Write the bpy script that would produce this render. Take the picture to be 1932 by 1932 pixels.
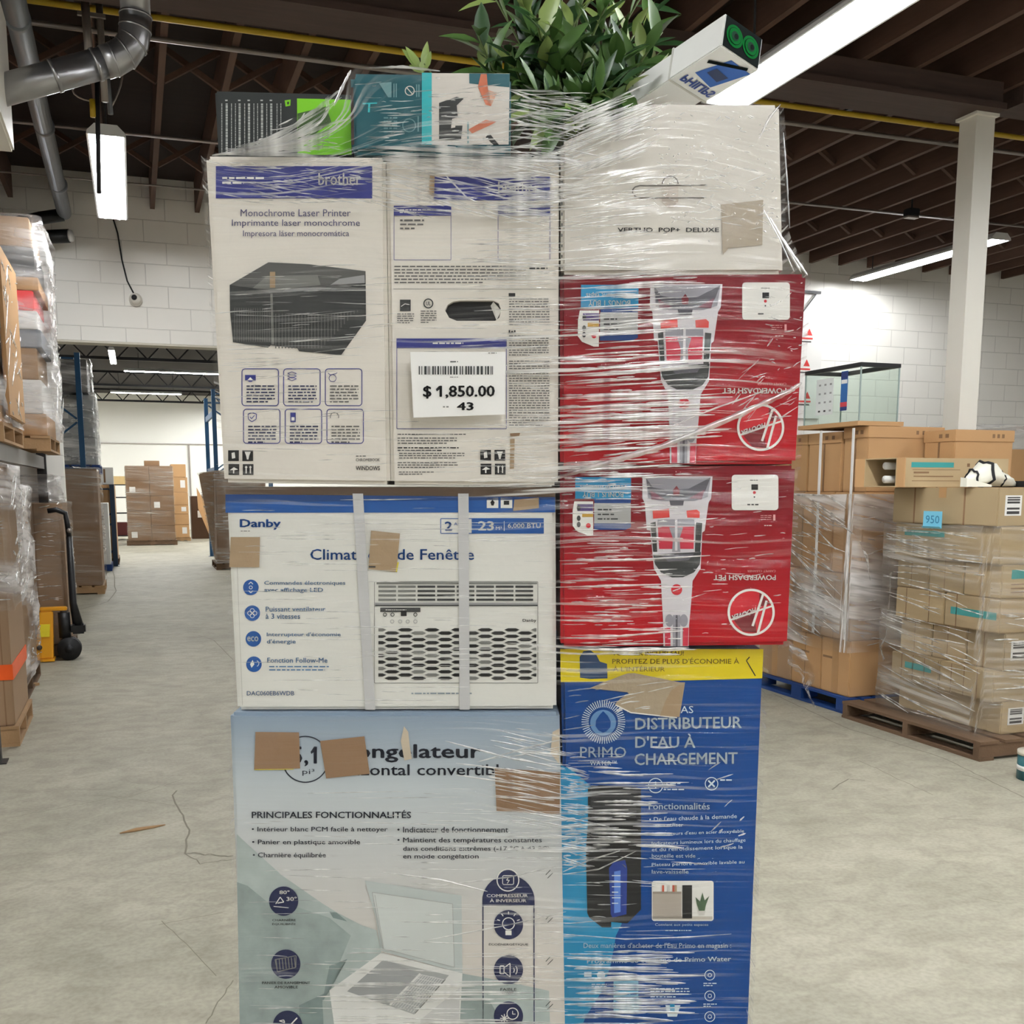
import bpy, bmesh, random
from math import *
from mathutils import Vector, Matrix, noise

for _o in list(bpy.data.objects):
    bpy.data.objects.remove(_o)
S = bpy.context.scene
COL = S.collection
random.seed(11)

# ---------------------------------------------------------------- camera, world, exposure
F, CY, YAW, PITCH, H = 1996.0, 1209.0, 0.34, 0.1439, 1.5     # focal length and principal row in pixels, camera height 1.5 m
cam = bpy.data.cameras.new('camera')
cam.sensor_fit = 'HORIZONTAL'
cam.sensor_width = 36.0
cam.lens = 36.0 * F / 1932.0
cam.shift_y = (CY - 966.0) / 1932.0
cam.clip_start, cam.clip_end = 0.05, 200
camo = bpy.data.objects.new('camera', cam)
COL.objects.link(camo)
camo.location = (0, 0, H)
camo.rotation_euler = (pi / 2 - PITCH, 0, -YAW)
S.camera = camo
W_ = bpy.data.worlds.new('world')
S.world = W_
W_.use_nodes = True
W_.node_tree.nodes['Background'].inputs[0].default_value = (0.6, 0.7, 0.9, 1)
W_.node_tree.nodes['Background'].inputs[1].default_value = 0.03
S.view_settings.view_transform = 'Standard'
S.view_settings.look = 'None'
S.view_settings.gamma = 1
S.view_settings.use_curve_mapping = False
S.view_settings.exposure = 1.65
S.cycles.transparent_max_bounces = 24
S.cycles.max_bounces = 8
S.cycles.sample_clamp_indirect = 4.0
TUBE_POWER = 30.0

# ---------------------------------------------------------------- frames
cY, sY, cP, sP = cos(YAW), sin(YAW), cos(PITCH), sin(PITCH)
def wf(px, py, D):
    """pixel -> (x, z) on the upright plane D metres ahead of the lens, in the frame of the wrapped stack"""
    u = (px - 966.0) / F; v = (py - CY) / F
    t = D / (cP - sP * v)
    return u * t, H - (cP * v + sP) * t
def st2w(x, y, z=0.0):
    return Vector((cY * x + sY * y, -sY * x + cY * y, z))
def ray(px, py):
    u = (px - 966.0) / F; v = (py - CY) / F
    fw = cP - sP * v
    return Vector((cY * u + sY * fw, -sY * u + cY * fw, -(cP * v + sP)))
def aty(px, py, y):
    d = ray(px, py); t = y / d.y
    return Vector((d.x * t, y, H + d.z * t))
def atx(px, py, x):
    d = ray(px, py); t = x / d.x
    return Vector((x, d.y * t, H + d.z * t))
def atz(px, py, z=0.0):
    d = ray(px, py); t = (z - H) / d.z
    return Vector((d.x * t, d.y * t, z))

# ---------------------------------------------------------------- materials
def lin(c):
    out = []
    for v in c:
        v /= 255.0
        out.append(v / 12.92 if v <= 0.04045 else ((v + 0.055) / 1.055) ** 2.4)
    return (*out, 1.0)
MATS = {}
def M(name, rgb=None, rough=0.55, metal=0.0, var=0.10, scale=9.0, bump=0.0, bscale=60.0, spec=0.4, stretch=(1, 1, 1)):
    """painted / paper / wood surface: base colour varied by noise, optional grain bump"""
    if name in MATS: return MATS[name]
    m = bpy.data.materials.new(name); m.use_nodes = True
    nt = m.node_tree; b = nt.nodes['Principled BSDF']
    c = lin(rgb)
    tc = nt.nodes.new('ShaderNodeTexCoord'); mp = nt.nodes.new('ShaderNodeMapping')
    mp.inputs['Scale'].default_value = stretch
    nt.links.new(tc.outputs['Object'], mp.inputs[0])
    n = nt.nodes.new('ShaderNodeTexNoise'); n.inputs['Scale'].default_value = scale; n.inputs['Detail'].default_value = 4
    nt.links.new(mp.outputs[0], n.inputs['Vector'])
    mx = nt.nodes.new('ShaderNodeMix'); mx.data_type = 'RGBA'
    nt.links.new(n.outputs['Fac'], mx.inputs[0])
    mx.inputs[6].default_value = tuple(x * (1 - var) for x in c[:3]) + (1,)
    mx.inputs[7].default_value = tuple(min(1, x * (1 + var)) for x in c[:3]) + (1,)
    nt.links.new(mx.outputs[2], b.inputs['Base Color'])
    b.inputs['Roughness'].default_value = rough
    b.inputs['Metallic'].default_value = metal
    b.inputs['Specular IOR Level'].default_value = spec
    if bump:
        n2 = nt.nodes.new('ShaderNodeTexNoise'); n2.inputs['Scale'].default_value = bscale; n2.inputs['Detail'].default_value = 3
        nt.links.new(mp.outputs[0], n2.inputs['Vector'])
        bp = nt.nodes.new('ShaderNodeBump'); bp.inputs['Strength'].default_value = bump; bp.inputs['Distance'].default_value = 0.01
        nt.links.new(n2.outputs['Fac'], bp.inputs['Height']); nt.links.new(bp.outputs[0], b.inputs['Normal'])
    MATS[name] = m
    return m
def emit(name, rgb, s):
    m = bpy.data.materials.new(name); m.use_nodes = True
    nt = m.node_tree; nt.nodes.clear()
    e = nt.nodes.new('ShaderNodeEmission'); o = nt.nodes.new('ShaderNodeOutputMaterial')
    e.inputs[0].default_value = lin(rgb); e.inputs[1].default_value = s
    nt.links.new(e.outputs[0], o.inputs[0]); MATS[name] = m
    return m
def block_wall(name, rgb):
    m = M(name, rgb, rough=0.7, var=0.05, scale=1.3)
    nt = m.node_tree; b = nt.nodes['Principled BSDF']
    tc = nt.nodes.new('ShaderNodeTexCoord'); sp = nt.nodes.new('ShaderNodeSeparateXYZ'); cb = nt.nodes.new('ShaderNodeCombineXYZ')
    ad = nt.nodes.new('ShaderNodeMath')
    nt.links.new(tc.outputs['Object'], sp.inputs[0]); nt.links.new(sp.outputs[0], ad.inputs[0]); nt.links.new(sp.outputs[1], ad.inputs[1])
    nt.links.new(ad.outputs[0], cb.inputs[0]); nt.links.new(sp.outputs[2], cb.inputs[1])
    br = nt.nodes.new('ShaderNodeTexBrick')
    br.inputs['Scale'].default_value = 1.0; br.inputs['Brick Width'].default_value = 0.4; br.inputs['Row Height'].default_value = 0.2
    br.inputs['Mortar Size'].default_value = 0.005; br.inputs['Mortar Smooth'].default_value = 0.5
    nt.links.new(cb.outputs[0], br.inputs['Vector'])
    old = b.inputs['Base Color'].links[0].from_socket
    mx = nt.nodes.new('ShaderNodeMix'); mx.data_type = 'RGBA'
    ml = nt.nodes.new('ShaderNodeMath'); ml.operation = 'MULTIPLY'; ml.inputs[1].default_value = 0.45
    n3 = nt.nodes.new('ShaderNodeTexNoise'); n3.inputs['Scale'].default_value = 1.7
    nt.links.new(tc.outputs['Object'], n3.inputs['Vector'])
    m3 = nt.nodes.new('ShaderNodeMath'); m3.operation = 'MULTIPLY'
    nt.links.new(br.outputs['Fac'], m3.inputs[0]); nt.links.new(n3.outputs['Fac'], m3.inputs[1])
    nt.links.new(m3.outputs[0], ml.inputs[0]); ml.inputs[1].default_value = 0.55
    nt.links.new(ml.outputs[0], mx.inputs[0]); nt.links.new(old, mx.inputs[6]); mx.inputs[7].default_value = lin((120, 116, 110))
    nt.links.new(mx.outputs[2], b.inputs['Base Color'])
    bp = nt.nodes.new('ShaderNodeBump'); bp.invert = True; bp.inputs['Strength'].default_value = 0.5; bp.inputs['Distance'].default_value = 0.01
    nt.links.new(br.outputs['Fac'], bp.inputs['Height']); nt.links.new(bp.outputs[0], b.inputs['Normal'])
    return m
def concrete(name):
    m = bpy.data.materials.new(name); m.use_nodes = True
    nt = m.node_tree; b = nt.nodes['Principled BSDF']
    tc = nt.nodes.new('ShaderNodeTexCoord')
    def nz(scale, st=(1, 1, 1), det=5, dist=0.0):
        mp = nt.nodes.new('ShaderNodeMapping'); mp.inputs['Scale'].default_value = st
        nt.links.new(tc.outputs['Object'], mp.inputs[0])
        n = nt.nodes.new('ShaderNodeTexNoise'); n.inputs['Scale'].default_value = scale; n.inputs['Detail'].default_value = det
        n.inputs['Distortion'].default_value = dist
        nt.links.new(mp.outputs[0], n.inputs['Vector']); return n
    def ramp(n, a, bb, ca, cb):
        r = nt.nodes.new('ShaderNodeValToRGB')
        r.color_ramp.elements[0].position = a; r.color_ramp.elements[1].position = bb
        r.color_ramp.elements[0].color = ca; r.color_ramp.elements[1].color = cb
        nt.links.new(n.outputs['Fac'], r.inputs[0]); return r
    r1 = ramp(nz(1.6, det=8), 0.3, 0.7, lin((152, 148, 134)), lin((172, 167, 152)))
    r2 = ramp(nz(9, st=(0.75, 1.0, 1), det=10, dist=0.8), 0.34, 0.62, (0.83, 0.82, 0.79, 1), (1.03, 1.03, 1.01, 1))
    r3 = ramp(nz(55, det=6), 0.35, 0.6, (0.88, 0.88, 0.87, 1), (1.03, 1.03, 1.03, 1))
    def mul(a, bsock):
        x = nt.nodes.new('ShaderNodeMix'); x.data_type = 'RGBA'; x.blend_type = 'MULTIPLY'; x.inputs[0].default_value = 1
        nt.links.new(a, x.inputs[6]); nt.links.new(bsock, x.inputs[7]); return x.outputs[2]
    c = mul(mul(r1.outputs[0], r2.outputs[0]), r3.outputs[0])
    nt.links.new(c, b.inputs['Base Color'])
    b.inputs['Roughness'].default_value = 0.6; b.inputs['Specular IOR Level'].default_value = 0.35
    bp = nt.nodes.new('ShaderNodeBump'); bp.inputs['Strength'].default_value = 0.25; bp.inputs['Distance'].default_value = 0.004
    nt.links.new(r2.outputs[0], bp.inputs['Height']); nt.links.new(bp.outputs[0], b.inputs['Normal'])
    MATS[name] = m
    return m
def film(name, sx, sz, cover, gloss, attr=False, lo=0.52, hi=0.72, tint=(232, 230, 226), rough=0.16, bd=0.004, fold_gloss=0.12, veil=0.0):
    """clear stretch film; folds turn milky white, which also paints in their gleaming streaks. Folds run along the wrap (UV u), folds vary along v."""
    m = bpy.data.materials.new(name); m.use_nodes = True
    nt = m.node_tree; nt.nodes.clear()
    o = nt.nodes.new('ShaderNodeOutputMaterial')
    uv = nt.nodes.new('ShaderNodeUVMap'); uv.uv_map = 'wrap'
    def nz(a, bb, det, dist=0.0):
        mp = nt.nodes.new('ShaderNodeMapping'); mp.inputs['Scale'].default_value = (a, bb, 1)
        nt.links.new(uv.outputs[0], mp.inputs[0])
        n = nt.nodes.new('ShaderNodeTexNoise'); n.inputs['Scale'].default_value = 1.0; n.inputs['Detail'].default_value = det
        n.inputs['Distortion'].default_value = dist
        nt.links.new(mp.outputs[0], n.inputs['Vector']); return n.outputs['Fac']
    def mr(s, a, bb):
        r = nt.nodes.new('ShaderNodeMapRange'); r.inputs[1].default_value = a; r.inputs[2].default_value = bb
        nt.links.new(s, r.inputs[0]); return r.outputs[0]
    def mth(op, a, bb):
        x = nt.nodes.new('ShaderNodeMath'); x.operation = op; x.use_clamp = True
        for i, s in enumerate((a, bb)):
            if isinstance(s, float): x.inputs[i].default_value = s
            else: nt.links.new(s, x.inputs[i])
        return x.outputs[0]
    n1 = nz(sx, sz, 3, 0.25)
    s1 = mr(n1, lo, hi)
    s2 = mr(nz(sx * 0.45, sz * 0.11, 3, 0.3), 0.40, 0.66)
    s3 = mr(nz(sx * 5.0, sz * 0.8, 2), 0.60, 0.74)
    f = mth('MULTIPLY', s1, s2)
    if attr:
        at = nt.nodes.new('ShaderNodeAttribute'); at.attribute_name = 'streaks'
        f = mth('MULTIPLY', f, at.outputs['Fac'])
        at2 = nt.nodes.new('ShaderNodeAttribute'); at2.attribute_name = 'glint_spots'
        f = mth('ADD', f, mth('MULTIPLY', s3, at2.outputs['Fac']))
        base = mth('MULTIPLY', at.outputs['Fac'], 0.012)
        f = mth('ADD', f, base)
    if veil: f = mth('ADD', f, mth('MULTIPLY', s2, veil))
    f = mth('MULTIPLY', f, cover)
    tr = nt.nodes.new('ShaderNodeBsdfTransparent'); tr.inputs[0].default_value = (0.985, 0.985, 0.985, 1)
    gl = nt.nodes.new('ShaderNodeBsdfGlossy'); gl.inputs['Roughness'].default_value = rough
    df = nt.nodes.new('ShaderNodeBsdfDiffuse'); df.inputs[0].default_value = lin(tint)
    tl = nt.nodes.new('ShaderNodeBsdfTranslucent'); tl.inputs[0].default_value = lin(tint)
    bp = nt.nodes.new('ShaderNodeBump'); bp.inputs['Strength'].default_value = 1.0; bp.inputs['Distance'].default_value = bd
    nt.links.new(n1, bp.inputs['Height']); nt.links.new(bp.outputs[0], gl.inputs['Normal'])
    md = nt.nodes.new('ShaderNodeMixShader'); md.inputs[0].default_value = 0.15
    dg = nt.nodes.new('ShaderNodeMixShader'); dg.inputs[0].default_value = fold_gloss
    nt.links.new(df.outputs[0], dg.inputs[1]); nt.links.new(gl.outputs[0], dg.inputs[2])
    nt.links.new(dg.outputs[0], md.inputs[1]); nt.links.new(tl.outputs[0], md.inputs[2])
    mg = nt.nodes.new('ShaderNodeMixShader'); mg.inputs[0].default_value = gloss
    nt.links.new(tr.outputs[0], mg.inputs[1]); nt.links.new(gl.outputs[0], mg.inputs[2])
    mm = nt.nodes.new('ShaderNodeMixShader'); nt.links.new(f, mm.inputs[0])
    nt.links.new(mg.outputs[0], mm.inputs[1]); nt.links.new(md.outputs[0], mm.inputs[2])
    nt.links.new(mm.outputs[0], o.inputs[0]); MATS[name] = m
    return m
def clear_mat(name, tint, gloss):
    m = bpy.data.materials.new(name); m.use_nodes = True
    nt = m.node_tree; nt.nodes.clear()
    o = nt.nodes.new('ShaderNodeOutputMaterial'); tr = nt.nodes.new('ShaderNodeBsdfTransparent'); tr.inputs[0].default_value = lin(tint)
    gl = nt.nodes.new('ShaderNodeBsdfGlossy'); gl.inputs['Roughness'].default_value = 0.03
    mx = nt.nodes.new('ShaderNodeMixShader'); mx.inputs[0].default_value = gloss
    nt.links.new(tr.outputs[0], mx.inputs[1]); nt.links.new(gl.outputs[0], mx.inputs[2]); nt.links.new(mx.outputs[0], o.inputs[0])
    MATS[name] = m
    return m

# ---------------------------------------------------------------- mesh helpers
class MB:
    def __init__(s): s.v = []; s.f = []; s.m = []; s.mats = []; s.sm = []
    def mi(s, mat):
        if mat not in s.mats: s.mats.append(mat)
        return s.mats.index(mat)
    def add(s, vs, fs, mat, smooth=False):
        k = len(s.v); i = s.mi(mat); s.v += [tuple(p) for p in vs]
        for f in fs: s.f.append([a + k for a in f]); s.m.append(i); s.sm.append(smooth)
        return s
    def box(s, x0, x1, y0, y1, z0, z1, mat):
        vs = [(x, y, z) for z in (z0, z1) for y in (y0, y1) for x in (x0, x1)]
        return s.add(vs, [(0, 2, 3, 1), (4, 5, 7, 6), (0, 1, 5, 4), (2, 6, 7, 3), (0, 4, 6, 2), (1, 3, 7, 5)], mat)
    def hexa(s, bottom, top, mat):
        """bottom / top: four corners each, counter-clockwise seen from above"""
        return s.add(list(bottom) + list(top), [(3, 2, 1, 0), (4, 5, 6, 7), (0, 1, 5, 4), (1, 2, 6, 5), (2, 3, 7, 6), (3, 0, 4, 7)], mat)
    def beam(s, a, b, w, h, mat, up=(0, 0, 1)):
        a, b = Vector(a), Vector(b); d = (b - a).normalized(); u = Vector(up)
        if abs(d.dot(u)) > 0.98: u = Vector((1, 0, 0))
        r = d.cross(u).normalized() * w / 2; q = r.cross(d).normalized() * h / 2
        vs = [a - r - q, a + r - q, a + r + q, a - r + q, b - r - q, b + r - q, b + r + q, b - r + q]
        return s.add(vs, [(0, 3, 2, 1), (4, 5, 6, 7), (0, 1, 5, 4), (1, 2, 6, 5), (2, 3, 7, 6), (3, 0, 4, 7)], mat)
    def tube(s, pts, r, mat, seg=12, flat=1.0, cap=True):
        pts = [Vector(p) for p in pts]; n = len(pts); rs = r if isinstance(r, (list, tuple)) else [r] * n
        vs = []; prev = None
        for i, p in enumerate(pts):
            d = (pts[min(i + 1, n - 1)] - pts[max(i - 1, 0)]).normalized()
            u = prev if prev is not None else (Vector((0, 0, 1)) if abs(d.z) < 0.9 else Vector((1, 0, 0)))
            a = (u - d * u.dot(d)).normalized(); prev = a; b = d.cross(a)
            for k in range(seg):
                t = 2 * pi * k / seg
                vs.append(p + a * cos(t) * rs[i] + b * sin(t) * rs[i] * flat)
        fs = []
        for i in range(n - 1):
            for k in range(seg):
                k2 = (k + 1) % seg
                fs.append((i * seg + k, i * seg + k2, (i + 1) * seg + k2, (i + 1) * seg + k))
        if cap: fs += [tuple(range(seg - 1, -1, -1)), tuple((n - 1) * seg + k for k in range(seg))]
        return s.add(vs, fs, mat, True)
    def cyl(s, a, b, r, mat, seg=16, r2=None): return s.tube([a, b], [r, r if r2 is None else r2], mat, seg)
    def ball(s, c, r, mat, seg=12):
        c = Vector(c); vs = []; fs = []; n = seg // 2
        for i in range(n + 1):
            for k in range(seg):
                t = pi * i / n; p = 2 * pi * k / seg
                vs.append(c + Vector((sin(t) * cos(p), sin(t) * sin(p), cos(t))) * r)
        for i in range(n):
            for k in range(seg): fs.append((i * seg + k, (i + 1) * seg + k, (i + 1) * seg + (k + 1) % seg, i * seg + (k + 1) % seg))
        return s.add(vs, fs, mat, True)
    def build(s, name, parent=None, origin=(0, 0, 0), bevel=0.0, rotz=0.0):
        o = Vector(origin)
        me = bpy.data.meshes.new(name)
        me.from_pydata([tuple(Vector(p) - o) for p in s.v], [], s.f)
        for mt in s.mats: me.materials.append(mt)
        for p, i, sm in zip(me.polygons, s.m, s.sm): p.material_index = i; p.use_smooth = sm
        me.update()
        if bevel:
            bm = bmesh.new(); bm.from_mesh(me)
            bmesh.ops.bevel(bm, geom=list(bm.edges), offset=bevel, segments=2, affect='EDGES', clamp_overlap=True)
            bm.to_mesh(me); bm.free()
        ob = bpy.data.objects.new(name, me); COL.objects.link(ob)
        if parent: ob.parent = parent
        ob.location = o; ob.rotation_euler = (0, 0, rotz)
        return ob
def tag(o, label=None, cat=None, group=None, kind=None):
    if label: o['label'] = label
    if cat: o['category'] = cat
    if group: o['group'] = group
    if kind: o['kind'] = kind
    return o
def empty(name, loc, label, cat, group=None, rotz=0.0):
    o = bpy.data.objects.new(name, None); COL.objects.link(o)
    o.location = loc; o.rotation_euler = (0, 0, rotz); o.empty_display_size = 0.1
    return tag(o, label, cat, group)
def copy_tree(o, parent=None):
    c = o.copy(); COL.objects.link(c); c.parent = parent
    for ch in list(o.children): copy_tree(ch, c)
    return c

# text as flat glyph meshes
_glyph = {}
def glyphs(s, bold=0.0):
    k = (s, bold)
    if k in _glyph: return _glyph[k]
    cu = bpy.data.curves.new('t', 'FONT'); cu.body = s; cu.resolution_u = 2; cu.offset = bold; cu.fill_mode = 'FRONT'
    ob = bpy.data.objects.new('t', cu); COL.objects.link(ob)
    bpy.context.view_layer.update()
    dg = bpy.context.evaluated_depsgraph_get()
    me = bpy.data.meshes.new_from_object(ob.evaluated_get(dg))
    vs = [(v.co.x, v.co.y) for v in me.vertices]; fs = [tuple(p.vertices) for p in me.polygons]
    bpy.data.objects.remove(ob); bpy.data.curves.remove(cu); bpy.data.meshes.remove(me)
    _glyph[k] = (vs, fs)
    return _glyph[k]

class Print:
    """flat printing on an upright face: everything is given in the photograph's pixels and laid on the plane D ahead;
    to_local turns (x, y, z) of the stack frame into the thing's own frame"""
    def __init__(s, D, origin): s.D = D; s.o = Vector(origin); s.parts = {}
    def pt(s, px, py, layer):
        x, z = wf(px, py, s.D)
        return Vector((x, s.D - 0.0006 - 0.0004 * layer, z)) - s.o
    def mb(s, part): return s.parts.setdefault(part, MB())
    def poly(s, part, mat, pts, layer=1):
        vs = [s.pt(x, y, layer) for x, y in pts]
        # make it face the lens (-y)
        a = sum(pts[i][0] * pts[(i + 1) % len(pts)][1] - pts[(i + 1) % len(pts)][0] * pts[i][1] for i in range(len(pts)))
        idx = list(range(len(pts)))
        if a > 0: idx.reverse()
        s.mb(part).add(vs, [idx], mat)
    def rect(s, part, mat, x0, y0, x1, y1, layer=1, rise=0.0):
        s.poly(part, mat, [(x0, y0), (x1, y0 - rise), (x1, y1 - rise), (x0, y1)], layer)
    def ngon(s, part, mat, cx, cy, rx, ry=None, layer=1, n=28, a0=0.0):
        ry = ry or rx
        s.poly(part, mat, [(cx + rx * cos(a0 + 2 * pi * i / n), cy + ry * sin(a0 + 2 * pi * i / n)) for i in range(n)], layer)
    def ring(s, part, mat, cx, cy, r, w, layer=1, n=40, a0=0.0, a1=2 * pi):
        for i in range(n):
            t, u = a0 + (a1 - a0) * i / n, a0 + (a1 - a0) * (i + 1) / n
            s.poly(part, mat, [(cx + r * cos(t), cy + r * sin(t)), (cx + r * cos(u), cy + r * sin(u)),
                               (cx + (r - w) * cos(u), cy + (r - w) * sin(u)), (cx + (r - w) * cos(t), cy + (r - w) * sin(t))], layer)
    def line(s, part, mat, pts, w, layer=1):
        for (x0, y0), (x1, y1) in zip(pts, pts[1:]):
            d = hypot(x1 - x0, y1 - y0) or 1; nx, ny = -(y1 - y0) / d * w / 2, (x1 - x0) / d * w / 2
            s.poly(part, mat, [(x0 + nx, y0 + ny), (x1 + nx, y1 + ny), (x1 - nx, y1 - ny), (x0 - nx, y0 - ny)], layer)
    def rpts(s, x0, y0, x1, y1, r):
        out = []
        for cx, cy, a in ((x1 - r, y0 + r, -90), (x1 - r, y1 - r, 0), (x0 + r, y1 - r, 90), (x0 + r, y0 + r, 180)):
            for k in range(5): t = radians(a + k * 22.5); out.append((cx + r * cos(t), cy + r * sin(t)))
        return out
    def rounded(s, part, mat, x0, y0, x1, y1, r, layer=1): s.poly(part, mat, s.rpts(x0, y0, x1, y1, r), layer)
    def frame(s, part, mat, x0, y0, x1, y1, r, w, layer=1):
        p = s.rpts(x0, y0, x1, y1, r); s.line(part, mat, p + [p[0]], w, layer)
    def text(s, part, mat, body, x0, y0, x1, y1, layer=2, bold=0.012, turn=False, rise=0.0, slant=0.0):
        vs, fs = glyphs(body, 0.0)
        if not vs: return
        if bold > 0.004:
            k_, b_ = len(vs), bold * 0.9
            sh = ((-b_, 0), (b_, 0), (0, b_ * 0.7), (0, -b_ * 0.7))
            vs, fs = [(x + dx, y + dy) for dx, dy in sh for x, y in vs], [tuple(i + k_ * j for i in f) for j in range(4) for f in fs]
        ax, bx = min(v[0] for v in vs), max(v[0] for v in vs); ay, by = min(v[1] for v in vs), max(v[1] for v in vs)
        out = []
        for x, y in vs:
            u = (x - ax) / (bx - ax); v = (y - ay) / (by - ay)
            px = x0 + u * (x1 - x0) + slant * (v - 0.5); py = y1 - v * (y1 - y0) - rise * u
            if turn: px, py = x0 + x1 - px, y0 + y1 - py
            out.append(s.pt(px, py, layer))
        s.mb(part).add(out, fs, mat)
    def fine(s, part, mat, x0, y0, x1, y1, rows, layer=2, h=0.5, seed=0, fill=1.0, rise=0.0):
        """body copy too small to read: word-long dashes"""
        R = random.Random(seed + int(x0 * 7 + y0)); p = (y1 - y0) / rows
        for r in range(rows):
            end = x0 + (x1 - x0) * (fill if r < rows - 1 else fill * R.uniform(0.4, 0.95)); x = x0; h = min(h, 0.42)
            while x < end:
                w = R.uniform(0.6, 2.6) * p * 0.8 + 2; xe = min(end, x + w)
                y = y0 + r * p - rise * (x - x0) / max(1, x1 - x0)
                s.rect(part, mat, x, y + p * (1 - h) / 2, xe, y + p * (1 + h) / 2, layer); x = xe + p * 0.35 + 0.6
    def finish(s, parent, labels=None):
        for k, mb in s.parts.items():
            o = mb.build(k, parent)
            if labels and k in labels: o['label'] = labels[k]
# ---------------------------------------------------------------- materials used by the place
wall_m = block_wall('painted_block', (238, 235, 228))
far_wall_m = M('far_wall_paint', (240, 239, 233), 0.7, var=0.03, scale=0.6)
conc = concrete('worn_concrete')
deck_m = M('deck_boards', (46, 33, 28), 0.8, var=0.35, scale=3, stretch=(0.6, 8, 1))
joist_m = M('joist_wood', (92, 68, 56), 0.75, var=0.3, scale=4, stretch=(8, 0.7, 8))
girder_m = M('girder_wood', (72, 56, 50), 0.75, var=0.3, scale=4, stretch=(0.7, 8, 8))
dark_m = M('dark_steel', (34, 34, 37), 0.5, metal=0.3)
far_ceil_m = M('far_deck', (38, 33, 31), 0.8, var=0.2)
white_steel = M('white_steel_paint', (228, 224, 214), 0.45, var=0.05, scale=3)
yellow_pipe = M('yellow_pipe_paint', (196, 164, 44), 0.45)
conduit_m = M('conduit_galvanised', (150, 142, 136), 0.35, metal=0.6)
duct_m = M('duct_galvanised', (170, 170, 172), 0.28, metal=0.9, var=0.15, scale=14, bump=0.06, bscale=20)
pipe_grey = M('pipe_grey', (112, 116, 122), 0.45, metal=0.3)
black_m = M('black_plastic', (22, 22, 24), 0.45)
blue_steel = M('blue_rack_paint', (28, 72, 108), 0.45)
blue_pallet_m = M('blue_pallet_paint', (22, 58, 118), 0.55, var=0.2)
wood_m = M('pallet_wood', (160, 128, 92), 0.75, var=0.25, scale=6, bump=0.2)
wood_dark = M('pallet_wood_dark', (98, 76, 56), 0.8, var=0.3, scale=6, bump=0.2)
kraft = [M('kraft_%d' % i, c, 0.68, var=0.07, scale=5, bump=0.05, bscale=90) for i, c in enumerate(((186, 146, 102), (176, 137, 94), (158, 128, 97), (148, 120, 92)))]
kraft_b = [M('kraft_olive_%d' % i, c, 0.68, var=0.07, scale=5, bump=0.05, bscale=90) for i, c in enumerate(((178, 156, 120), (168, 147, 112), (160, 140, 108), (172, 150, 116)))]
kraft_dark = M('kraft_dark', (128, 98, 70), 0.7)
tape_m = M('brown_packing_tape', (172, 134, 92), 0.28)
label_w = M('label_paper', (226, 224, 220), 0.6, var=0.03)
label_ink = M('label_ink', (60, 58, 58), 0.6)
teal_ink = M('teal_print', (60, 148, 146), 0.55)
bg_film = film('load_film', 2.6, 34.0, 0.62, 0.06, lo=0.42, hi=0.66, tint=(226, 220, 212), veil=0.20)
bg_film_thick = film('load_film_thick', 3.4, 26.0, 0.92, 0.10, lo=0.30, hi=0.56, tint=(238, 235, 233), veil=0.38)
tube_m = emit('tube_glow', (249, 251, 252), TUBE_POWER)
tube_far = emit('tube_glow_far', (250, 251, 248), TUBE_POWER * 2.2)
hood_m = M('fixture_enamel', (222, 222, 220), 0.35, var=0.02)

# ---------------------------------------------------------------- setting
def struct(name, mb, **k):
    o = mb.build(name, **k); o['kind'] = 'structure'; return o
WALL_Y = 11.0
struct('floor', MB().box(-3.2, 12.6, -8.2, 40.2, -0.2, 0.0, conc))
OX0, OX1, OZ = -0.62, 3.4, 2.87
struct('wall_back', MB().box(-3.2, OX0, WALL_Y, WALL_Y + 0.2, 0, 4.4, wall_m).box(OX1, 12.6, WALL_Y, WALL_Y + 0.2, 0, 4.4, wall_m)
       .box(OX0, OX1, WALL_Y, WALL_Y + 0.2, OZ, 4.4, wall_m))
struct('wall_left', MB().box(-3.4, -3.2, -8.2, 40.2, 0, 5.0, wall_m))
struct('wall_right', MB().box(12.6, 12.8, -8.2, 40.2, 0, 5.0, wall_m))
struct('wall_front', MB().box(-3.4, 12.8, -8.4, -8.2, 0, 5.0, wall_m))
struct('wall_far', MB().box(-3.4, 12.8, 40.2, 40.4, 0, 5.0, far_wall_m))
struct('ceiling', MB().box(-3.4, 12.8, -8.4, WALL_Y + 0.2, 4.38, 4.46, deck_m))
struct('ceiling_far', MB().box(-3.4, 12.8, WALL_Y + 0.2, 40.4, 4.75, 4.83, far_ceil_m))
struct('trim_1', MB().box(OX0, OX1, WALL_Y + 0.002, WALL_Y + 0.198, OZ - 0.02, OZ - 0.001, M('lintel_paint', (206, 200, 186), 0.6)))
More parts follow.
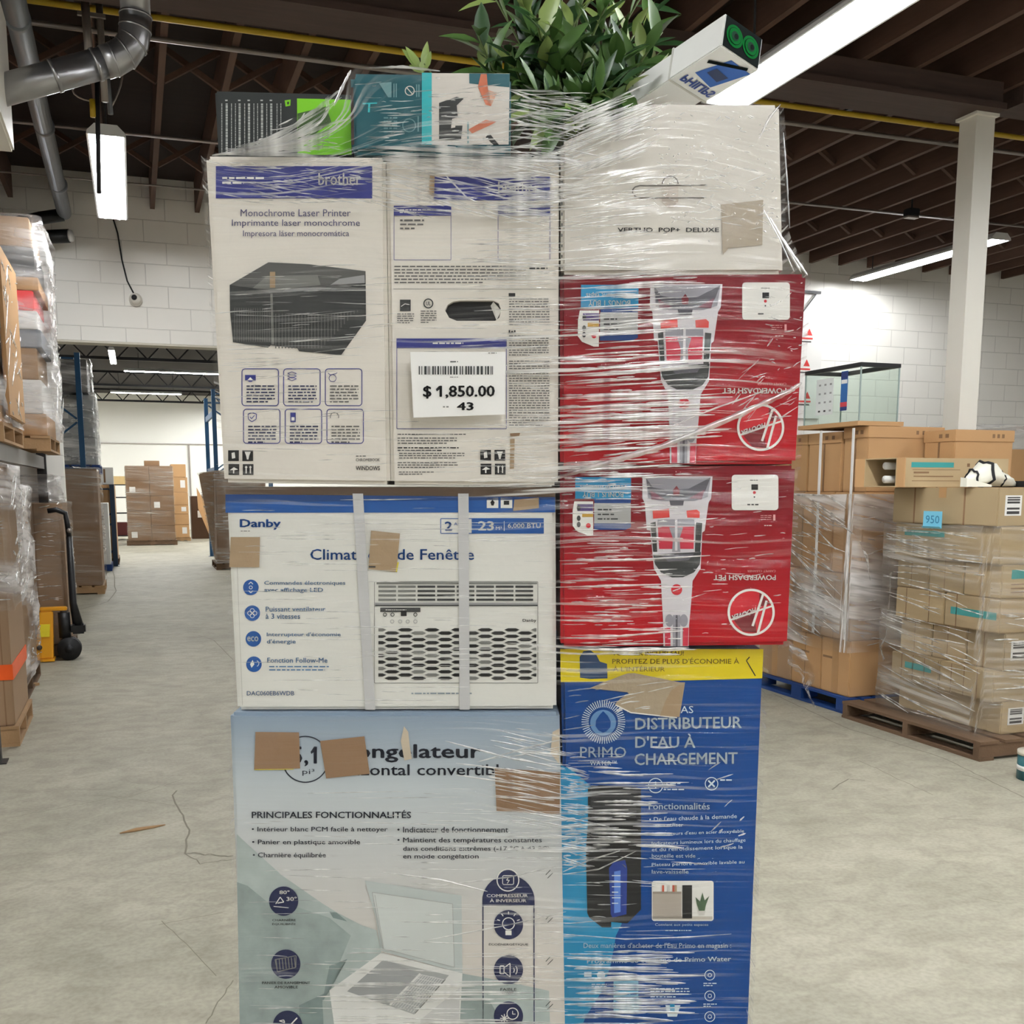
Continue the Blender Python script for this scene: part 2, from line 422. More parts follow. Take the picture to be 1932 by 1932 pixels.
# joists every 16 inches along the depth of the room, each its own timber
jx0 = 0.29
jm = MB().box(-0.021, 0.021, -8.15, WALL_Y - 0.005, 4.1, 4.379, joist_m)
j0 = struct('ceiling_joist', jm, origin=(0, 0, 0))
j0.location.x = jx0
k = 0
for i in range(-8, 31):
    if i == 0: continue
    j = j0.copy(); COL.objects.link(j); j.location.x = jx0 + 0.406 * i
for y in (1.2, 3.4, 7.7, 9.65):
    mb = MB()
    for i in range(-8, 30):
        a = jx0 + 0.406 * i + 0.022; b = jx0 + 0.406 * (i + 1) - 0.022
        mb.beam((a, y, 4.13), (b, y, 4.35), 0.035, 0.035, joist_m, (0, 1, 0))
        mb.beam((a, y + 0.04, 4.35), (b, y + 0.04, 4.13), 0.035, 0.035, joist_m, (0, 1, 0))
    struct('ceiling_bridging', mb)
struct('ceiling_girder', MB().box(-3.2, 5.44, 5.82, 5.95, 3.96, 4.099, girder_m).box(-3.2, 5.44, 5.955, 6.08, 3.96, 4.099, girder_m)
       .box(-3.2, 5.44, 5.78, 6.12, 3.92, 3.959, girder_m).box(5.6, 12.6, 5.82, 6.08, 3.99, 4.099, girder_m))
# white steel column carrying the girder
pc = aty(1866, 250, 5.95)
cx = 5.36
mb = MB()
w, t = 0.076, 0.012
mb.box(cx - w, cx + w, 5.95 - w, 5.95 - w + t, 0.02, 3.90, white_steel).box(cx - w, cx + w, 5.95 + w - t, 5.95 + w, 0.02, 3.90, white_steel)
mb.box(cx - w, cx - w + t, 5.95 - w + t, 5.95 + w - t, 0.02, 3.90, white_steel).box(cx + w - t, cx + w, 5.95 - w + t, 5.95 + w - t, 0.02, 3.90, white_steel)
colm = struct('column', mb)
for nm, z0, z1, ww in (('base_plate', 0.0, 0.02, 0.16), ('cap_plate', 3.90, 3.919, 0.095)):
    MB().box(cx - ww, cx + ww, 5.95 - ww, 5.95 + ww, z0, z1, white_steel).build(nm, colm)
# far room: open-web joists
for y, z0, z1 in ((24.0, 4.12, 4.5), (30.5, 4.15, 4.55), (36.5, 4.2, 4.6)):
    mb = MB(); mb.box(-3.2, 12.6, y - 0.04, y + 0.04, z0, z0 + 0.06, dark_m).box(-3.2, 12.6, y - 0.04, y + 0.04, z1 - 0.06, z1, dark_m)
    x = -3.2
    while x < 6:
        mb.beam((x, y, z0 + 0.03), (x + 0.3, y, z1 - 0.03), 0.03, 0.03, dark_m, (0, 1, 0)); mb.beam((x + 0.3, y, z1 - 0.03), (x + 0.6, y, z0 + 0.03), 0.03, 0.03, dark_m, (0, 1, 0)); x += 0.6
    struct('ceiling_truss', mb)
mb = MB()
mb.box(-3.0, 7, 40.14, 40.19, 3.02, 3.05, conduit_m).box(1.9, 1.95, 40.14, 40.19, 0, 3.0, conduit_m)
struct('trim_2', mb)

# floor cracks and scuffs: lines with a shape of their own
crack_m = M('crack_dirt', (124, 120, 106), 0.9)
mb = MB()
def crack(pts, w):
    P_ = [atz(px, py) for px, py in pts]
    for a, b in zip(P_, P_[1:]):
        d = (b - a).normalized(); n = Vector((-d.y, d.x, 0)) * w / 2
        mb.add([a - n + Vector((0, 0, .0012)), b - n + Vector((0, 0, .0012)), b + n + Vector((0, 0, .0012)), a + n + Vector((0, 0, .0012))], [(0, 1, 2, 3)], crack_m)
def jag(pts, w, amp=4, seed=1):
    R = random.Random(seed); out = []
    for (x0, y0), (x1, y1) in zip(pts, pts[1:]):
        n = max(2, int(hypot(x1 - x0, y1 - y0) / 9))
        for i in range(n): t = i / n; out.append((x0 + (x1 - x0) * t + R.uniform(-amp, amp), y0 + (y1 - y0) * t + R.uniform(-amp, amp) * .5))
    out.append(pts[-1]); crack(out, w)
jag([(330, 1490), (328, 1515), (345, 1540), (357, 1575), (350, 1610), (440, 1615)], 0.008, 4, 2)
jag([(352, 1612), (380, 1630), (446, 1620)], 0.005, 3, 3)
jag([(10, 1545), (215, 1505), (330, 1520)], 0.003, 1.5, 4)
jag([(175, 1500), (240, 1505), (345, 1470)], 0.003, 1.5, 5)
jag([(215, 1060), (218, 1115), (205, 1135), (150, 1150)], 0.012, 3, 6)
jag([(375, 1200), (405, 1208), (440, 1245)], 0.006, 2, 7)
jag([(300, 1745), (420, 1722)], 0.003, 1, 8)
jag([(305, 1738), (360, 1790), (408, 1842)], 0.003, 1, 9)
jag([(388, 1932), (412, 1890), (440, 1850)], 0.004, 3, 10)
jag([(1460, 1310), (1600, 1375), (1780, 1430), (1932, 1505)], 0.007, 1.2, 11)
jag([(1570, 1490), (1600, 1470), (1632, 1473)], 0.008, 2, 12)
jag([(1620, 1435), (1760, 1500)], 0.004, 2, 13)
jag([(1815, 1460), (1860, 1475)], 0.006, 1, 14)
jag([(1845, 1695), (1885, 1703)], 0.004, 1, 15)
jag([(1770, 1545), (1850, 1548)], 0.004, 1, 16)
fc = mb.build('floor_crack', bpy.data.objects['floor'])

# ---------------------------------------------------------------- lamps
def light_fixture(label, c, axis, L=2.42, drop=None, w=0.24, group='ceiling tube lights', tm=None):
    """strip light: enamelled hood, two tubes, end caps, two hanger rods"""
    e = empty('tube_light', c, label, 'light', group, 0.0 if axis == 'y' else -pi / 2)
    h = w / 2; mb = MB()
    pr = [(-h, -0.012), (-h + 0.005, 0.01), (-h * .58, 0.055), (h * .58, 0.055), (h - 0.005, 0.01), (h, -0.012), (h - 0.012, -0.012), (h * .5, 0.045), (-h * .5, 0.045), (-h + 0.012, -0.012)]
    n = len(pr); vs = [(x, -L / 2, z) for x, z in pr] + [(x, L / 2, z) for x, z in pr]
    mb.add(vs, [(i, (i + 1) % n, (i + 1) % n + n, i + n) for i in range(n)], hood_m)
    mb.build('hood', e)
    tx = min(0.055, h * 0.5)
    for s in (-1, 1):
        MB().cyl((s * tx, -L / 2 + 0.03, 0.0), (s * tx, L / 2 - 0.03, 0.0), 0.019, tm or tube_m, 12).build('tube', e)
        y = s * L / 2
        MB().add([(x, y, z) for x, z in pr[:6]] + [(x, y - s * 0.012, z) for x, z in pr[:6]],
                 [(0, 1, 2, 3, 4, 5), (11, 10, 9, 8, 7, 6)] + [(i, (i + 1) % 6, (i + 1) % 6 + 6, i + 6) for i in range(6)], hood_m).build('end_cap', e)
        if drop: MB().cyl((0, s * L * 0.38, 0.055), (0, s * L * 0.38, drop), 0.006, dark_m, 8).build('hanger_rod', e)
    return e
light_fixture('tube light seen end-on above the aisle, over the dark dome camera', (-0.06, 8.78, 3.75), 'y', 2.28, 0.625)
light_fixture('large bright tube light running from behind the white carton up to the ceiling beams', (3.02, 4.0, 3.5), 'y', 2.42, 0.875, 0.26)
light_fixture('long tube light mounted high behind the white steel column', (8.08, 9.65, 3.9), 'y', 2.2, 0.475)
for x, y, z in ((3.02, 1.5, 3.5), (3.02, -1.0, 3.5), (0.2, -1.6, 3.75), (0.2, -4.6, 3.75), (7.6, 3.2, 3.9), (-1.7, 2.6, 3.75), (4.5, -4.0, 3.75), (1.6, -3.0, 3.6), (5.5, 1.4, 3.7)):  # unseen lamps, partly row continuations, partly added to light stack front and column
    light_fixture('unseen tube light, added with the extended rows to light the stack', (x, y, z), 'y', 2.42, 4.379 - z, group='unseen tube lights over the rest of the floor')
light_fixture('upper white tube light across the far room ceiling, in front of the open web joist', (1.35, 28.0, 4.31), 'x', 2.9, 0.43, tm=tube_far)
light_fixture('lower thin tube light across the far room, against the far wall', (0.47, 33.0, 4.2), 'x', 1.95, 0.54, tm=tube_far)
light_fixture('short slanting tube light high above the blue rack in the far room', (-0.28, 23.3, 4.1), 'y', 2.4, 0.64, tm=tube_far, w=0.13)
for x, y in ((4.6, 20), (4.6, 34), (3.5, 14.5), (4.2, 26), (3.6, 37.5), (-2.0, 36), (5.6, 37.5), (3.8, 30)):  # unseen tubes added to brighten the far room and its end wall
    light_fixture('unseen tube light added to brighten the far room', (x, y, 4.3), 'y', 2.42, 0.44, tm=tube_far, group='added tube lights in the far room')

# ---------------------------------------------------------------- pipes and ducts under the ceiling
def thing_mb(name, mb, label, cat, group=None, **k): return tag(mb.build(name, **k), label, cat, group)
g = empty('gas_pipe', (2.0, 6.55, 4.06), 'yellow gas pipe running under the joists beside the timber girder', 'pipe')
MB().cyl((-5.0, 0, 0), (10.5, 0, 0), 0.018, yellow_pipe, 12).build('pipe', g)
for x in (-2.2, 0.3, 2.8, 6.0): MB().box(x - 0.02, x + 0.02, -0.03, 0.03, 0.026, 0.05, dark_m).build('strap_hanger', g)
thing_mb('conduit', MB().cyl((-3.1, 6.9, 4.08), (12.5, 6.9, 4.08), 0.016, conduit_m, 8), 'grey conduit pinned under the joists just beyond the yellow gas pipe', 'conduit')
thing_mb('conduit', MB().cyl((-3.1, 8.72, 4.08), (12.5, 8.72, 4.08), 0.012, conduit_m, 8), 'thin brown-grey conduit further back, passing the small dark sensor box', 'conduit')
thing_mb('conduit', MB().cyl((-3.1, 10.1, 4.085), (2.6, 10.1, 4.085), 0.008, conduit_m, 8), 'thin cable line under the joists close to the block wall', 'cable')
sb = aty(1720, 400, 8.6)
e = empty('sensor_box', (sb.x, 8.6, 4.1), 'small dark sensor box under the joists between two conduits', 'sensor')
MB().box(-0.06, 0.06, -0.05, 0.05, -0.07, -0.002, dark_m).build('case', e, bevel=0.008)
MB().cyl((0, 0, -0.002), (0, 0, 0.279), 0.008, dark_m, 8).build('hanger_rod', e)
MB().box(-0.065, 0.065, -0.035, 0.035, -0.085, -0.07, conduit_m).build('cover', e)
e = empty('ceiling_pipe', (-0.46, 8.0, 3.88), 'thick grey jointed pipe running lengthwise under the dark ceiling', 'pipe')
MB().cyl((0.03, -6.0, 0), (0, 2.45, 0), 0.06, pipe_grey, 18).build('pipe', e)
for y in (-4.2, -1.7, 0.05, 1.5): MB().cyl((0.012, y, 0), (0.012, y + 0.05, 0), 0.066, pipe_grey, 18).build('coupling', e)
for y in (-1.2, 1.9): MB().cyl((0.01, y, 0.06), (0.01, y, 0.22), 0.008, dark_m, 8).build('hanger_rod', e)
e = empty('drain_pipe', (-1.6, 10.5, 3.7), 'upper black pipe along the block wall, ending at the grey pipe', 'pipe')
MB().tube([(-1.5, 0.05, -0.05), (0.5, 0.0, 0.0), (0.95, -0.05, 0.12), (1.13, -0.06, 0.16)], 0.055, black_m, 14).build('pipe', e)
e = empty('drain_pipe', (-1.6, 10.75, 3.6), 'lower black pipe on the block wall with a pale capped end', 'pipe')
MB().tube([(-1.5, 0.05, 0.05), (0.6, 0.0, 0.06), (0.98, 0, 0.13), (1.16, -0.05, 0.14)], 0.06, black_m, 14).build('pipe', e)
MB().cyl((1.16, -0.052, 0.14), (1.185, -0.06, 0.142), 0.052, label_w, 16).build('cap', e)
# round metal flue with segmented elbow
dy = 5.5
pa, pb_ = aty(-60, 188, dy), aty(196, 118, dy)
e = empty('metal_duct', pa, 'shiny round metal duct with a segmented elbow turning up into the ceiling', 'duct')
r = 0.066
pc_ = aty(252, 98, dy); pd = aty(256, 40, dy)
MB().cyl((0, 0, 0), pb_ - pa, r, duct_m, 24).build('straight_run', e)
pts = [pb_ - pa, aty(214, 113, dy) - pa, aty(236, 100, dy) - pa, aty(251, 80, dy) - pa, aty(255, 55, dy) - pa, aty(256, 30, dy) - pa]
MB().tube(pts, r * 1.08, duct_m, 18).build('elbow', e)
q = aty(256, 30, dy) - pa
MB().cyl(q, (q.x, q.y, 4.37 - pa.z), r, duct_m, 24).build('riser', e)
for f in (0.62, 0.93): 
    a = (pb_ - pa) * f; MB().cyl(a, a + (pb_ - pa).normalized() * 0.018, r * 1.07, duct_m, 24).build('joint_band', e)
for p_, p2 in zip(pts[:-1], pts[1:]):
    d = (p2 - p_).normalized(); MB().cyl(p2 - d * 0.004, p2 + d * 0.004, r * 1.12, duct_m, 18).build('joint_band', e)
# heater at the far end of the duct
hp = aty(4, 125, 5.5)
e = empty('unit_heater', (hp.x - 0.32, 5.45, hp.z - 0.3), 'white louvred unit heater hung at the picture edge where the duct starts', 'heater')
MB().box(-0.33, 0.33, -0.28, 0.28, 0, 0.58, white_steel).build('case', e, bevel=0.01)
for i in range(9): MB().box(-0.27, 0.27, -0.30, -0.282, 0.07 + i * 0.05, 0.10 + i * 0.05, dark_m).build('louvre', e)
for s in (-1, 1): MB().cyl((s * 0.25, 0, 0.58), (s * 0.25, 0, 4.1 - (hp.z - 0.3)), 0.008, dark_m, 8).build('hanger_rod', e)
# conduits dropping to the lamp over the aisle
p0 = aty(172, 20, 6.4)
e = empty('hanging_conduit', (p0.x, 6.4, 3.55), 'pair of metal conduits dropping from the ceiling above the aisle light', 'conduit')
MB().cyl((-0.02, 0, 0.12), (-0.03, 0, 0.54), 0.022, conduit_m, 10).build('conduit_run', e)
MB().cyl((0.045, 0.02, 0.0), (0.04, 0.02, 0.54), 0.018, conduit_m, 10).build('conduit_run', e)
MB().beam((-0.07, 0, 0.42), (0.07, 0, 0.42), 0.02, 0.02, conduit_m).build('bracket', e)
p0, p1 = aty(184, 140, 7.3), aty(187, 365, 7.3)
e = empty('drop_rod', (p1.x, 7.3, p1.z), 'thin dark rod with a yellow sleeve hanging in front of the aisle light', 'rod')
MB().cyl((0, 0, 0), (p0.x - p1.x, 0, 4.1 - p1.z), 0.014, dark_m, 10).build('rod', e)
z_ = aty(180, 205, 7.3).z - p1.z
MB().cyl((-0.01, 0, z_ - 0.05), (-0.01, 0, z_ + 0.05), 0.018, yellow_pipe, 10).build('sleeve', e)
MB().cyl((0.09, 0.1, 0.5), (0.08, 0.1, 4.1 - p1.z), 0.016, pipe_grey, 10).build('conduit_run', e)
lp = [Vector((0.10 + 0.07 * sin(t), 0.1, 0.55 + 0.42 * t / pi)) for t in [i * pi / 10 for i in range(11)]]
MB().tube(lp, 0.006, conduit_m, 6).build('loose_wire', e)
lp = [Vector((-0.02 - 0.10 * sin(t), 0.05, 0.60 + 0.05 * cos(t))) for t in [i * pi / 8 for i in range(9)]]
MB().tube(lp, 0.006, conduit_m, 6).build('loose_wire', e)
# dome camera on the wall and its cable
dc = aty(256, 566, WALL_Y)
e = empty('security_camera', (dc.x, WALL_Y - 0.001, dc.z), 'white dome camera with a black lens on the block wall under the aisle light', 'camera', rotz=0)
MB().cyl((0, 0, 0), (0, -0.03, 0), 0.06, white_steel, 20).build('mount', e)
MB().ball((0, -0.04, 0.004), 0.05, white_steel, 16).build('housing', e)
MB().ball((-0.012, -0.078, 0.01), 0.027, black_m, 12).build('lens', e)
pts = [aty(211, 405, WALL_Y - 0.02), aty(222, 440, WALL_Y - 0.02), aty(230, 490, WALL_Y - 0.02), aty(240, 530, WALL_Y - 0.02), aty(252, 553, WALL_Y - 0.02)]
thing_mb('camera_cable', MB().tube([pts[0] + Vector((0, 0, 0.5))] + pts, 0.007, dark_m, 6), 'thin dark cable hanging down the block wall to the dome camera', 'cable')
# notice on the back wall
sp0, sp1 = aty(1470, 560, WALL_Y - 0.02), aty(1545, 790, WALL_Y - 0.02)
e = empty('safety_notice', (sp1.x - 0.35, WALL_Y - 0.002, sp1.z), 'tall white notice board with red triangle marks on the wall behind the glass tank', 'sign')
hh = 3.75 - sp1.z
MB().box(-0.35, 0.35, -0.02, 0, 0, hh, label_w).build('board', e)
rm = M('red_print', (200, 50, 48), 0.6)
mb = MB()
for px, py in ((1527, 628), (1522, 686), (1523, 747)):
    q = aty(px, py, WALL_Y - 0.024) - e.location
    mb.add([q + Vector((-.045, 0, -.03)), q + Vector((.045, 0, -.03)), q + Vector((0, 0, .05))], [(0, 1, 2)], rm)
    mb.box(q.x - 0.2, q.x + 0.05, q.y - .0006, q.y, q.z - 0.075, q.z - 0.055, rm).box(q.x - 0.2, q.x + 0.03, q.y - .0006, q.y, q.z - 0.11, q.z - 0.095, label_ink)
mb.build('printed_marks', e)
br = aty(1540, 552, WALL_Y - 0.05)
thing_mb('wall_bracket', MB().beam((br.x - 0.5, WALL_Y - 0.05, br.z), (br.x + 0.06, WALL_Y - 0.05, br.z), 0.03, 0.03, dark_m).beam((br.x, WALL_Y - 0.05, br.z - 0.02), (br.x - 0.4, WALL_Y - 0.05, br.z - 0.5), 0.012, 0.012, dark_m), 'dark metal bracket with a diagonal stay high on the block wall', 'bracket')

# ---------------------------------------------------------------- pallets, cartons, wrapped loads
def pallet(label, x0, x1, y0, y1, z1, mat, along='x', group=None, z0=0.0, blocks=False, name='pallet'):
    """three bearers, top boards across, three bottom boards"""
    c = ((x0 + x1) / 2, (y0 + y1) / 2, z0)
    e = empty(name, c, label, 'pallet', group)
    hx, hy, h = (x1 - x0) / 2, (y1 - y0) / 2, z1 - z0
    t = 0.018
    def bx(nm, a0, a1, b0, b1, c0, c1):
        if along == 'x': MB().box(a0, a1, b0, b1, c0, c1, mat).build(nm, e)
        else: MB().box(b0, b1, a0, a1, c0, c1, mat).build(nm, e)
    A, B = (hx, hy) if along == 'x' else (hy, hx)
    for s in (-1, 0, 1):
        b = s * (B - 0.03)
        if blocks:
            for q in (-1, 0, 1): bx('block', q * (A - 0.07) - 0.07, q * (A - 0.07) + 0.07, s * (B - 0.06) - 0.06, s * (B - 0.06) + 0.06, t, h - t)
        else: bx('stringer', -A, A, b - 0.022, b + 0.022, t, h - t)
    n = 7; wv = 2 * A / (n + (n - 1) * 0.3)
    for i in range(n): bx('deck_board', -A + i * wv * 1.3, -A + i * wv * 1.3 + wv, -B, B, h - t + 0.0003, h)
    for q in (-1, 0, 1): bx('bottom_board', q * (A - 0.05) - 0.05, q * (A - 0.05) + 0.05, -B, B, 0.0003, t - 0.0003)
    return e
def carton(label, x0, x1, y0, y1, z0, z1, mat=None, group=None, tape=None, mark=None, cat='box', name='cardboard_box', seed=0, flaps=True):
    """closed corrugated carton; tape: 'x'/'y' strip over the top seam and down the two ends; mark: list of ('front'|'left', u0,u1,v0,v1,kind)"""
    m = mat or kraft[seed % 4]
    c = Vector(((x0 + x1) / 2, (y0 + y1) / 2, z0))
    o = MB().box(x0, x1, y0, y1, z0, z1, m).build(name, origin=c, bevel=min(0.006, (z1 - z0) * 0.04))
    tag(o, label, cat, group)
    hx, hy, h = (x1 - x0) / 2, (y1 - y0) / 2, z1 - z0
    e_ = 0.0015
    if tape == 'x':
        MB().box(-hx - e_, hx + e_, -0.03, 0.03, h, h + e_, tape_m).box(-hx - e_, -hx, -0.03, 0.03, h * 0.72, h, tape_m).box(hx, hx + e_, -0.03, 0.03, h * 0.72, h, tape_m).build('packing_tape', o)
    elif tape == 'y':
        MB().box(-0.03, 0.03, -hy - e_, hy + e_, h, h + e_, tape_m).box(-0.03, 0.03, -hy - e_, -hy, h * 0.7, h, tape_m).build('packing_tape', o)
    elif tape == 'left':
        MB().box(-hx - e_, -hx, -0.035, 0.035, 0.004, h - 0.004, tape_m).build('packing_tape', o)
    for face, u0, u1, v0, v1, kind in (mark or []):
        mb = MB()
        def q(a0, a1, b0, b1, mm, lift=0.001):
            if face == 'front': mb.box(-hx + a0 * 2 * hx, -hx + a1 * 2 * hx, -hy - lift, -hy - lift + 0.0006, b0 * h, b1 * h, mm)
            else: mb.box(-hx - lift, -hx - lift + 0.0006, hy - a1 * 2 * hy, hy - a0 * 2 * hy, b0 * h, b1 * h, mm)
        if kind == 'teal':
            q(u0, u1, v0 + (v1 - v0) * 0.62, v1, teal_ink)
            for i in range(3): q(u0, u0 + (u1 - u0) * (0.45, 0.9, 0.8)[i], v0 + (v1 - v0) * (0.02 + 0.17 * i), v0 + (v1 - v0) * (0.07 + 0.17 * i), kraft_dark)
            mb.build('printed_panel', o)
        elif kind == 'stripe':
            q(u0, u1, v0, v1, teal_ink); mb.build('printed_stripe', o)
        elif kind == 'label':
            q(u0, u1, v0, v1, label_w)
            du, dv = u1 - u0, v1 - v0
            for a, b in ((0.08, 0.22), (0.30, 0.40), (0.6, 0.7), (0.74, 0.82), (0.86, 0.92)): q(u0 + du * 0.12, u1 - du * 0.12, v0 + dv * a, v0 + dv * b, label_ink, 0.0016)
            mb.build('shipping_label', o)
        elif kind == 'seam':
            q(u0, u1, v0, v1, kraft_dark); mb.build('flap_seam', o)
        elif kind == 'print':
            R = random.Random(int(u0 * 99 + v0 * 77 + x0 * 10))
            for i in range(4):
                a = u0 + (u1 - u0) * i / 4; q(a, a + (u1 - u0) * R.uniform(0.08, 0.2), v0, v1, kraft_dark)
            mb.build('printed_marks', o)
        elif kind == 'white':
            q(u0, u1, v0, v1, label_w); mb.build('paper_label', o)
    return o
def film_shell(label, x0, x1, y0, y1, z0, z1, mat, seed=0, out=0.012, amp=0.010, slope=0.12, top=True, group=None, flare=0.0, name='stretch_film'):
    """film wound round a load: closed band with sagging wrinkles, plus a drawn-in top"""
    R = random.Random(seed); mb = MB()
    c = Vector(((x0 + x1) / 2, (y0 + y1) / 2, z0))
    hx, hy = (x1 - x0) / 2 + out, (y1 - y0) / 2 + out
    nx, ny, nz = max(6, int(hx * 22)), max(6, int(hy * 22)), max(6, int((z1 - z0) * 18))
    per = [(-hx + 2 * hx * i / nx, -hy) for i in range(nx)] + [(hx, -hy + 2 * hy * i / ny) for i in range(ny)] + \
          [(hx - 2 * hx * i / nx, hy) for i in range(nx)] + [(-hx, hy - 2 * hy * i / ny) for i in range(ny)]
    n = len(per); vs = []; uvs = []
    for k in range(nz + 1):
        f = k / nz; z = (z1 - z0) * f
        for i, (x, y) in enumerate(per):
            d = noise.noise(Vector((x * 3 + seed, y * 3, z * 9))) * amp + abs(noise.noise(Vector((x * 9, y * 9 + seed, z * 30)))) * amp * 0.7
            s = 1 + max(0, d) / max(hx, hy) + flare * (1 - f) ** 3
            zz = z + noise.noise(Vector((x * 2.3 + seed, y * 2.3, 7.7))) * 0.03 * (1 if k == 0 else 0.4)
            vs.append(c + Vector((x * s, y * s, max(zz, 0.004 - z0) if k == 0 else zz)))
            uvs.append((i * 0.05, z + slope * i * 0.05))
    fs = []
    for k in range(nz):
        for i in range(n): fs.append((k * n + i, k * n + (i + 1) % n, (k + 1) * n + (i + 1) % n, (k + 1) * n + i))
    if top:
        b = nz * n
        for ring_, sc in ((1, 0.93), (2, 0.8)):
            for i, (x, y) in enumerate(per):
                vs.append(c + Vector((x * sc, y * sc, (z1 - z0) + 0.012 + noise.noise(Vector((x * 5, y * 5, seed))) * 0.008)))
                uvs.append((i * 0.05, z1 - z0 + 0.1 * ring_))
        for r_ in range(2):
            for i in range(n): fs.append((b + r_ * n + i, b + r_ * n + (i + 1) % n, b + (r_ + 1) * n + (i + 1) % n, b + (r_ + 1) * n + i))
    mb.add(vs, fs, mat, True)
    o = mb.build(name, origin=c)
    uvl = o.data.uv_layers.new(name='wrap')
    for lp in o.data.loops: uvl.data[lp.index].uv = uvs[lp.vertex_index]
    return tag(o, label, 'film', group)
# ---------------------------------------------------------------- right: load on the brown wooden pallet
pallet('brown wooden pallet under the tall carton stack nearest the column side', 4.33, 5.5, 4.50, 5.72, 0.11, wood_dark, 'x')
Bz = [(0.112, 0.30), (0.302, 0.475), (0.477, 0.69), (0.692, 0.885), (0.887, 1.075), (1.077, 1.285), (1.287, 1.50)]
Bx = [4.56, 4.49, 4.55, 4.50, 4.50, 4.47, 4.44]
ordw = ['bottom', 'second', 'third', 'fourth', 'fifth', 'sixth', 'top']
gB = 'cartons on the brown wooden pallet'
yb0 = 4.60
for i, ((z0, z1), x0) in enumerate(zip(Bz, Bx)):
    split = {0: 1, 1: 2, 2: 3, 3: 2, 4: 3, 5: 1, 6: 1}[i]
    Ly = 0.86; d = Ly / split
    for j in range(split):
        ya, yb = yb0 + j * d + (0.004 if j else 0), yb0 + (j + 1) * d - 0.004
        mk = []
        if i in (1, 2, 4): mk += [('left', 0.46, 0.475, 0.0, 1.0, 'seam')]
        if j == 0 and i in (0, 2, 6): mk += [('front', 0.10, 0.34, 0.28, 0.80, 'label')]
        if j == 0 and i == 4: mk += [('front', 0.14, 0.62, 0.15, 0.85, 'teal')]
        if i == 5: mk += [('left', 0.10, 0.50, 0.64, 0.80, 'stripe')]
        if i == 3 and j == 0: mk += [('left', 0.12, 0.95, 0.38, 0.60, 'stripe')]
        if i == 1 and j == 1: mk += [('left', 0.30, 0.85, 0.50, 0.72, 'stripe')]
        if i in (6, 3, 1): mk += [('left', 0.22, 0.235, 0, 1, 'seam'), ('left', 0.7, 0.715, 0, 1, 'seam')]
        where = 'whole-side ' if split == 1 else ('front corner ', 'middle ', 'rear ')[j if split == 3 else (0, 2)[j]]
        carton('%skraft carton in the %s layer of the stack on the brown wooden pallet' % (where, ordw[i]), x0, x0 + 0.48, ya, yb, z0, z1, kraft_b[(i + j) % 4], gB, 'x' if i == 6 else None, mk)
    carton('inner kraft carton of the %s layer on the brown wooden pallet, away from the aisle' % ordw[i], x0 + 0.485, 5.47, yb0 + 0.01, yb0 + 0.85, z0, z1, kraft_b[(i + 2) % 4], gB, None,
           [('front', 0.3, 0.31, 0, 1, 'seam')])
film_shell('clear wrap wound round the carton stack on the brown wooden pallet', 4.42, 5.56, 4.59, 5.47, 0.10, 1.29, bg_film, 3, top=False, slope=0.14)
# sticky note
q = aty(1761, 980, 5.05)
xl = 4.395
n0 = atx(1742, 996, xl - 0.012); n1 = atx(1779, 965, xl - 0.012)
e = empty('sticky_note', ((n0.x + n1.x) / 2, (n0.y + n1.y) / 2, n0.z), 'pale blue sticky note with a hand written price on the wrapped carton stack', 'note')
sky = M('sky_paper', (120, 196, 222), 0.6)
hy = abs(n0.y - n1.y) / 2; hz = n1.z - n0.z
MB().box(-0.004, -0.003, -hy, hy, 0, hz, sky).add([(-0.004, hy, 0.0), (-0.004, -hy, 0.0), (-0.018, -hy, 0.012), (-0.016, hy, 0.012)], [(0, 1, 2, 3)], sky).build('paper', e)
gv, gf = glyphs('950', 0.0)
mx_ = max(v[0] for v in gv); my_ = max(v[1] for v in gv)
MB().add([(-0.0052, hy * 0.75 - 1.5 * hy * v[0] / mx_, hz * 0.3 + hz * 0.45 * v[1] / my_) for v in gv], gf, M('pen_ink', (50, 120, 160), 0.5)).build('handwriting', e)
# long open-ended carton lying across the top of the stack at the back
xa_, xb_ = aty(1690, 915, 5.17).x, aty(1900, 915, 5.17).x
oc = empty('open_carton', ((xa_ + xb_) / 2, 5.22, 1.503), 'long open-ended carton with a teal printed panel lying on top of the wrapped stack', 'box')
km = kraft_b[0]; L0, L1, d0, d1, hh = -(xb_ - xa_) / 2, (xb_ - xa_) / 2, -0.05, 0.24, 0.17
t = 0.006
MB().box(L0, L1, d0, d1, 0, t, km).box(L0, L1, d0, d1, hh - t, hh, km).box(L0, L1, d0, d0 + t, t, hh - t, km).box(L0, L1, d1 - t, d1, t, hh - t, km).box(L1 - t, L1, d0 + t, d1 - t, t, hh - t, km).build('carton_wall', oc)
MB().add([(L0, d0, 0.0), (L0, d0, hh), (L0 + 0.0, d0 - 0.07, hh), (L0 + 0.0, d0 - 0.07, 0.0), (L0 + t, d0 - 0.001, 0), (L0 + t, d0 - 0.001, hh), (L0 + t, d0 - 0.071, hh), (L0 + t, d0 - 0.071, 0)],
         [(0, 1, 2, 3), (7, 6, 5, 4), (1, 5, 6, 2), (0, 3, 7, 4), (2, 6, 7, 3)], kraft[0]).build('end_flap', oc)
MB().hexa([(L0, d1, 0), (L0 - 0.02, d1 + .06, 0), (L0 - 0.02, d1 + .066, 0), (L0, d1 + .006, 0)], [(L0, d1, hh), (L0 - 0.02, d1 + .06, hh), (L0 - 0.02, d1 + .066, hh), (L0, d1 + .006, hh)], kraft[0]).build('end_flap', oc)
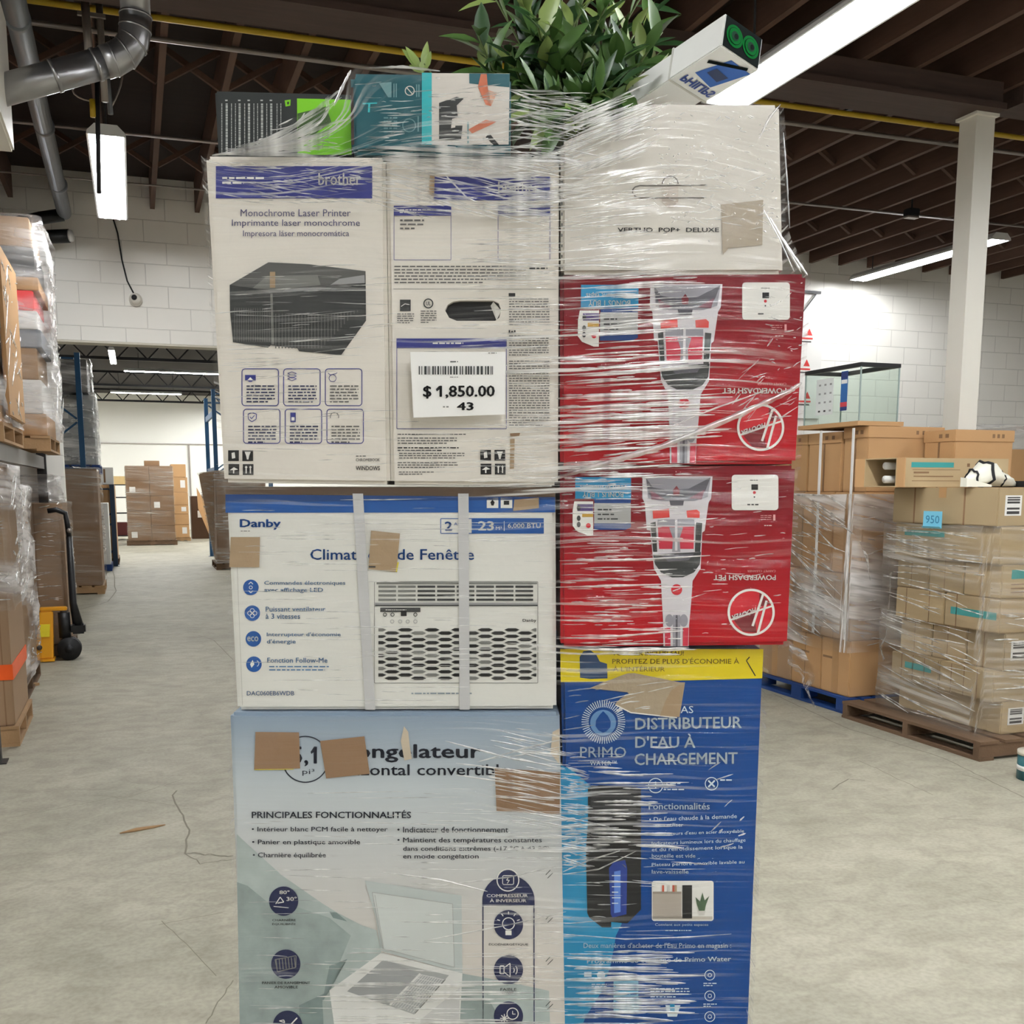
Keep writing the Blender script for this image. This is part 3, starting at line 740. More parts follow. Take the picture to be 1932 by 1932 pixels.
for i, z in enumerate((0.045, 0.125)): MB().cyl((L0 + 0.03, 0.09, z), (L0 + 0.16, 0.10, z), 0.022, label_w, 14).cyl((L0 + 0.16, 0.10, z), (L0 + 0.5, 0.11, z), 0.03, dark_m, 14).build('packed_tube', oc)
pm = MB()
def fr(a0, a1, b0, b1, mm): pm.box(a0, a1, d0 - 0.0012, d0 - 0.0004, b0, b1, mm)
fr(-0.31, 0.0, 0.115, 0.145, teal_ink)
for a in (0.10, 0.035): fr(-0.30, 0.05, a, a + 0.003, kraft_dark)
fr(-0.29, -0.18, 0.08, 0.09, kraft_dark); fr(-0.29, 0.0, 0.06, 0.066, kraft_dark); fr(0.10, 0.12, 0.12, 0.14, kraft_dark)
pm.build('printed_panel', oc)
# black and white wrapped item on the near top edge of the stack
bw = empty('fabric_bag', (4.60, 4.86, 1.502), 'small white bag with black piping slumped on the carton stack beside the pale note', 'bag')
cloth = M('white_cloth', (232, 230, 216), 0.8, bump=0.2, bscale=30); blackc = M('black_cloth', (20, 20, 24), 0.7)
prof = [(-0.15, 0.012, 0.03), (-0.10, 0.045, 0.05), (-0.04, 0.075, 0.075), (0.03, 0.07, 0.07), (0.09, 0.05, 0.045), (0.15, 0.04, 0.035), (0.20, 0.012, 0.015)]
vs = []; fs = []; ns = 16
for i, (x, ry, rz) in enumerate(prof):
    for k_ in range(ns):
        a = 2 * pi * k_ / ns; w_ = 1 + 0.16 * sin(5 * a + i * 1.3)
        vs.append((x, ry * cos(a) * w_, 0.004 + max(0.0, rz * (1 + sin(a) * w_) * 0.9)))
for i in range(len(prof) - 1):
    for k_ in range(ns): fs.append((i * ns + k_, i * ns + (k_ + 1) % ns, (i + 1) * ns + (k_ + 1) % ns, (i + 1) * ns + k_))
fs += [tuple(range(ns - 1, -1, -1)), tuple((len(prof) - 1) * ns + k_ for k_ in range(ns))]
MB().add(vs, fs, cloth, True).build('body', bw)
for i in (1, 2, 4): 
    x, ry, rz = prof[i]
    pts = []
    for k_ in range(17):
        a = 2 * pi * k_ / 16; w_ = 1.04 + 0.16 * sin(5 * a + i * 1.3); pts.append((x + (0.012 if i == 2 else -0.01), ry * cos(a) * w_, 0.006 + max(0.0, rz * (1 + sin(a) * w_) * 0.9)))
    MB().tube(pts, 0.009 if i == 2 else 0.006, blackc, 8).build('piping', bw)
MB().hexa([(-0.20, -0.06, 0.002), (-0.06, -0.10, 0.002), (-0.05, -0.03, 0.002), (-0.19, 0.0, 0.002)], [(-0.20, -0.06, 0.05), (-0.06, -0.10, 0.012), (-0.05, -0.03, 0.012), (-0.19, 0.0, 0.055)], cloth).build('flap', bw)
fp = empty('framed_panel', (5.13, 4.87, 1.502), 'flat black-edged white panel lying on the carton stack next to the white bag', 'panel')
MB().box(-0.32, 0.34, -0.2, 0.25, 0.0, 0.012, label_w).build('backing', fp)
MB().box(-0.33, 0.35, -0.215, -0.195, 0.0, 0.035, black_m).box(-0.33, 0.35, 0.245, 0.265, 0.0, 0.035, black_m).box(-0.33, -0.31, -0.195, 0.245, 0.0, 0.035, black_m).box(0.33, 0.35, -0.195, 0.245, 0.0, 0.035, black_m).build('frame', fp)

# ---------------------------------------------------------------- right: load on the blue pallet
pallet('blue pallet under the wrapped cartons between the main stack and the brown pallet', 4.40, 5.16, 5.76, 6.92, 0.11, blue_pallet_m, 'x', blocks=True)
gA = 'cartons on the blue pallet'
Az = [(0.112, 0.49), (0.492, 0.93), (0.932, 1.47)]
nm3 = ['bottom', 'middle', 'upper']
for i, (z0, z1) in enumerate(Az):
    x0 = (4.43, 4.41, 4.48)[i]
    ys = [(5.79, 6.10), (6.105, 6.45), (6.455, 6.88)]
    for j, (a, b) in enumerate(ys):
        mk = [('left', 0.45, 0.47, 0, 1, 'seam')] + ([('left', 0.05, 0.6, 0.62, 0.66, 'seam')] if i == 0 else []) + ([('left', 0.5, 0.56, 0.2, 0.7, 'print')] if i == 2 else [])
        carton('%s brown carton along the aisle side, %s layer on the blue pallet' % (('near', 'centre', 'rear')[j], nm3[i]), x0, x0 + 0.5, a, b, z0, z1, kraft[(i * 2 + j) % 4], gA, 'left' if (i + j) % 2 == 0 else None, mk)
    carton('inner brown carton of the %s layer on the blue pallet' % nm3[i], x0 + 0.505, x0 + 0.66, 5.80, 6.87, z0, z1, kraft_dark, gA)
film_shell('clear wrap round the lower cartons on the blue pallet', 4.40, 5.15, 5.78, 6.90, 0.42, 1.46, bg_film_thick, 9, top=False, slope=0.3)
# lidded boxes on top
def lidded(label, x0, x1, y0, y1, z0, z1, m):
    c = ((x0 + x1) / 2, (y0 + y1) / 2, z0)
    o = tag(MB().box(x0 + 0.006, x1 - 0.006, y0 + 0.006, y1 - 0.006, z0, z1 - 0.002, m).build('lidded_box', origin=c, bevel=0.004), label, 'box', 'lidded boxes on the blue pallet load')
    hx, hy, h = (x1 - x0) / 2, (y1 - y0) / 2, z1 - z0
    ld = MB().box(-hx, hx, -hy, hy, h - 0.075, h, m).build('lid', o, bevel=0.003)
    mb = MB()
    for u in (0.62, 0.70, 0.78): mb.box(-hx + 2 * hx * u, -hx + 2 * hx * u + 0.02, -hy - 0.0012, -hy - 0.0004, h - 0.05, h - 0.025, kraft_dark)
    for u in (0.2, 0.4): mb.box(-hx - 0.0012, -hx - 0.0004, -hy + 2 * hy * u, -hy + 2 * hy * u + 0.03, h - 0.05, h - 0.025, kraft_dark)
    mb.build('printed_marks', ld)
    MB().box(-hx - 0.001, -hx + 0.006, -0.005, 0.005, 0.002, h - 0.076, kraft_dark).build('corner_seam', o)
    return o
lidded('wide lidded carton facing the aisle corner, beside the glass tank', 4.50, 5.11, 5.80, 6.06, 1.472, 1.895, kraft[0])
lidded('lower lidded carton on the column side of the wide lidded carton', 4.93, 5.41, 5.50, 5.79, 1.474, 1.865, kraft[0])
carton('upright carton at the rear edge of the brown pallet below the lower lidded carton', 5.03, 5.49, 5.485, 5.70, 0.112, 1.472, kraft[2], gB)
lidded('lidded carton under the rear half of the glass tank', 4.49, 5.1, 6.065, 6.44, 1.472, 1.872, kraft[0])
lidded('lidded carton at the far end of the blue pallet load', 4.49, 5.1, 6.445, 6.86, 1.472, 1.872, kraft[1])
# glass fish tank
tk = empty('fish_tank', (4.60, 6.14, 1.898), 'empty glass fish tank with a black top rim standing on the lidded cartons', 'tank')
glass = clear_mat('tank_glass', (249, 253, 251), 0.05)
tx, ty, th = 0.15, 0.30, 0.40
MB().box(-tx - .03, tx + .03, -ty - .03, ty + .03, 0.0, 0.028, kraft[0]).build('card_tray', tk)
for nm, b in (('front_pane', (-tx, tx, -ty, -ty + .005)), ('rear_pane', (-tx, tx, ty - .005, ty)), ('side_pane', (-tx, -tx + .005, -ty + .006, ty - .006)), ('side_pane', (tx - .005, tx, -ty + .006, ty - .006))):
    MB().box(*b, 0.029, th - 0.002, glass).build(nm, tk)
MB().box(-tx - .006, tx + .006, -ty - .006, -ty + .03, th - .025, th, black_m).box(-tx - .006, tx + .006, ty - .03, ty + .006, th - .025, th, black_m).box(-tx - .006, -tx + .03, -ty + .03, ty - .03, th - .025, th, black_m).box(tx - .03, tx + .006, -ty + .03, ty - .03, th - .025, th, black_m).build('top_rim', tk)
edge = M('silicone_seal', (150, 165, 162), 0.4)
for sx_, sy_ in ((-1, -1), (1, -1), (-1, 1), (1, 1)): MB().box(sx_ * tx - 0.004, sx_ * tx + 0.004, sy_ * ty - 0.004, sy_ * ty + 0.004, 0.029, th - 0.026, edge).build('corner_seal', tk)
bl = M('sticker_blue', (38, 96, 160), 0.5); rd = M('sticker_red', (196, 60, 70), 0.5); navy = M('sticker_navy', (34, 52, 110), 0.5)
X = -tx - 0.002
MB().box(X, X + .001, -0.17, -0.10, 0.11, 0.36, bl).build('side_sticker', tk)
MB().box(X - .001, X, -0.17, -0.10, 0.31, 0.355, navy).box(X - .001, X, -0.165, -0.105, 0.28, 0.305, label_w).box(X - .001, X, -0.17, -0.10, 0.105, 0.13, navy).box(X - .001, X, -0.17, -0.10, 0.13, 0.16, rd).build('sticker_print', tk)
mb = MB().box(X, X + .0008, -0.02, 0.17, 0.09, 0.33, M('sheet_pale', (222, 226, 224), 0.6))
for i in range(4):
    for j in range(3): mb.box(X - .0012, X - .0004, 0.13 - 0.06 * j - .012, 0.13 - 0.06 * j + .01, 0.11 + 0.058 * i, 0.122 + 0.058 * i, label_ink if i == 0 and j < 2 else M('ink_pale', (150, 150, 150), .6))
mb.build('instruction_sheet', tk)
# more stock behind
carton('tan wrapped carton standing further back towards the block wall, at the picture edge', 6.15, 6.9, 6.7, 7.4, 0.12, 1.80, kraft[1], None, 'x')
pallet('wooden pallet under the tan carton near the column', 6.05, 7.0, 6.6, 7.5, 0.118, wood_m, 'x')
film_shell('crumpled clear film heaped on the tan carton beyond the lidded boxes', 6.15, 6.9, 6.7, 7.4, 1.802, 1.98, bg_film_thick, 21, out=0.02, amp=0.03)
tn = empty('paint_tin', (4.30, 4.13, 0.0), 'small teal tin with a pale lid on the floor before the brown pallet', 'tin')
tin_p = aty(1934, 1470, 4.13); tn.location.x = tin_p.x + 0.06
MB().cyl((0, 0, 0), (0, 0, 0.13), 0.085, M('tin_teal', (40, 96, 104), 0.4), 24).build('body', tn)
MB().cyl((0, 0, 0.13), (0, 0, 0.15), 0.088, M('tin_lid', (214, 206, 190), 0.4), 24).build('lid', tn)
MB().cyl((0, 0, 0.05), (0, 0, 0.075), 0.0862, label_w, 24).build('label_band', tn)

# loose tails of film hanging from the right-hand loads
def ribbon(pts, w, mat, mb, seed=0):
    """a narrow gathered strip of film following pts (3-D), twisted"""
    R = random.Random(seed); vs = []; P_ = [Vector(p) for p in pts]; n = len(P_)
    for i, p in enumerate(P_):
        d = (P_[min(i + 1, n - 1)] - P_[max(0, i - 1)]).normalized()
        s = d.cross(Vector((0.3, -1, 0.1))).normalized(); q_ = d.cross(s)
        a = R.uniform(-0.9, 0.9); s = s * cos(a) + q_ * sin(a)
        ww = w[i] if isinstance(w, (list, tuple)) else w
        vs += [p - s * ww / 2, p + q_ * ww * 0.15, p + s * ww / 2]
    fs = []
    for i in range(n - 1): fs += [(3 * i, 3 * i + 1, 3 * i + 4, 3 * i + 3), (3 * i + 1, 3 * i + 2, 3 * i + 5, 3 * i + 4)]
    k = len(mb.v); mb.add(vs, fs, mat, True)
tail_m = film('film_tail', 30.0, 30.0, 0.9, 0.15, lo=0.30, hi=0.60)
def uvbox(o):
    l = o.data.uv_layers.new(name='wrap')
    for lp in o.data.loops: c_ = o.data.vertices[lp.vertex_index].co; l.data[lp.index].uv = (c_.x + c_.y, c_.z)
    return o
mb = MB()
ribbon([aty(1682, 1080, 5.46), aty(1680, 1120, 5.46), aty(1676, 1160, 5.5), aty(1672, 1200, 5.5), aty(1662, 1220, 5.48), aty(1668, 1245, 5.48)], [0.06, 0.07, 0.03, 0.025, 0.07, 0.03], tail_m, mb, 4)
o = uvbox(mb.build('film_tail')); tag(o, 'twisted hank of film hanging in the gap between the two carton stacks', 'film')
mb = MB()
ribbon([atx(1492, 1215, 4.36), atx(1510, 1245, 4.37), atx(1530, 1275, 4.37), atx(1522, 1300, 4.37), atx(1535, 1330, 4.37), atx(1548, 1352, 4.36)], [0.02, 0.2, 0.26, 0.1, 0.05, 0.03], tail_m, mb, 6)
o = uvbox(mb.build('film_tail')); tag(o, 'loose flap of torn film trailing down over the blue pallet', 'film')
mb = MB()
ribbon([atx(1530, 950, 4.36), atx(1580, 985, 4.36), atx(1620, 1015, 4.36), atx(1635, 1050, 4.36), atx(1642, 1095, 4.36)], 0.025, tail_m, mb, 8)
o = uvbox(mb.build('film_tail')); tag(o, 'drawn-out strand of film running diagonally across the blue pallet cartons', 'film')
for px, wl in ((1545, 'further'), (1606, 'nearer')):
    o = MB().box(4.395, 4.40, *sorted((atx(px, 830, 4.39).y, atx(px + 4, 830, 4.39).y)), 0.50, 1.88, label_w).build('strapping_band'); tag(o, 'thin pale strap down the aisle side of the blue pallet load, the %s of two' % wl, 'strap')

# ---------------------------------------------------------------- left: loads along the aisle
gL = 'wrapped loads standing along the aisle'
def load(label, x0, x1, y0, y1, z1, m, pal_label, pm, flab, fz0=None, fm=None, seed=0, zp=0.12, top=True, mk=None, blocks=False):
    pallet(pal_label, x0 - 0.02, x1 + 0.02, y0 - 0.02, y1 + 0.02, zp, pm, 'x', blocks=blocks)
    o = carton(label, x0, x1, y0, y1, zp + 0.002, z1, m, gL, None, mk)
    if flab: film_shell(flab, x0, x1 + 0.02, y0, y1, fz0 if fz0 is not None else zp, z1 + 0.01, fm or bg_film, seed, top=top, amp=0.02)
    return o
load('tall brown carton at the near end of the aisle with an orange band round it', -1.85, -0.72, 6.68, 7.5, 1.62, kraft[3], 'new pale wooden pallet under the orange-banded carton', wood_m,
     'thick milky film bunched over the top of the orange-banded carton', 0.80, bg_film_thick, 31, mk=[('front', 0.86, 0.868, 0, 1, 'seam'), ('front', 0.955, 0.962, 0, .45, 'seam')])
om = M('orange_band', (236, 92, 30), 0.4)
z_ = aty(20, 1268, 6.68).z
tag(MB().box(-1.857, -0.713, 6.672, 6.6765, z_ - 0.045, z_ + 0.045, om).box(-0.7185, -0.713, 6.6765, 7.507, z_ - 0.045, z_ + 0.045, om).box(-1.857, -1.8515, 6.6765, 7.507, z_ - 0.045, z_ + 0.045, om).box(-1.8515, -0.7185, 7.502, 7.507, z_ - 0.045, z_ + 0.045, om).build('orange_strap'),
    'bright orange band round the brown carton nearest in the aisle', 'strap')
load('brown carton wholly wrapped in film behind the orange-banded carton', -1.85, -0.80, 7.85, 9.2, 1.5, kraft[2], 'dark pallet under the second wrapped carton of the aisle', wood_dark, 'clear film round the second carton of the aisle', None, bg_film_thick, 33)
load('tall brown carton wrapped in clear film behind the yellow pallet truck', -1.8, -0.60, 10.12, 10.9, 1.36, kraft[3], 'pallet hidden under the carton behind the yellow truck', wood_dark, 'shiny clear film round the carton behind the yellow truck', None, bg_film, 35,
     mk=[('front', 0.80, 0.808, 0, 1, 'seam')])
film_shell('milky film gathered into a neck above the carton behind the yellow truck', -1.5, -0.66, 10.2, 10.85, 1.372, 1.60, bg_film_thick, 36, amp=0.03, flare=0.08)
load('grey-brown wrapped carton inside the wide opening, taller than the truck handle', -1.6, -0.48, 16.1, 17.2, 1.76, kraft_dark, 'pale wooden pallet of the grey-brown carton inside the opening', wood_m, 'clear film round the grey-brown carton inside the opening', None, bg_film, 37)
load('wrapped mixed carton behind the grey-brown one in the far room', -1.5, -0.80, 18.12, 19.2, 1.45, kraft[3], 'wooden pallet of the mixed carton in the far room', wood_m, 'milky film over the mixed carton in the far room', 0.5, bg_film_thick, 39)
load('narrow white carton on a bright blue pallet in the far room', -1.3, -0.46, 20.5, 21.4, 1.22, label_w, 'bright blue pallet under the narrow white carton', blue_pallet_m, None, blocks=True)
load('tan carton just beyond the narrow white carton', -1.3, -0.36, 22.2, 23.4, 1.55, kraft[0], 'wooden pallet of the tan carton in the far room', wood_dark, None)
# rack against the block wall carrying the upper loads
def rack(label, x0, x1, y0, y1, H_, levels, mat, beam_mat, name='pallet_rack'):
    e = empty(name, ((x0 + x1) / 2, (y0 + y1) / 2, 0), label, 'rack')
    hx, hy = (x1 - x0) / 2, (y1 - y0) / 2
    for sy_ in (-1, 1):
        for sx_ in (-1, 1):
            u = MB().box(sx_ * hx - .04, sx_ * hx + .04, sy_ * hy - .035, sy_ * hy + .035, 0.006, H_, mat).build('upright', e)
            MB().box(sx_ * hx - .07, sx_ * hx + .07, sy_ * hy - .06, sy_ * hy + .06, 0, 0.006, mat).build('foot_plate', u)
        z = 0.3; fl = 1
        while z + 0.75 < H_:
            MB().beam((-fl * (hx - .05), sy_ * hy, z), (fl * (hx - .05), sy_ * hy, z + 0.7), 0.03, 0.03, mat, (0, 1, 0)).build('brace', e); z += 0.75; fl = -fl
        for z in (0.25, H_ * 0.5, H_ - 0.1): MB().box(-hx + .05, hx - .05, sy_ * hy - .015, sy_ * hy + .015, z, z + 0.03, mat).build('cross_bar', e)
    for z in levels:
        for sx_ in (-1, 1): MB().box(sx_ * hx - .025, sx_ * hx + .025, -hy + .036, hy - .036, z - 0.11, z, beam_mat).build('load_beam', e)
    return e
grey_beam = M('grey_rack_beam', (120, 116, 112), 0.5)
rack('grey-beamed pallet rack along the near aisle carrying the wrapped upper loads', -1.78, -0.80, 6.3, 10.88, 2.0, (1.78,), M('black_rack', (30, 28, 28), 0.5), grey_beam)
pallet('light new pallet on the rack beam under the near upper load', -1.85, -0.74, 7.3, 8.55, 1.90, wood_m, 'x', z0=1.782)
pallet('light new pallet on the rack beam under the far upper load', -1.85, -0.60, 9.15, 10.3, 1.90, wood_m, 'x', z0=1.782)
gU = 'cartons in the upper loads of the rack'
def up(label, *b, **k): return carton(label, *b, group=gU, **k)
up('tall upright carton on the near upper load with its top leaning over', -1.3, -0.76, 7.35, 7.9, 1.902, 3.05, mat=kraft[0])
up('long flat board carton standing on edge against the near upper load', -0.742, -0.715, 7.5, 8.5, 1.95, 3.0, mat=kraft[1])
up('pale carton low in the near upper load beside the upright carton', -1.8, -1.31, 7.35, 8.4, 1.902, 2.5, mat=label_w)
up('white topped carton upper part of the near upper load', -1.8, -1.31, 7.35, 8.4, 2.502, 3.2, mat=kraft[2])
up('carton behind the upright one on the near upper load', -1.3, -0.76, 7.91, 8.5, 1.902, 2.95, mat=kraft[0])
film_shell('thick wrinkled film round the near upper load on the rack', -1.82, -0.75, 7.33, 8.52, 1.902, 3.0, bg_film_thick, 41, amp=0.03, top=False)
zz = 1.902; cols = [(kraft[0], 0.17, 'tan'), (label_w, 0.26, 'white printed'), (kraft[2], 0.24, 'brown'), (M('grey_carton', (120, 124, 130), .6), 0.14, 'grey'), (label_w, 0.14, 'small white'), (M('red_carton', (222, 60, 66), .5), 0.15, 'bright red'), (kraft[1], 0.10, 'flat kraft'), (M('slate_carton', (92, 92, 92), .6), 0.22, 'dark slate'), (kraft[2], 0.22, 'topmost brown')]
for i, (m_, h_, nmx) in enumerate(cols):
    up('%s carton in the far upper load on the rack' % nmx, -1.5, -0.62 - 0.02 * (i % 3), 9.2, 10.2, zz, zz + h_ - 0.002, mat=m_); zz += h_
film_shell('milky film tent round the far upper load, drawn in towards the top', -1.55, -0.58, 9.18, 10.24, 1.902, 3.55, bg_film_thick, 43, amp=0.04)
up('dark-sided carton on the rack floor level behind the bunched film', -1.72, -0.9, 8.0, 9.0, 1.52, 1.66, mat=kraft[1])
# blue rack beyond the opening
rack('tall dark blue pallet rack inside the opening holding grey wrapped loads', -1.70, -0.73, 18.0, 20.4, 3.55, (1.72, 3.0), blue_steel, blue_steel)
pallet('blue pallet on the tall rack under the lower grey wrapped load', -1.55, -0.5, 18.5, 19.8, 1.86, blue_pallet_m, 'x', z0=1.722, blocks=True)
gy = M('grey_goods', (150, 152, 152), 0.5, var=0.2)
for i in range(5):
    carton('%s grey carton in the wrapped load on the tall blue rack' % ordw[i], -1.5, -0.55, 18.55, 19.75, 1.862 + 0.22 * i, 1.862 + 0.22 * i + 0.217, gy, 'grey cartons on the blue rack', None, [('front', 0.3, 0.6, 0.3, 0.7, 'white')])
film_shell('shiny film round the grey cartons on the tall blue rack', -1.52, -0.53, 18.53, 19.77, 1.862, 3.0, bg_film_thick, 45, amp=0.03)
for i in range(2):
    carton('%s dark carton on the top level of the tall blue rack' % ('lower', 'higher')[i], -1.4, -0.62, 18.6, 19.7, 3.002 + 0.26 * i, 3.002 + 0.26 * i + 0.257, M('dim_goods', (84, 82, 80), 0.6), 'dark cartons on the blue rack top', None)
film_shell('film gathered over the dark cartons on the top level of the blue rack', -1.42, -0.58, 18.58, 19.72, 3.002, 3.53, bg_film_thick, 47, amp=0.04)
carton('white crate with black slots on the low stand beyond the wrapped loads', -0.95, -0.36, 21.85, 22.1, 1.56, 1.88, label_w, None, None, [('front', 0.30, 0.36, 0.1, 0.9, 'seam'), ('front', 0.42, 0.48, 0.1, 0.9, 'seam'), ('front', 0.56, 0.62, 0.1, 0.9, 'seam'), ('front', 0.70, 0.76, 0.1, 0.9, 'seam')], name='crate')
rack('dark blue low stand carrying the white crate in the far room', -1.35, -0.40, 21.75, 22.15, 1.556, (1.55, 0.9), M('navy_steel', (24, 44, 66), .5), M('navy_steel'), name='stand')
# dark shelving and carton stacks at the end
e = empty('shelving_unit', (-0.45, 33.0, 0), 'dark shelving unit with a pale board on top beside the far carton stack', 'shelf')
for x in (-0.42, 0.42): MB().box(x - .03, x + .03, -.3, .3, 0, 1.58, dark_m).build('side_panel', e)
for z in (0.1, 0.75, 1.2, 1.56): MB().box(-.39, .39, -.3, .3, z, z + .03, dark_m).build('shelf', e)
MB().box(-.44, .46, -.32, .32, 1.592, 1.82, M('pale_board', (226, 196, 140), .6)).build('top_board', e)
MB().box(-.3, .25, -.25, .25, .132, .5, M('dark_red_bin', (84, 30, 28), .5)).build('bin', e)
pallet('dark pallet under the far grey-brown carton stack', -0.24, 1.02, 29.4, 30.6, 0.12, wood_dark, 'x')
zz = 0.122
for i in range(5):
    for j in range(2):
        h_ = 0.388
        mk = [('front', 0.15, 0.4, 0.2, 0.6, 'white')] if (i + j) % 3 == 0 else [('front', 0.15, 0.6, 0.45, 0.55, 'print')]
        carton('%s grey-brown carton, %s layer of the far stack at the end of the aisle' % (('shelf-side', 'wall-corner')[j], ordw[i]), -0.2 + 0.59 * j, -0.2 + 0.59 * (j + 1) - 0.006, 29.45, 30.5, zz, zz + h_ - 0.004, kraft_dark, 'cartons of the far stack', None, mk)
    zz += h_
carton('small flat carton lying on top of the far grey-brown stack', 0.28, 0.66, 29.5, 29.9, zz + 0.0, zz + 0.13, kraft_dark, None)
film_shell('faint film round the far grey-brown carton stack', -0.2, 0.98, 29.45, 30.5, 0.13, 2.06, bg_film, 49, top=False)
zz = 0.1
pallet('small pallet under the tan carton column at the far end', 0.98, 1.46, 31.5, 32.3, 0.098, wood_m, 'x')
for i, h_ in enumerate((0.36, 0.30, 0.25, 0.36, 0.42, 0.36)):
    carton('%s tan carton in the narrow column beside the far grey-brown stack' % ordw[i], 1.0, 1.43 - 0.03 * (i == 5), 31.5, 32.2, zz, zz + h_ - 0.004, kraft[0], 'cartons of the narrow far column', None, [('front', 0.55, 0.85, 0.3, 0.8, 'white')] if i % 2 == 0 else None); zz += h_
carton('dark brown cabinet-like carton between the narrow column and the slanted load', 1.55, 2.15, 32.6, 33.2, 0.002, 1.25, M('dark_brown_carton', (70, 46, 26), .6), None, None, [('front', 0.3, 0.5, 0.5, 0.66, 'white')])
tag(MB().hexa([(1.72, 32.0, 0.9), (2.05, 32.0, 0.002), (2.05, 32.05, 0.002), (1.72, 32.05, 0.9)], [(1.70, 32.0, 1.5), (2.3, 32.0, 0.3), (2.3, 32.05, 0.3), (1.70, 32.05, 1.5)], kraft[0]).build('cardboard_sheet', origin=(1.9, 32, 0)), 'tan cardboard sheet leaning beside the dark brown carton', 'cardboard')
# slanted wrapped load on the other side of the aisle
sl = empty('wrapped_load', (1.75, 20.7, 0.12), 'brown wrapped load that widens upwards, standing across the aisle by the blue post', 'load')
MB().hexa([(-0.36, -0.55, 0.0), (0.5, -0.6, 0), (0.5, 0.6, 0), (-0.34, 0.5, 0)], [(-0.36, -0.6, 1.68), (0.55, -0.6, 1.70), (0.55, 0.6, 1.66), (-0.60, 0.25, 1.64)], kraft_dark).build('load_body', sl, bevel=0.02)
o = MB().hexa([(-0.38, -0.57, 0.0), (0.52, -0.62, 0), (0.52, 0.62, 0), (-0.36, 0.52, 0)], [(-0.38, -0.62, 1.69), (0.57, -0.62, 1.71), (0.57, 0.62, 1.67), (-0.62, 0.26, 1.65)], bg_film).build('film_cover', sl); uvbox(o)
pallet('dark pallet under the slanted wrapped load', 1.36, 2.3, 20.1, 21.3, 0.118, wood_dark, 'x')
rack('blue pallet rack beside the slanted wrapped load in the far room', 1.55, 2.6, 21.9, 24.2, 3.4, (1.9, 3.0), blue_steel, blue_steel)

# ---------------------------------------------------------------- yellow pallet truck
pt_m = M('truck_yellow', (234, 164, 30), 0.4, var=0.05); rub = M('truck_rubber', (26, 26, 28), 0.6)
pt = empty('pallet_truck', (-0.66, 9.98, 0), 'yellow hand pallet truck with a black handle parked in the aisle', 'pallet truck')
MB().hexa([(-0.22, -0.10, 0.03), (-0.07, -0.10, 0.03), (-0.07, 0.03, 0.03), (-0.22, 0.03, 0.03)], [(-0.16, -0.06, 0.44), (-0.055, -0.06, 0.44), (-0.055, 0.03, 0.44), (-0.16, 0.03, 0.44)], pt_m).build('frame_plate', pt, bevel=0.008)
MB().box(-0.16, 0.06, -0.06, 0.03, 0.441, 0.47, pt_m).build('top_bridge', pt, bevel=0.006)
for y in (-0.06, 0.045): MB().box(-1.05, -0.221, y - 0.04, y + 0.04, 0.05, 0.10, pt_m).build('fork', pt)
MB().box(-0.23, -0.06, -0.12, 0.05, 0.008, 0.029, pt_m).build('foot_bar', pt)
MB().cyl((-0.175, -0.104, 0.13), (-0.175, -0.08, 0.13), 0.022, black_m, 14).build('axle_bolt', pt)
MB().add([(-0.172, -0.092, 0.22), (-0.09, -0.092, 0.22), (-0.08, -0.081, 0.33), (-0.155, -0.081, 0.33)], [(0, 1, 2, 3)], M('sticker_yellow', (240, 220, 50), .4)).build('sticker', pt)
for y in (-0.07, 0.0): 
    w_ = MB().cyl((0.06, y, 0.102), (0.06, y + 0.05, 0.102), 0.1, rub, 24).build('wheel', pt)
    MB().cyl((0.06, y - 0.003, 0.102), (0.06, y + 0.053, 0.102), 0.04, dark_m, 16).build('hub', w_)
MB().cyl((0.03, -0.01, 0.2), (0.03, -0.01, 0.42), 0.05, black_m, 16).cyl((0.03, -0.01, 0.42), (0.03, -0.01, 0.46), 0.03, conduit_m, 12).build('hydraulic_pump', pt)
MB().box(0.08, 0.20, -0.06, 0.05, 0.23, 0.32, black_m).build('handle_joint', pt, bevel=0.015)
MB().tube([(0.14, -0.01, 0.30), (0.11, -0.01, 0.5), (0.11, -0.01, 1.08)], [0.045, 0.03, 0.026], black_m, 12).build('handle_shaft', pt)
MB().tube([(0.11, -0.01, 1.06), (0.10, -0.01, 1.2), (0.09, -0.01, 1.28), (0.02, -0.01, 1.31), (-0.05, -0.01, 1.30)], 0.022, black_m, 10).build('handle_loop', pt)
MB().ball((0.115, -0.03, 1.13), 0.022, conduit_m, 10).build('release_lever', pt)
# bits on the floor
a, b = atz(226, 1572, 0.006), atz(312, 1556, 0.006)
tag(MB().tube([a, a + (b - a) * 0.35 + Vector((0, 0, .002)), a + (b - a) * 0.7, b], [0.003, 0.009, 0.007, 0.002], wood_m, 6, 0.5).build('wood_splinter', origin=a), 'pale wood splinter lying on the concrete near the long crack', 'splinter')
a, b = atz(46, 1295, 0.012), atz(70, 1290, 0.012)
tag(MB().beam(a, b, 0.05, 0.02, wood_m).build('wood_offcut', origin=a), 'short pale wood offcut on the floor beside the wrapped aisle loads', 'offcut')
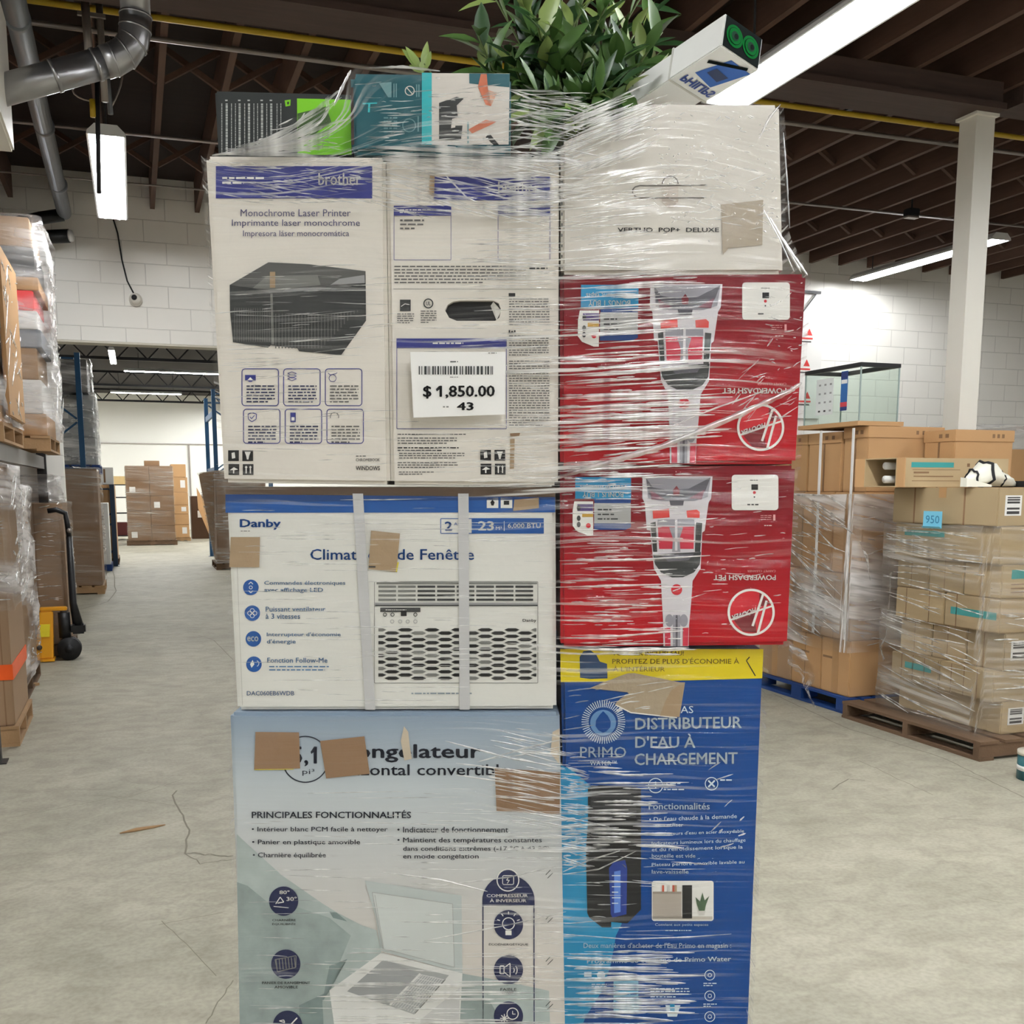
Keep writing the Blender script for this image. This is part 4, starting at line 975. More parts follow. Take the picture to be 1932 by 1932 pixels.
# ================================================================ the wrapped stack in the middle
class Zp(Print):
    """printing given in an enlarged window of the photograph: origin (ox, oy), enlargement sc"""
    ox = oy = 0.0; sc = 1.0
    def win(s, ox, oy, sc): s.ox, s.oy, s.sc = ox, oy, sc; return s
    def pt(s, x, y, layer): return Print.pt(s, s.ox + x / s.sc, s.oy + y / s.sc, layer)
D0 = 1.80
white_c = M('white_carton', (224, 218, 208), 0.6, var=0.04, scale=4, bump=0.04, bscale=70)
def stack_box(name, label, quad, depth, mat, D=D0, zbot=None, group='boxes of the wrapped stack', cat='box', bevel=0.006, carton_name='carton', front=None):
    """upright box whose front corners are quad (TL, TR, BR, BL in pixels)"""
    c = [wf(x, y, D) for x, y in quad]
    if zbot is not None:
        for i, j in ((3, 0), (2, 1)):
            f = (zbot - c[j][1]) / (c[i][1] - c[j][1]); c[i] = (c[j][0] + (c[i][0] - c[j][0]) * f, zbot)
    ox = (c[2][0] + c[3][0]) / 2; oz = min(c[2][1], c[3][1]); oy = D + depth / 2
    e = empty(name, st2w(ox, oy, oz), label, cat, group, -YAW)
    o = Vector((ox, oy, oz))
    bot = [Vector((c[3][0], D, c[3][1])) - o, Vector((c[2][0], D, c[2][1])) - o, Vector((c[2][0], D + depth, c[2][1])) - o, Vector((c[3][0], D + depth, c[3][1])) - o]
    top = [Vector((c[0][0], D, c[0][1])) - o, Vector((c[1][0], D, c[1][1])) - o, Vector((c[1][0], D + depth, c[1][1])) - o, Vector((c[0][0], D + depth, c[0][1])) - o]
    if front:
        fr_ = [Vector((x, D, z)) - o for x, z in (wf(a, b, D) for a, b in front)]; n = len(fr_); bk = [q + Vector((0, depth, 0)) for q in fr_]
        body = MB().add(fr_ + bk, [tuple(range(n - 1, -1, -1)), tuple(range(n, 2 * n))] + [(i, (i + 1) % n, (i + 1) % n + n, i + n) for i in range(n)], mat).build(carton_name, e, bevel=bevel)
    else: body = MB().hexa(bot, top, mat).build(carton_name, e, bevel=bevel)
    p = Zp(D, o)
    return e, p, body, o
# ---- pallet underneath
w0 = st2w(-0.02, D0 + 0.42)
pe = pallet('wooden pallet under the tall wrapped stack of appliance cartons', -0.5, 0.5, -0.42, 0.42, 0.118, wood_m, 'x')
pe.location = (w0.x, w0.y, 0); pe.rotation_euler = (0, 0, -YAW)

# ---- inks
navy_i = M('ink_navy', (26, 34, 74), 0.5); blue_i = M('ink_printer_blue', (50, 56, 130), 0.5); grey_i = M('ink_grey', (96, 94, 92), 0.5)
black_i = M('ink_black', (22, 22, 24), 0.45); dk_i = M('ink_charcoal', (52, 54, 54), 0.5); mid_i = M('ink_midgrey', (120, 120, 116), 0.5)
white_i = M('ink_white', (232, 230, 224), 0.5, var=0.02); db_i = M('ink_appliance_blue', (16, 78, 150), 0.5); kraft_i = M('kraft_patch', (164, 140, 110), 0.7, var=0.08, bump=0.08)
brown_i = M('brown_patch', (142, 112, 84), 0.72, var=0.08, bump=0.08); clear_tape = M('strap_tape', (196, 196, 196), 0.25, spec=0.5)

# ---- first printer carton
e, p, b, o = stack_box('printer_box', 'white printer carton showing a dark printer picture above six outlined icons', [(387, 293), (727, 296), (736, 914), (422, 910)], 0.42, white_c)
p.win(380, 100, 2.76)
p.rect('brand_banner', blue_i, 76, 590, 890, 758, 1)
p.text('brand_lettering', white_i, 'brother', 610, 625, 832, 690, 3, 0.015)
p.fine('brand_lettering', white_i, 110, 640, 330, 690, 2, 3)
v = M('ink_violet_grey', (78, 76, 112), 0.5)
p.text('title_lettering', v, 'Monochrome Laser Printer', 205, 815, 778, 852, 2, 0.0)
p.text('title_lettering', v, 'Imprimante laser monochrome', 160, 868, 826, 912, 2, 0.0)
p.text('title_lettering', v, 'Impresora láser monocromática', 218, 925, 770, 965, 2, 0.0)
p.win(380, 480, 2.76)
pp = 'product_picture'
p.poly(pp, dk_i, [(148, 160), (350, 42), (560, 52), (855, 88), (858, 345), (728, 525), (510, 505), (500, 490), (362, 474), (348, 486), (165, 458), (150, 300)], 1)
p.poly(pp, M('ink_slate', (86, 86, 84), .5), [(148, 160), (350, 42), (560, 52), (855, 88), (850, 130), (610, 175), (420, 190), (350, 200), (268, 176)], 2)
p.poly(pp, mid_i, [(268, 176), (345, 112), (605, 108), (622, 160), (380, 186)], 3)
p.poly(pp, M('ink_pale', (150, 148, 142), .5), [(672, 160), (720, 128), (850, 108), (852, 150)], 3)
p.poly(pp, mid_i, [(360, 205), (372, 205), (380, 470), (366, 470)], 3)
for i in range(16): p.rect(pp, M('ink_rib', (92, 92, 90), .5), 172 + i * 12, 280, 177 + i * 12, 455, 2)
for i in range(26): p.rect(pp, M('ink_rib'), 385 + i * 17, 310 if i < 20 else 300, 391 + i * 17, 490 if i < 14 else 490 - (i - 14) * 18, 2)
p.rect(pp, kraft_i, 358, 92, 386, 175, 4)
ic = 'feature_panel'
for r in range(2):
    for c in range(3):
        x0 = 212 + c * 217 + r * 8; y0 = 596 + r * 210
        p.frame(ic, blue_i, x0, y0, x0 + 190, y0 + (192 if r == 0 else 178), 16, 4.5, 1)
        p.fine(ic, navy_i if c < 2 else grey_i, x0 + 24, y0 + 82, x0 + 172, y0 + 180, 6, 2, 0.5, c * 5 + r)
p.rect(ic, blue_i, 228, 628, 284, 656, 2); p.poly(ic, white_i, [(240, 656), (272, 656), (256, 640)], 3); p.poly(ic, blue_i, [(240, 656), (272, 656), (262, 664), (250, 664)], 2)
for k in range(3): p.line(ic, blue_i, [(450, 620 + 14 * k), (472, 630 + 14 * k), (496, 620 + 14 * k), (472, 612 + 14 * k), (450, 620 + 14 * k)], 3, 2)
p.line(ic, blue_i, [(660, 618), (672, 628), (700, 622), (708, 616)], 3, 2); p.ring(ic, blue_i, 684, 645, 20, 3, 2, 20)
p.line(ic, blue_i, [(244, 832), (264, 824), (288, 832), (286, 858), (264, 872), (246, 858), (244, 832)], 4, 2); p.line(ic, blue_i, [(254, 846), (262, 856), (278, 838)], 4, 2)
p.rect(ic, blue_i, 464, 824, 492, 874, 2); p.rect(ic, white_i, 470, 848, 486, 866, 3)
p.ring(ic, grey_i, 694, 846, 24, 4, 2, 20, pi * 0.9, pi * 2.1)
def handling(p, x, y, part='handling_marks'):
    for i, (a, bq) in enumerate(((0, 0), (74, 0), (2, 72), (76, 72))):
        p.rect(part, black_i, x + a, y + bq, x + a + 56, y + bq + 56, 1)
    p.poly(part, white_i, [(x + 18, y + 14), (x + 34, y + 10), (x + 38, y + 40), (x + 20, y + 44)], 2)
    p.poly(part, white_i, [(x + 86, y + 8), (x + 118, y + 8), (x + 110, y + 28), (x + 106, y + 48), (x + 98, y + 48), (x + 94, y + 28)], 2)
    p.poly(part, white_i, [(x + 8, y + 104), (x + 30, y + 88), (x + 52, y + 100), (x + 32, y + 104), (x + 32, y + 120), (x + 26, y + 120), (x + 26, y + 104)], 2)
    for k in (0, 22): p.poly(part, white_i, [(x + 86 + k, y + 90), (x + 94 + k, y + 80), (x + 102 + k, y + 90), (x + 97 + k, y + 90), (x + 97 + k, y + 120), (x + 91 + k, y + 120), (x + 91 + k, y + 90)], 2)
handling(p, 140, 1020)
p.text('footer_lettering', grey_i, 'CHROMEBOOK', 805, 1062, 930, 1078, 2, 0.01); p.fine('footer_lettering', grey_i, 805, 1044, 915, 1056, 1, 2)
p.text('footer_lettering', black_i, 'WINDOWS', 805, 1102, 930, 1124, 2, 0.015)
p.finish(e, {'brand_banner': 'dark blue band', 'product_picture': 'dark grey printed picture of a printer'})

# ---- second printer carton, side face out, with a hand hole cut through
e, p, b, o = stack_box('printer_box', 'white printer carton turned side-on with a dark hand hole, behind the white price card', [(728, 298), (1055, 298), (1053, 916), (737, 914)], 0.42, white_c)
p.win(380, 480, 2.76)
def hole_pts(): return [(1268, 290), (1282, 262), (1310, 246), (1345, 240), (1520, 240), (1548, 254), (1562, 290), (1550, 330), (1530, 346), (1330, 346), (1290, 330)]
hp_ = [p.pt(x, y, 0) for x, y in hole_pts()]
n = len(hp_)
cut = MB().add([q_ + Vector((0, -0.03, 0)) for q_ in hp_] + [q_ + Vector((0, 0.05, 0)) for q_ in hp_], [tuple(range(n)), tuple(range(2 * n - 1, n - 1, -1))] + [((i + 1) % n, i, i + n, (i + 1) % n + n) for i in range(n)], black_i).build('cutter', e)
bm = bmesh.new(); bm.from_mesh(cut.data); bmesh.ops.recalc_face_normals(bm, faces=bm.faces); bm.to_mesh(cut.data); bm.free()
bm = bmesh.new(); bm.from_mesh(b.data); bmesh.ops.recalc_face_normals(bm, faces=bm.faces); bm.to_mesh(b.data); bm.free()
md = b.modifiers.new('hole', 'BOOLEAN'); md.object = cut; md.operation = 'DIFFERENCE'; md.solver = 'EXACT'
bpy.context.view_layer.update()
nm_ = bpy.data.meshes.new_from_object(b.evaluated_get(bpy.context.evaluated_depsgraph_get()))
b.modifiers.clear(); b.data = nm_; bpy.data.objects.remove(cut)
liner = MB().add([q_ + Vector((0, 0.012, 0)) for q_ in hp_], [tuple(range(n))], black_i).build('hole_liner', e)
MB().add([p.pt(1520, 242, 0) + Vector((0, .008, 0)), p.pt(1562, 290, 0) + Vector((0, .008, 0)), p.pt(1536, 340, 0) + Vector((0, .008, 0)), p.pt(1505, 262, 0) + Vector((0, .012, 0))], [(0, 1, 2, 3)], white_i).build('hole_flap', e)
p.win(380, 100, 2.76)
p.rect('brand_banner', blue_i, 1210, 645, 1815, 768, 1)
p.text('brand_lettering', white_i, 'brother', 1545, 672, 1760, 730, 3, 0.012)
for x0, x1 in ((1003, 1300), (1545, 1815)):
    p.frame('spec_table', blue_i, x0, 797, x1, 1078, 2, 2.5, 1); p.rect('spec_table', blue_i, x0, 797, x1, 848, 2); p.fine('spec_table', white_i, x0 + 30, 812, x0 + 210, 838, 2, 3)
p.fine('spec_table', grey_i, 1035, 862, 1160, 925, 3, 2)
p.poly('kraft_patch', kraft_i, [(1190, 640), (1215, 640), (1212, 755), (1186, 730)], 3)
p.win(380, 480, 2.76)
p.fine('fine_print', grey_i, 1005, 55, 1690, 155, 6, 1, 0.38); p.fine('fine_print', black_i, 1708, 64, 1820, 82, 1, 1)
p.line('fine_print', mid_i, [(1000, 180), (1850, 182)], 2, 1)
p.rect('certification_marks', dk_i, 1034, 236, 1090, 296, 1); p.line('certification_marks', white_i, [(1040, 272), (1060, 258), (1084, 262)], 3, 2); p.fine('certification_marks', grey_i, 1020, 305, 1108, 362, 5, 1)
p.ring('certification_marks', dk_i, 1182, 256, 26, 6, 1, 24); p.text('certification_marks', dk_i, 'UL', 1170, 246, 1194, 266, 2, 0.02); p.fine('certification_marks', grey_i, 1142, 290, 1224, 360, 6, 1)
p.rect('fine_print', black_i, 1600, 202, 1634, 220, 1); p.fine('fine_print', grey_i, 1602, 226, 1812, 372, 11, 1, 0.4)
p.rect('fine_print', black_i, 1600, 395, 1608, 413, 1); p.rect('fine_print', black_i, 1628, 395, 1636, 413, 1); p.rect('fine_print', black_i, 1614, 398, 1622, 410, 1)
p.fine('fine_print', grey_i, 1602, 418, 1808, 530, 9, 1, 0.4); p.fine('fine_print', grey_i, 1602, 550, 1812, 895, 27, 1, 0.4)
p.frame('photo_panel', blue_i, 1018, 440, 1588, 908, 2, 3, 1); p.rect('photo_panel', blue_i, 1016, 438, 1586, 488, 2); p.fine('photo_panel', white_i, 1205, 455, 1395, 472, 1, 3)
p.fine('fine_print', black_i, 1022, 932, 1435, 942, 1, 1); p.fine('fine_print', grey_i, 1022, 950, 1330, 990, 3, 1); p.fine('fine_print', black_i, 1022, 1000, 1340, 1028, 2, 1)
p.fine('fine_print', grey_i, 1030, 1030, 1370, 1066, 3, 1); p.fine('fine_print', grey_i, 1022, 1078, 1335, 1115, 3, 1); p.fine('fine_print', grey_i, 1028, 1128, 1210, 1150, 2, 1)
handling(p, 1452, 1018)
p.poly('kraft_patch', kraft_i, [(1608, 935), (1632, 930), (1628, 1115), (1606, 1118)], 1); p.poly('kraft_patch', brown_i, [(1606, 932), (1660, 930), (1655, 945), (1612, 950)], 2)
for k_ in range(9): p.rect('perforation', dk_i, 1874, 60 + k_ * -55 - 2, 1880, 60 + k_ * -55 + 14, 1)
p.finish(e, {'hole_liner': 'dark inside of the hand hole', 'brand_banner': 'dark blue band'})

# ---- white capsule machine carton
e, p, b, o = stack_box('coffee_machine_box', 'plain white carton with a tab handle slot, standing on the red cartons', [(1058, 203), (1471, 196), (1478, 516), (1058, 517)], 0.30, M('ivory_carton', (216, 211, 202), 0.55, var=0.03, scale=3), front=[(1058, 268), (1109, 246), (1188, 212), (1228, 195), (1471, 196), (1478, 516), (1058, 517)])
p.win(1030, 170, 3.788)
gr = M('ink_warm_grey', (84, 78, 70), 0.5)
p.line('handle_slot', gr, [(1150, 680), (940, 682), (830, 684), (670, 684), (635, 694), (618, 716), (620, 740), (640, 762), (680, 772), (830, 772), (945, 772), (1130, 772)], 9, 1)
p.ring('handle_slot', gr, 888, 672, 60, 8, 1, 20, pi, 2 * pi)
p.poly('handle_slot', M('ink_beige', (178, 166, 154), .55), [(828, 776), (948, 776), (945, 800), (905, 840), (870, 838), (830, 800)], 1)
p.rect('handle_slot', M('ink_beige_pale', (206, 196, 186), .55), 830, 690, 945, 768, 1)
p.text('title_lettering', dk_i, 'VERTUO  POP+  DELUXE', 512, 984, 1236, 1016, 2, 0.02)
p.poly('paper_patch', M('taupe_patch', (170, 158, 140), .7), [(1250, 820), (1552, 786), (1545, 1108), (1305, 1130), (1262, 1182)], 3)
p.finish(e, {'paper_patch': 'brown paper square stuck over the corner'})

# ---- two red vacuum cartons
red_c = M('red_carton_fade', (150, 12, 28), 0.5, var=0.10, scale=3, spec=0.2)
red_hi = M('ink_bright_red', (196, 22, 40), 0.42)
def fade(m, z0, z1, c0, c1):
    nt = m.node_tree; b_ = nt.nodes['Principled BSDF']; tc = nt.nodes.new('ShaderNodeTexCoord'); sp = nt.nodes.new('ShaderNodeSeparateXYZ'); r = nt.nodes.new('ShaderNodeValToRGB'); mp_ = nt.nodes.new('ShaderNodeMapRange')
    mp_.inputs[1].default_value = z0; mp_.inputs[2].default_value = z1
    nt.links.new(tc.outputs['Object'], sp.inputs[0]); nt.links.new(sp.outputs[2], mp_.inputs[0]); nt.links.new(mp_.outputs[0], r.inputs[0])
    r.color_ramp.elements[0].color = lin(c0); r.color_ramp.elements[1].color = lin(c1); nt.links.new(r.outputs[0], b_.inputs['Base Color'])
fade(red_c, 0.04, 0.26, (172, 10, 26), (116, 10, 26))  # carton red grows darker towards the top
def vacuum_print(p, f):
    """f maps the lower carton's enlarged coordinates onto this carton"""
    q = lambda pts: [f(x, y) for x, y in pts]
    pv, pb, pw = 'product_picture', 'offer_panel', 'spec_card'
    lg = M('ink_cool_white', (214, 210, 214), .5); cg = M('ink_cool_grey', (150, 148, 156), .5); sm = M('ink_smoke', (92, 90, 98), .5)
    pr = M('ink_coral', (214, 70, 66), .5); tk_ = M('ink_tank_red', (190, 44, 66), .5)
    def P(mat, pts, l): p.poly(pv, mat, q(pts), l)
    P(lg, [(665, 150), (1175, 150), (1165, 310), (1146, 342), (1118, 545), (1100, 560), (1088, 820), (1030, 912), (1020, 1060), (1004, 1235), (1000, 1388), (818, 1388), (815, 1200), (806, 1050), (800, 912), (748, 820), (722, 545), (696, 540), (682, 345), (664, 310)], 1)
    P(cg, [(690, 160), (1162, 158), (1140, 300), (1040, 330), (800, 330), (705, 310)], 2)
    P(sm, [(690, 160), (740, 230), (850, 250), (1000, 240), (1160, 158), (1120, 260), (1050, 300), (800, 310), (710, 280)], 3)
    P(M('ink_mauve', (120, 70, 84), .5), [(1000, 310), (1118, 245), (1095, 318)], 4); P(M('ink_mauve'), [(730, 318), (720, 250), (830, 318)], 4)
    P(M('ink_maroon', (110, 20, 34), .5), [(890, 292), (886, 250), (912, 218), (936, 252), (932, 292)], 5)
    P(sm, [(860, 325), (966, 325), (960, 362), (868, 362)], 4)
    P(pr, [(738, 398), (858, 386), (862, 448), (742, 458)], 3); P(pr, [(985, 400), (1060, 392), (1082, 410), (1080, 452), (990, 450)], 3)
    P(dk_i, [(722, 490), (760, 480), (772, 700), (742, 700)], 3); P(dk_i, [(1055, 485), (1100, 490), (1085, 700), (1046, 700)], 3)
    P(tk_, [(772, 512), (1044, 512), (1040, 682), (782, 682)], 3)
    p.line(pv, lg, q([(772, 512), (1044, 512), (1040, 682), (782, 682), (772, 512)]), 7, 4)
    P(cg, [(858, 520), (960, 520), (935, 600), (940, 700), (880, 700), (885, 600)], 5); P(lg, [(900, 450), (918, 450), (918, 690), (900, 690)], 6)
    P(cg, [(776, 462), (1042, 462), (1044, 508), (772, 508)], 3)
    P(dk_i, [(740, 718), (1090, 700), (1082, 790), (1040, 850), (960, 884), (880, 886), (800, 850), (756, 790)], 3)
    P(sm, [(800, 722), (1040, 712), (1000, 760), (850, 770)], 4)
    c = f(913, 975); p.ngon(pv, red_hi, c[0], c[1], 40, layer=3); p.line(pv, lg, q([(885, 985), (940, 965)]), 6, 4)
    for s_ in (-1, 1):
        c = f(913 + s_ * 52, 1200); p.ngon(pv, cg, c[0], c[1], 30, 46, 3)
        P(tk_, [(913 + s_ * 46, 1250), (913 + s_ * 88, 1250), (913 + s_ * 84, 1385), (913 + s_ * 44, 1385)], 3)
    P(cg, [(886, 1160), (940, 1160), (940, 1388), (886, 1388)], 3); P(sm, [(906, 1160), (920, 1160), (920, 1388), (906, 1388)], 4)
    # offer panel
    sk = M('ink_sky', (38, 142, 190), .5); ny = M('ink_deep_blue', (24, 62, 124), .5); sv = M('ink_silver', (172, 172, 170), .45)
    def Q(mat, pts, l): p.poly(pb, mat, q(pts), l)
    Q(sk, [(175, 155), (582, 155), (582, 312), (175, 312)], 1); Q(ny, [(310, 312), (582, 312), (578, 345), (316, 345)], 1); Q(sv, [(312, 345), (580, 345), (580, 492), (312, 492)], 1); Q(ny, [(312, 492), (580, 492), (582, 520), (540, 540), (312, 540)], 1)
    a, b_ = f(210, 205), f(545, 242); p.text(pb, white_i, 'Pretraitant tapis', a[0], a[1], b_[0], b_[1], 2, 0.015, True)
    a, b_ = f(228, 262), f(525, 302); p.text(pb, white_i, 'BONUS 1 BUY', a[0], a[1], b_[0], b_[1], 2, 0.02, True)
    for yy in (380, 415, 448): a, b_ = f(338, yy), f(560, yy + 24); p.fine(pb, dk_i, a[0], a[1], b_[0], b_[1], 1, 2)
    Q(white_i, [(168, 332), (305, 332), (305, 582), (270, 582), (185, 548), (156, 510), (156, 400)], 2)
    Q(M('ink_violet', (84, 66, 120), .5), [(190, 352), (304, 352), (304, 402), (190, 402)], 3); Q(M('ink_gold', (190, 150, 60), .5), [(225, 418), (304, 418), (304, 446), (225, 446)], 3)
    for yy in (380, 455, 500): c = f(200, yy); p.ngon(pb, dk_i, c[0], c[1], 14, 20, 4, 14)
    c = f(270, 508); p.ngon(pb, red_hi, c[0], c[1], 18, layer=4, n=16)
    # spec card
    a, b_ = f(1315, 138), f(1655, 396); p.rounded(pw, white_i, a[0], a[1], b_[0], b_[1], 24, 1)
    a, b_ = f(1448, 172), f(1526, 184); p.fine(pw, dk_i, a[0], a[1], b_[0], b_[1], 1, 2)
    a, b_ = f(1458, 208), f(1506, 248); p.rect(pw, black_i, a[0], a[1], b_[0], b_[1], 2)
    c = f(1480, 268); p.ngon(pw, red_hi, c[0], c[1], 11, layer=2, n=12); c = f(1480, 300); p.ngon(pw, dk_i, c[0], c[1], 6, layer=2, n=10)
    a, b_ = f(1428, 345), f(1528, 366); p.fine(pw, black_i, a[0], a[1], b_[0], b_[1], 1, 2, 0.8)
    pk = M('ink_pink', (214, 150, 150), .5)
    a, b_ = f(1525, 428), f(1606, 470); p.fine('fine_print', pk, a[0], a[1], b_[0], b_[1], 3, 1, 0.3); a, b_ = f(1617, 428), f(1633, 472); p.rect('fine_print', pk, a[0], a[1], b_[0], b_[1], 1)
    a, b_ = f(1552, 502), f(1638, 514); p.fine('fine_print', white_i, a[0], a[1], b_[0], b_[1], 1, 1, 0.8)
    a, b_ = f(1428, 832), f(1635, 848); p.text('title_lettering', pk, 'CARPET CLEANER', a[0], a[1], b_[0], b_[1], 2, 0.0, True)
    a, b_ = f(1183, 868), f(1636, 906); p.text('title_lettering', white_i, 'POWERDASH PET', a[0], a[1], b_[0], b_[1], 2, 0.03, True)
    # round emblem, printed upside down
    cx_, cy_ = f(1456, 1140)
    p.ngon('round_emblem', red_hi, cx_, cy_, 160, layer=1, n=40)
    p.poly('round_emblem', M('ink_dark_red', (112, 8, 22), .5), [(cx_ - 150, cy_ + 30), (cx_ + 20, cy_ - 30), (cx_ + 40, cy_ + 150), (cx_ - 60, cy_ + 140)], 2)
    p.poly('round_emblem', M('ink_dark_red'), [(cx_ + 60, cy_ - 150), (cx_ + 140, cy_ - 60), (cx_ + 60, cy_ - 40)], 2)
    p.ring('round_emblem', white_i, cx_, cy_, 172, 17, 3, 48)
    p.line('round_emblem', white_i, [(cx_ + 88, cy_ - 135), (cx_ + 10, cy_ + 100)], 17, 3); p.line('round_emblem', white_i, [(cx_ + 112, cy_ - 85), (cx_ + 48, cy_ + 155)], 17, 3)
    p.line('round_emblem', white_i, [(cx_ - 148, cy_ + 55), (cx_ + 150, cy_ - 45)], 13, 3); 
    p.text('round_emblem', white_i, 'HOOVER', cx_ - 142, cy_ - 38, cx_ + 34, cy_ + 2, 3, 0.03, True, 60.0)
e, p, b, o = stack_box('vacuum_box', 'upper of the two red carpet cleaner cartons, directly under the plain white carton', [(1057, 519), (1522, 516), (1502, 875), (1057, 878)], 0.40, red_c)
p.win(1040, 500, 3.864)
vacuum_print(p, lambda x, y: ((x - 665) * 1.03 + 722 - (y - 150) * 0.012, (y - 150) * 1.055 + 140))
p.finish(e, {'spec_card': 'white rounded card', 'product_picture': 'upside-down picture of a grey and red cleaner'})
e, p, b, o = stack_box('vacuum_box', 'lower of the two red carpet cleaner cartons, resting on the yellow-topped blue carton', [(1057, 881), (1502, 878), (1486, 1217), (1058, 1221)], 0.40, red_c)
p.win(1040, 860, 3.864)
vacuum_print(p, lambda x, y: (x, y))
p.finish(e, {'spec_card': 'white rounded card', 'product_picture': 'upside-down picture of a grey and red cleaner'})

# ---- window air conditioner carton
ac_c = M('cool_white_carton', (222, 221, 214), 0.55, var=0.04, scale=4, bump=0.04, bscale=60)
e, p, b, o = stack_box('air_conditioner_box', 'white carton with a blue top band and a printed air conditioner grille', [(426, 918), (1048, 918), (1050, 1338), (447, 1340)], 0.45, ac_c, D=D0 + 0.012)
p.win(410, 910, 2.927)
p.poly('blue_band', db_i, [(46, 66), (1866, 82), (1866, 166), (46, 168)], 1)
p.poly('blue_band', M('ink_deep_band', (16, 60, 118), .5), [(46, 66), (1866, 82), (1866, 96), (46, 110)], 2)
p.poly('gap_shade_strip', M('gap_shadow_brown', (84, 66, 50), .7), [(46, 26), (1866, 26), (1866, 82), (46, 66)], 1)  # dark strip painted for the shaded gap above this carton
for x in (1488, 1565): p.rect('handling_marks', white_i, x, 84, x + 64, 142, 2)
p.poly('handling_marks', black_i, [(1520, 96), (1532, 110), (1526, 128), (1514, 128), (1508, 110)], 3); p.rect('handling_marks', black_i, 1582, 102, 1612, 124, 3)
p.text('brand_lettering', db_i, 'Danby', 125, 203, 352, 262, 2, 0.035); p.fine('brand_lettering', mid_i, 130, 264, 236, 274, 1, 2)
p.frame('rating_panel', db_i, 1234, 200, 1420, 282, 2, 4, 1); p.rect('rating_panel', db_i, 1405, 198, 1803, 283, 1)
p.text('rating_panel', db_i, '2', 1256, 216, 1298, 266, 2, 0.03); p.text('rating_panel', db_i, 'ANS', 1306, 222, 1366, 238, 2, 0.0)
p.text('rating_panel', white_i, '23', 1440, 214, 1528, 266, 2, 0.03); p.text('rating_panel', white_i, 'M²', 1538, 244, 1572, 262, 2, 0.0); p.text('rating_panel', white_i, '6,000 BTU', 1604, 226, 1786, 256, 2, 0.015); p.rect('rating_panel', white_i, 1583, 214, 1586, 268, 2)
p.text('title_lettering', db_i, 'Climatiseur de Fenêtre', 514, 368, 1418, 428, 2, 0.012)
rows = ((186, 580, 'Commandes électroniques', 'avec affichage LED'), (194, 722, 'Puissant ventilateur', 'à 3 vitesses'), (200, 864, "Interrupteur d'économie", "d'énergie"), (203, 1004, 'Fonction Follow-Me', None))
for i, (cx_, cy_, a, b_) in enumerate(rows):
    p.ngon('feature_icon', db_i, cx_, cy_, 43, layer=1)
    w_ = (448, 330, 408, 332)[i]; w2 = (325, 190, 160, 0)[i]
    x0 = cx_ + 74
    p.text('feature_lettering', M('ink_steel_blue', (74, 118, 160), .5), a, x0, cy_ - 36, x0 + w_, cy_ - 8, 2, 0.012)
    if b_: p.text('feature_lettering', M('ink_steel_blue'), b_, x0, cy_ + 2, x0 + w2, cy_ + 32, 2, 0.012)
    else: p.fine('feature_lettering', M('ink_steel_blue'), x0 + 10, cy_ + 4, x0 + 340, cy_ + 40, 2, 2, 0.35)
p.ring('feature_icon', white_i, 186, 580, 10, 3, 2, 14); p.line('feature_icon', white_i, [(174, 562), (186, 550), (198, 562)], 4, 2); p.line('feature_icon', white_i, [(174, 598), (186, 610), (198, 598)], 4, 2)
for k_ in range(4): p.ring('feature_icon', white_i, 194 + 14 * cos(k_ * pi / 2), 722 + 14 * sin(k_ * pi / 2), 13, 3, 2, 14)
p.text('feature_icon', white_i, 'eco', 166, 850, 228, 878, 2, 0.02); p.poly('feature_icon', white_i, [(190, 1024), (182, 1004), (196, 980), (206, 1004)], 2); p.ring('feature_icon', white_i, 214, 1000, 18, 3, 2, 18, -1.2, 1.2)
p.text('model_lettering', M('ink_dim_blue', (80, 110, 150), .5), 'DAC060EB6WDB', 164, 1152, 426, 1176, 2, 0.01)
p.fine('model_lettering', M('ink_pale_steel', (140, 152, 160), .5), 1072, 1156, 1806, 1174, 1, 1, 0.7)
# printed air conditioner
pa_ = 'product_picture'
p.frame(pa_, mid_i, 868, 548, 1770, 1108, 4, 3, 1)
p.rect(pa_, mid_i, 880, 552, 1766, 562, 2); p.rect(pa_, M('ink_pale', (150, 148, 142)), 872, 664, 1768, 684, 2); p.rect(pa_, dk_i, 872, 676, 1768, 682, 3)
for r in range(4):
    y = 570 + r * 24
    for c in range(8):
        x0 = 890 + c * 108
        p.rect(pa_, (mid_i if c < 2 else dk_i), x0, y, x0 + 98, y + 12, 2)
p.rect(pa_, dk_i, 900, 692, 1122, 716, 2); p.rect(pa_, black_i, 1014, 706, 1046, 738, 3); p.fine(pa_, white_i, 930, 700, 1090, 708, 1, 3)
for x in (926, 968, 1094): p.ring(pa_, dk_i, x, 730, 11, 4, 2, 14)
for x in (966, 1010, 1052, 1094): p.ring(pa_, M('ink_pale'), x, 768, 11, 3, 2, 14)
p.text(pa_, dk_i, 'Danby', 1686, 754, 1762, 774, 2, 0.02)
for r in range(16):
    y = 814 + r * 17.8
    for c in range(8):
        cx_ = 892 + c * 147 + (73 if r % 2 else 0) - 0
        x0, x1 = max(890, cx_ - 42), min(1762, cx_ + 42)
        if x1 - x0 < 8: continue
        p.poly(pa_, black_i if (r * 7 + c * 5) % 6 else mid_i, [(x0, y), (max(x0, cx_ - 22), y - 9), (min(x1, cx_ + 22), y - 9), (x1, y), (min(x1, cx_ + 22), y + 9), (max(x0, cx_ - 22), y + 9)], 2)
for x0, x1, xb in ((748, 806, 818), (1330, 1388, 1338)): p.poly('strap_tape', clear_tape, [(x0, 62), (x1, 62), (xb + 56, 1254), (xb, 1254)], 4)
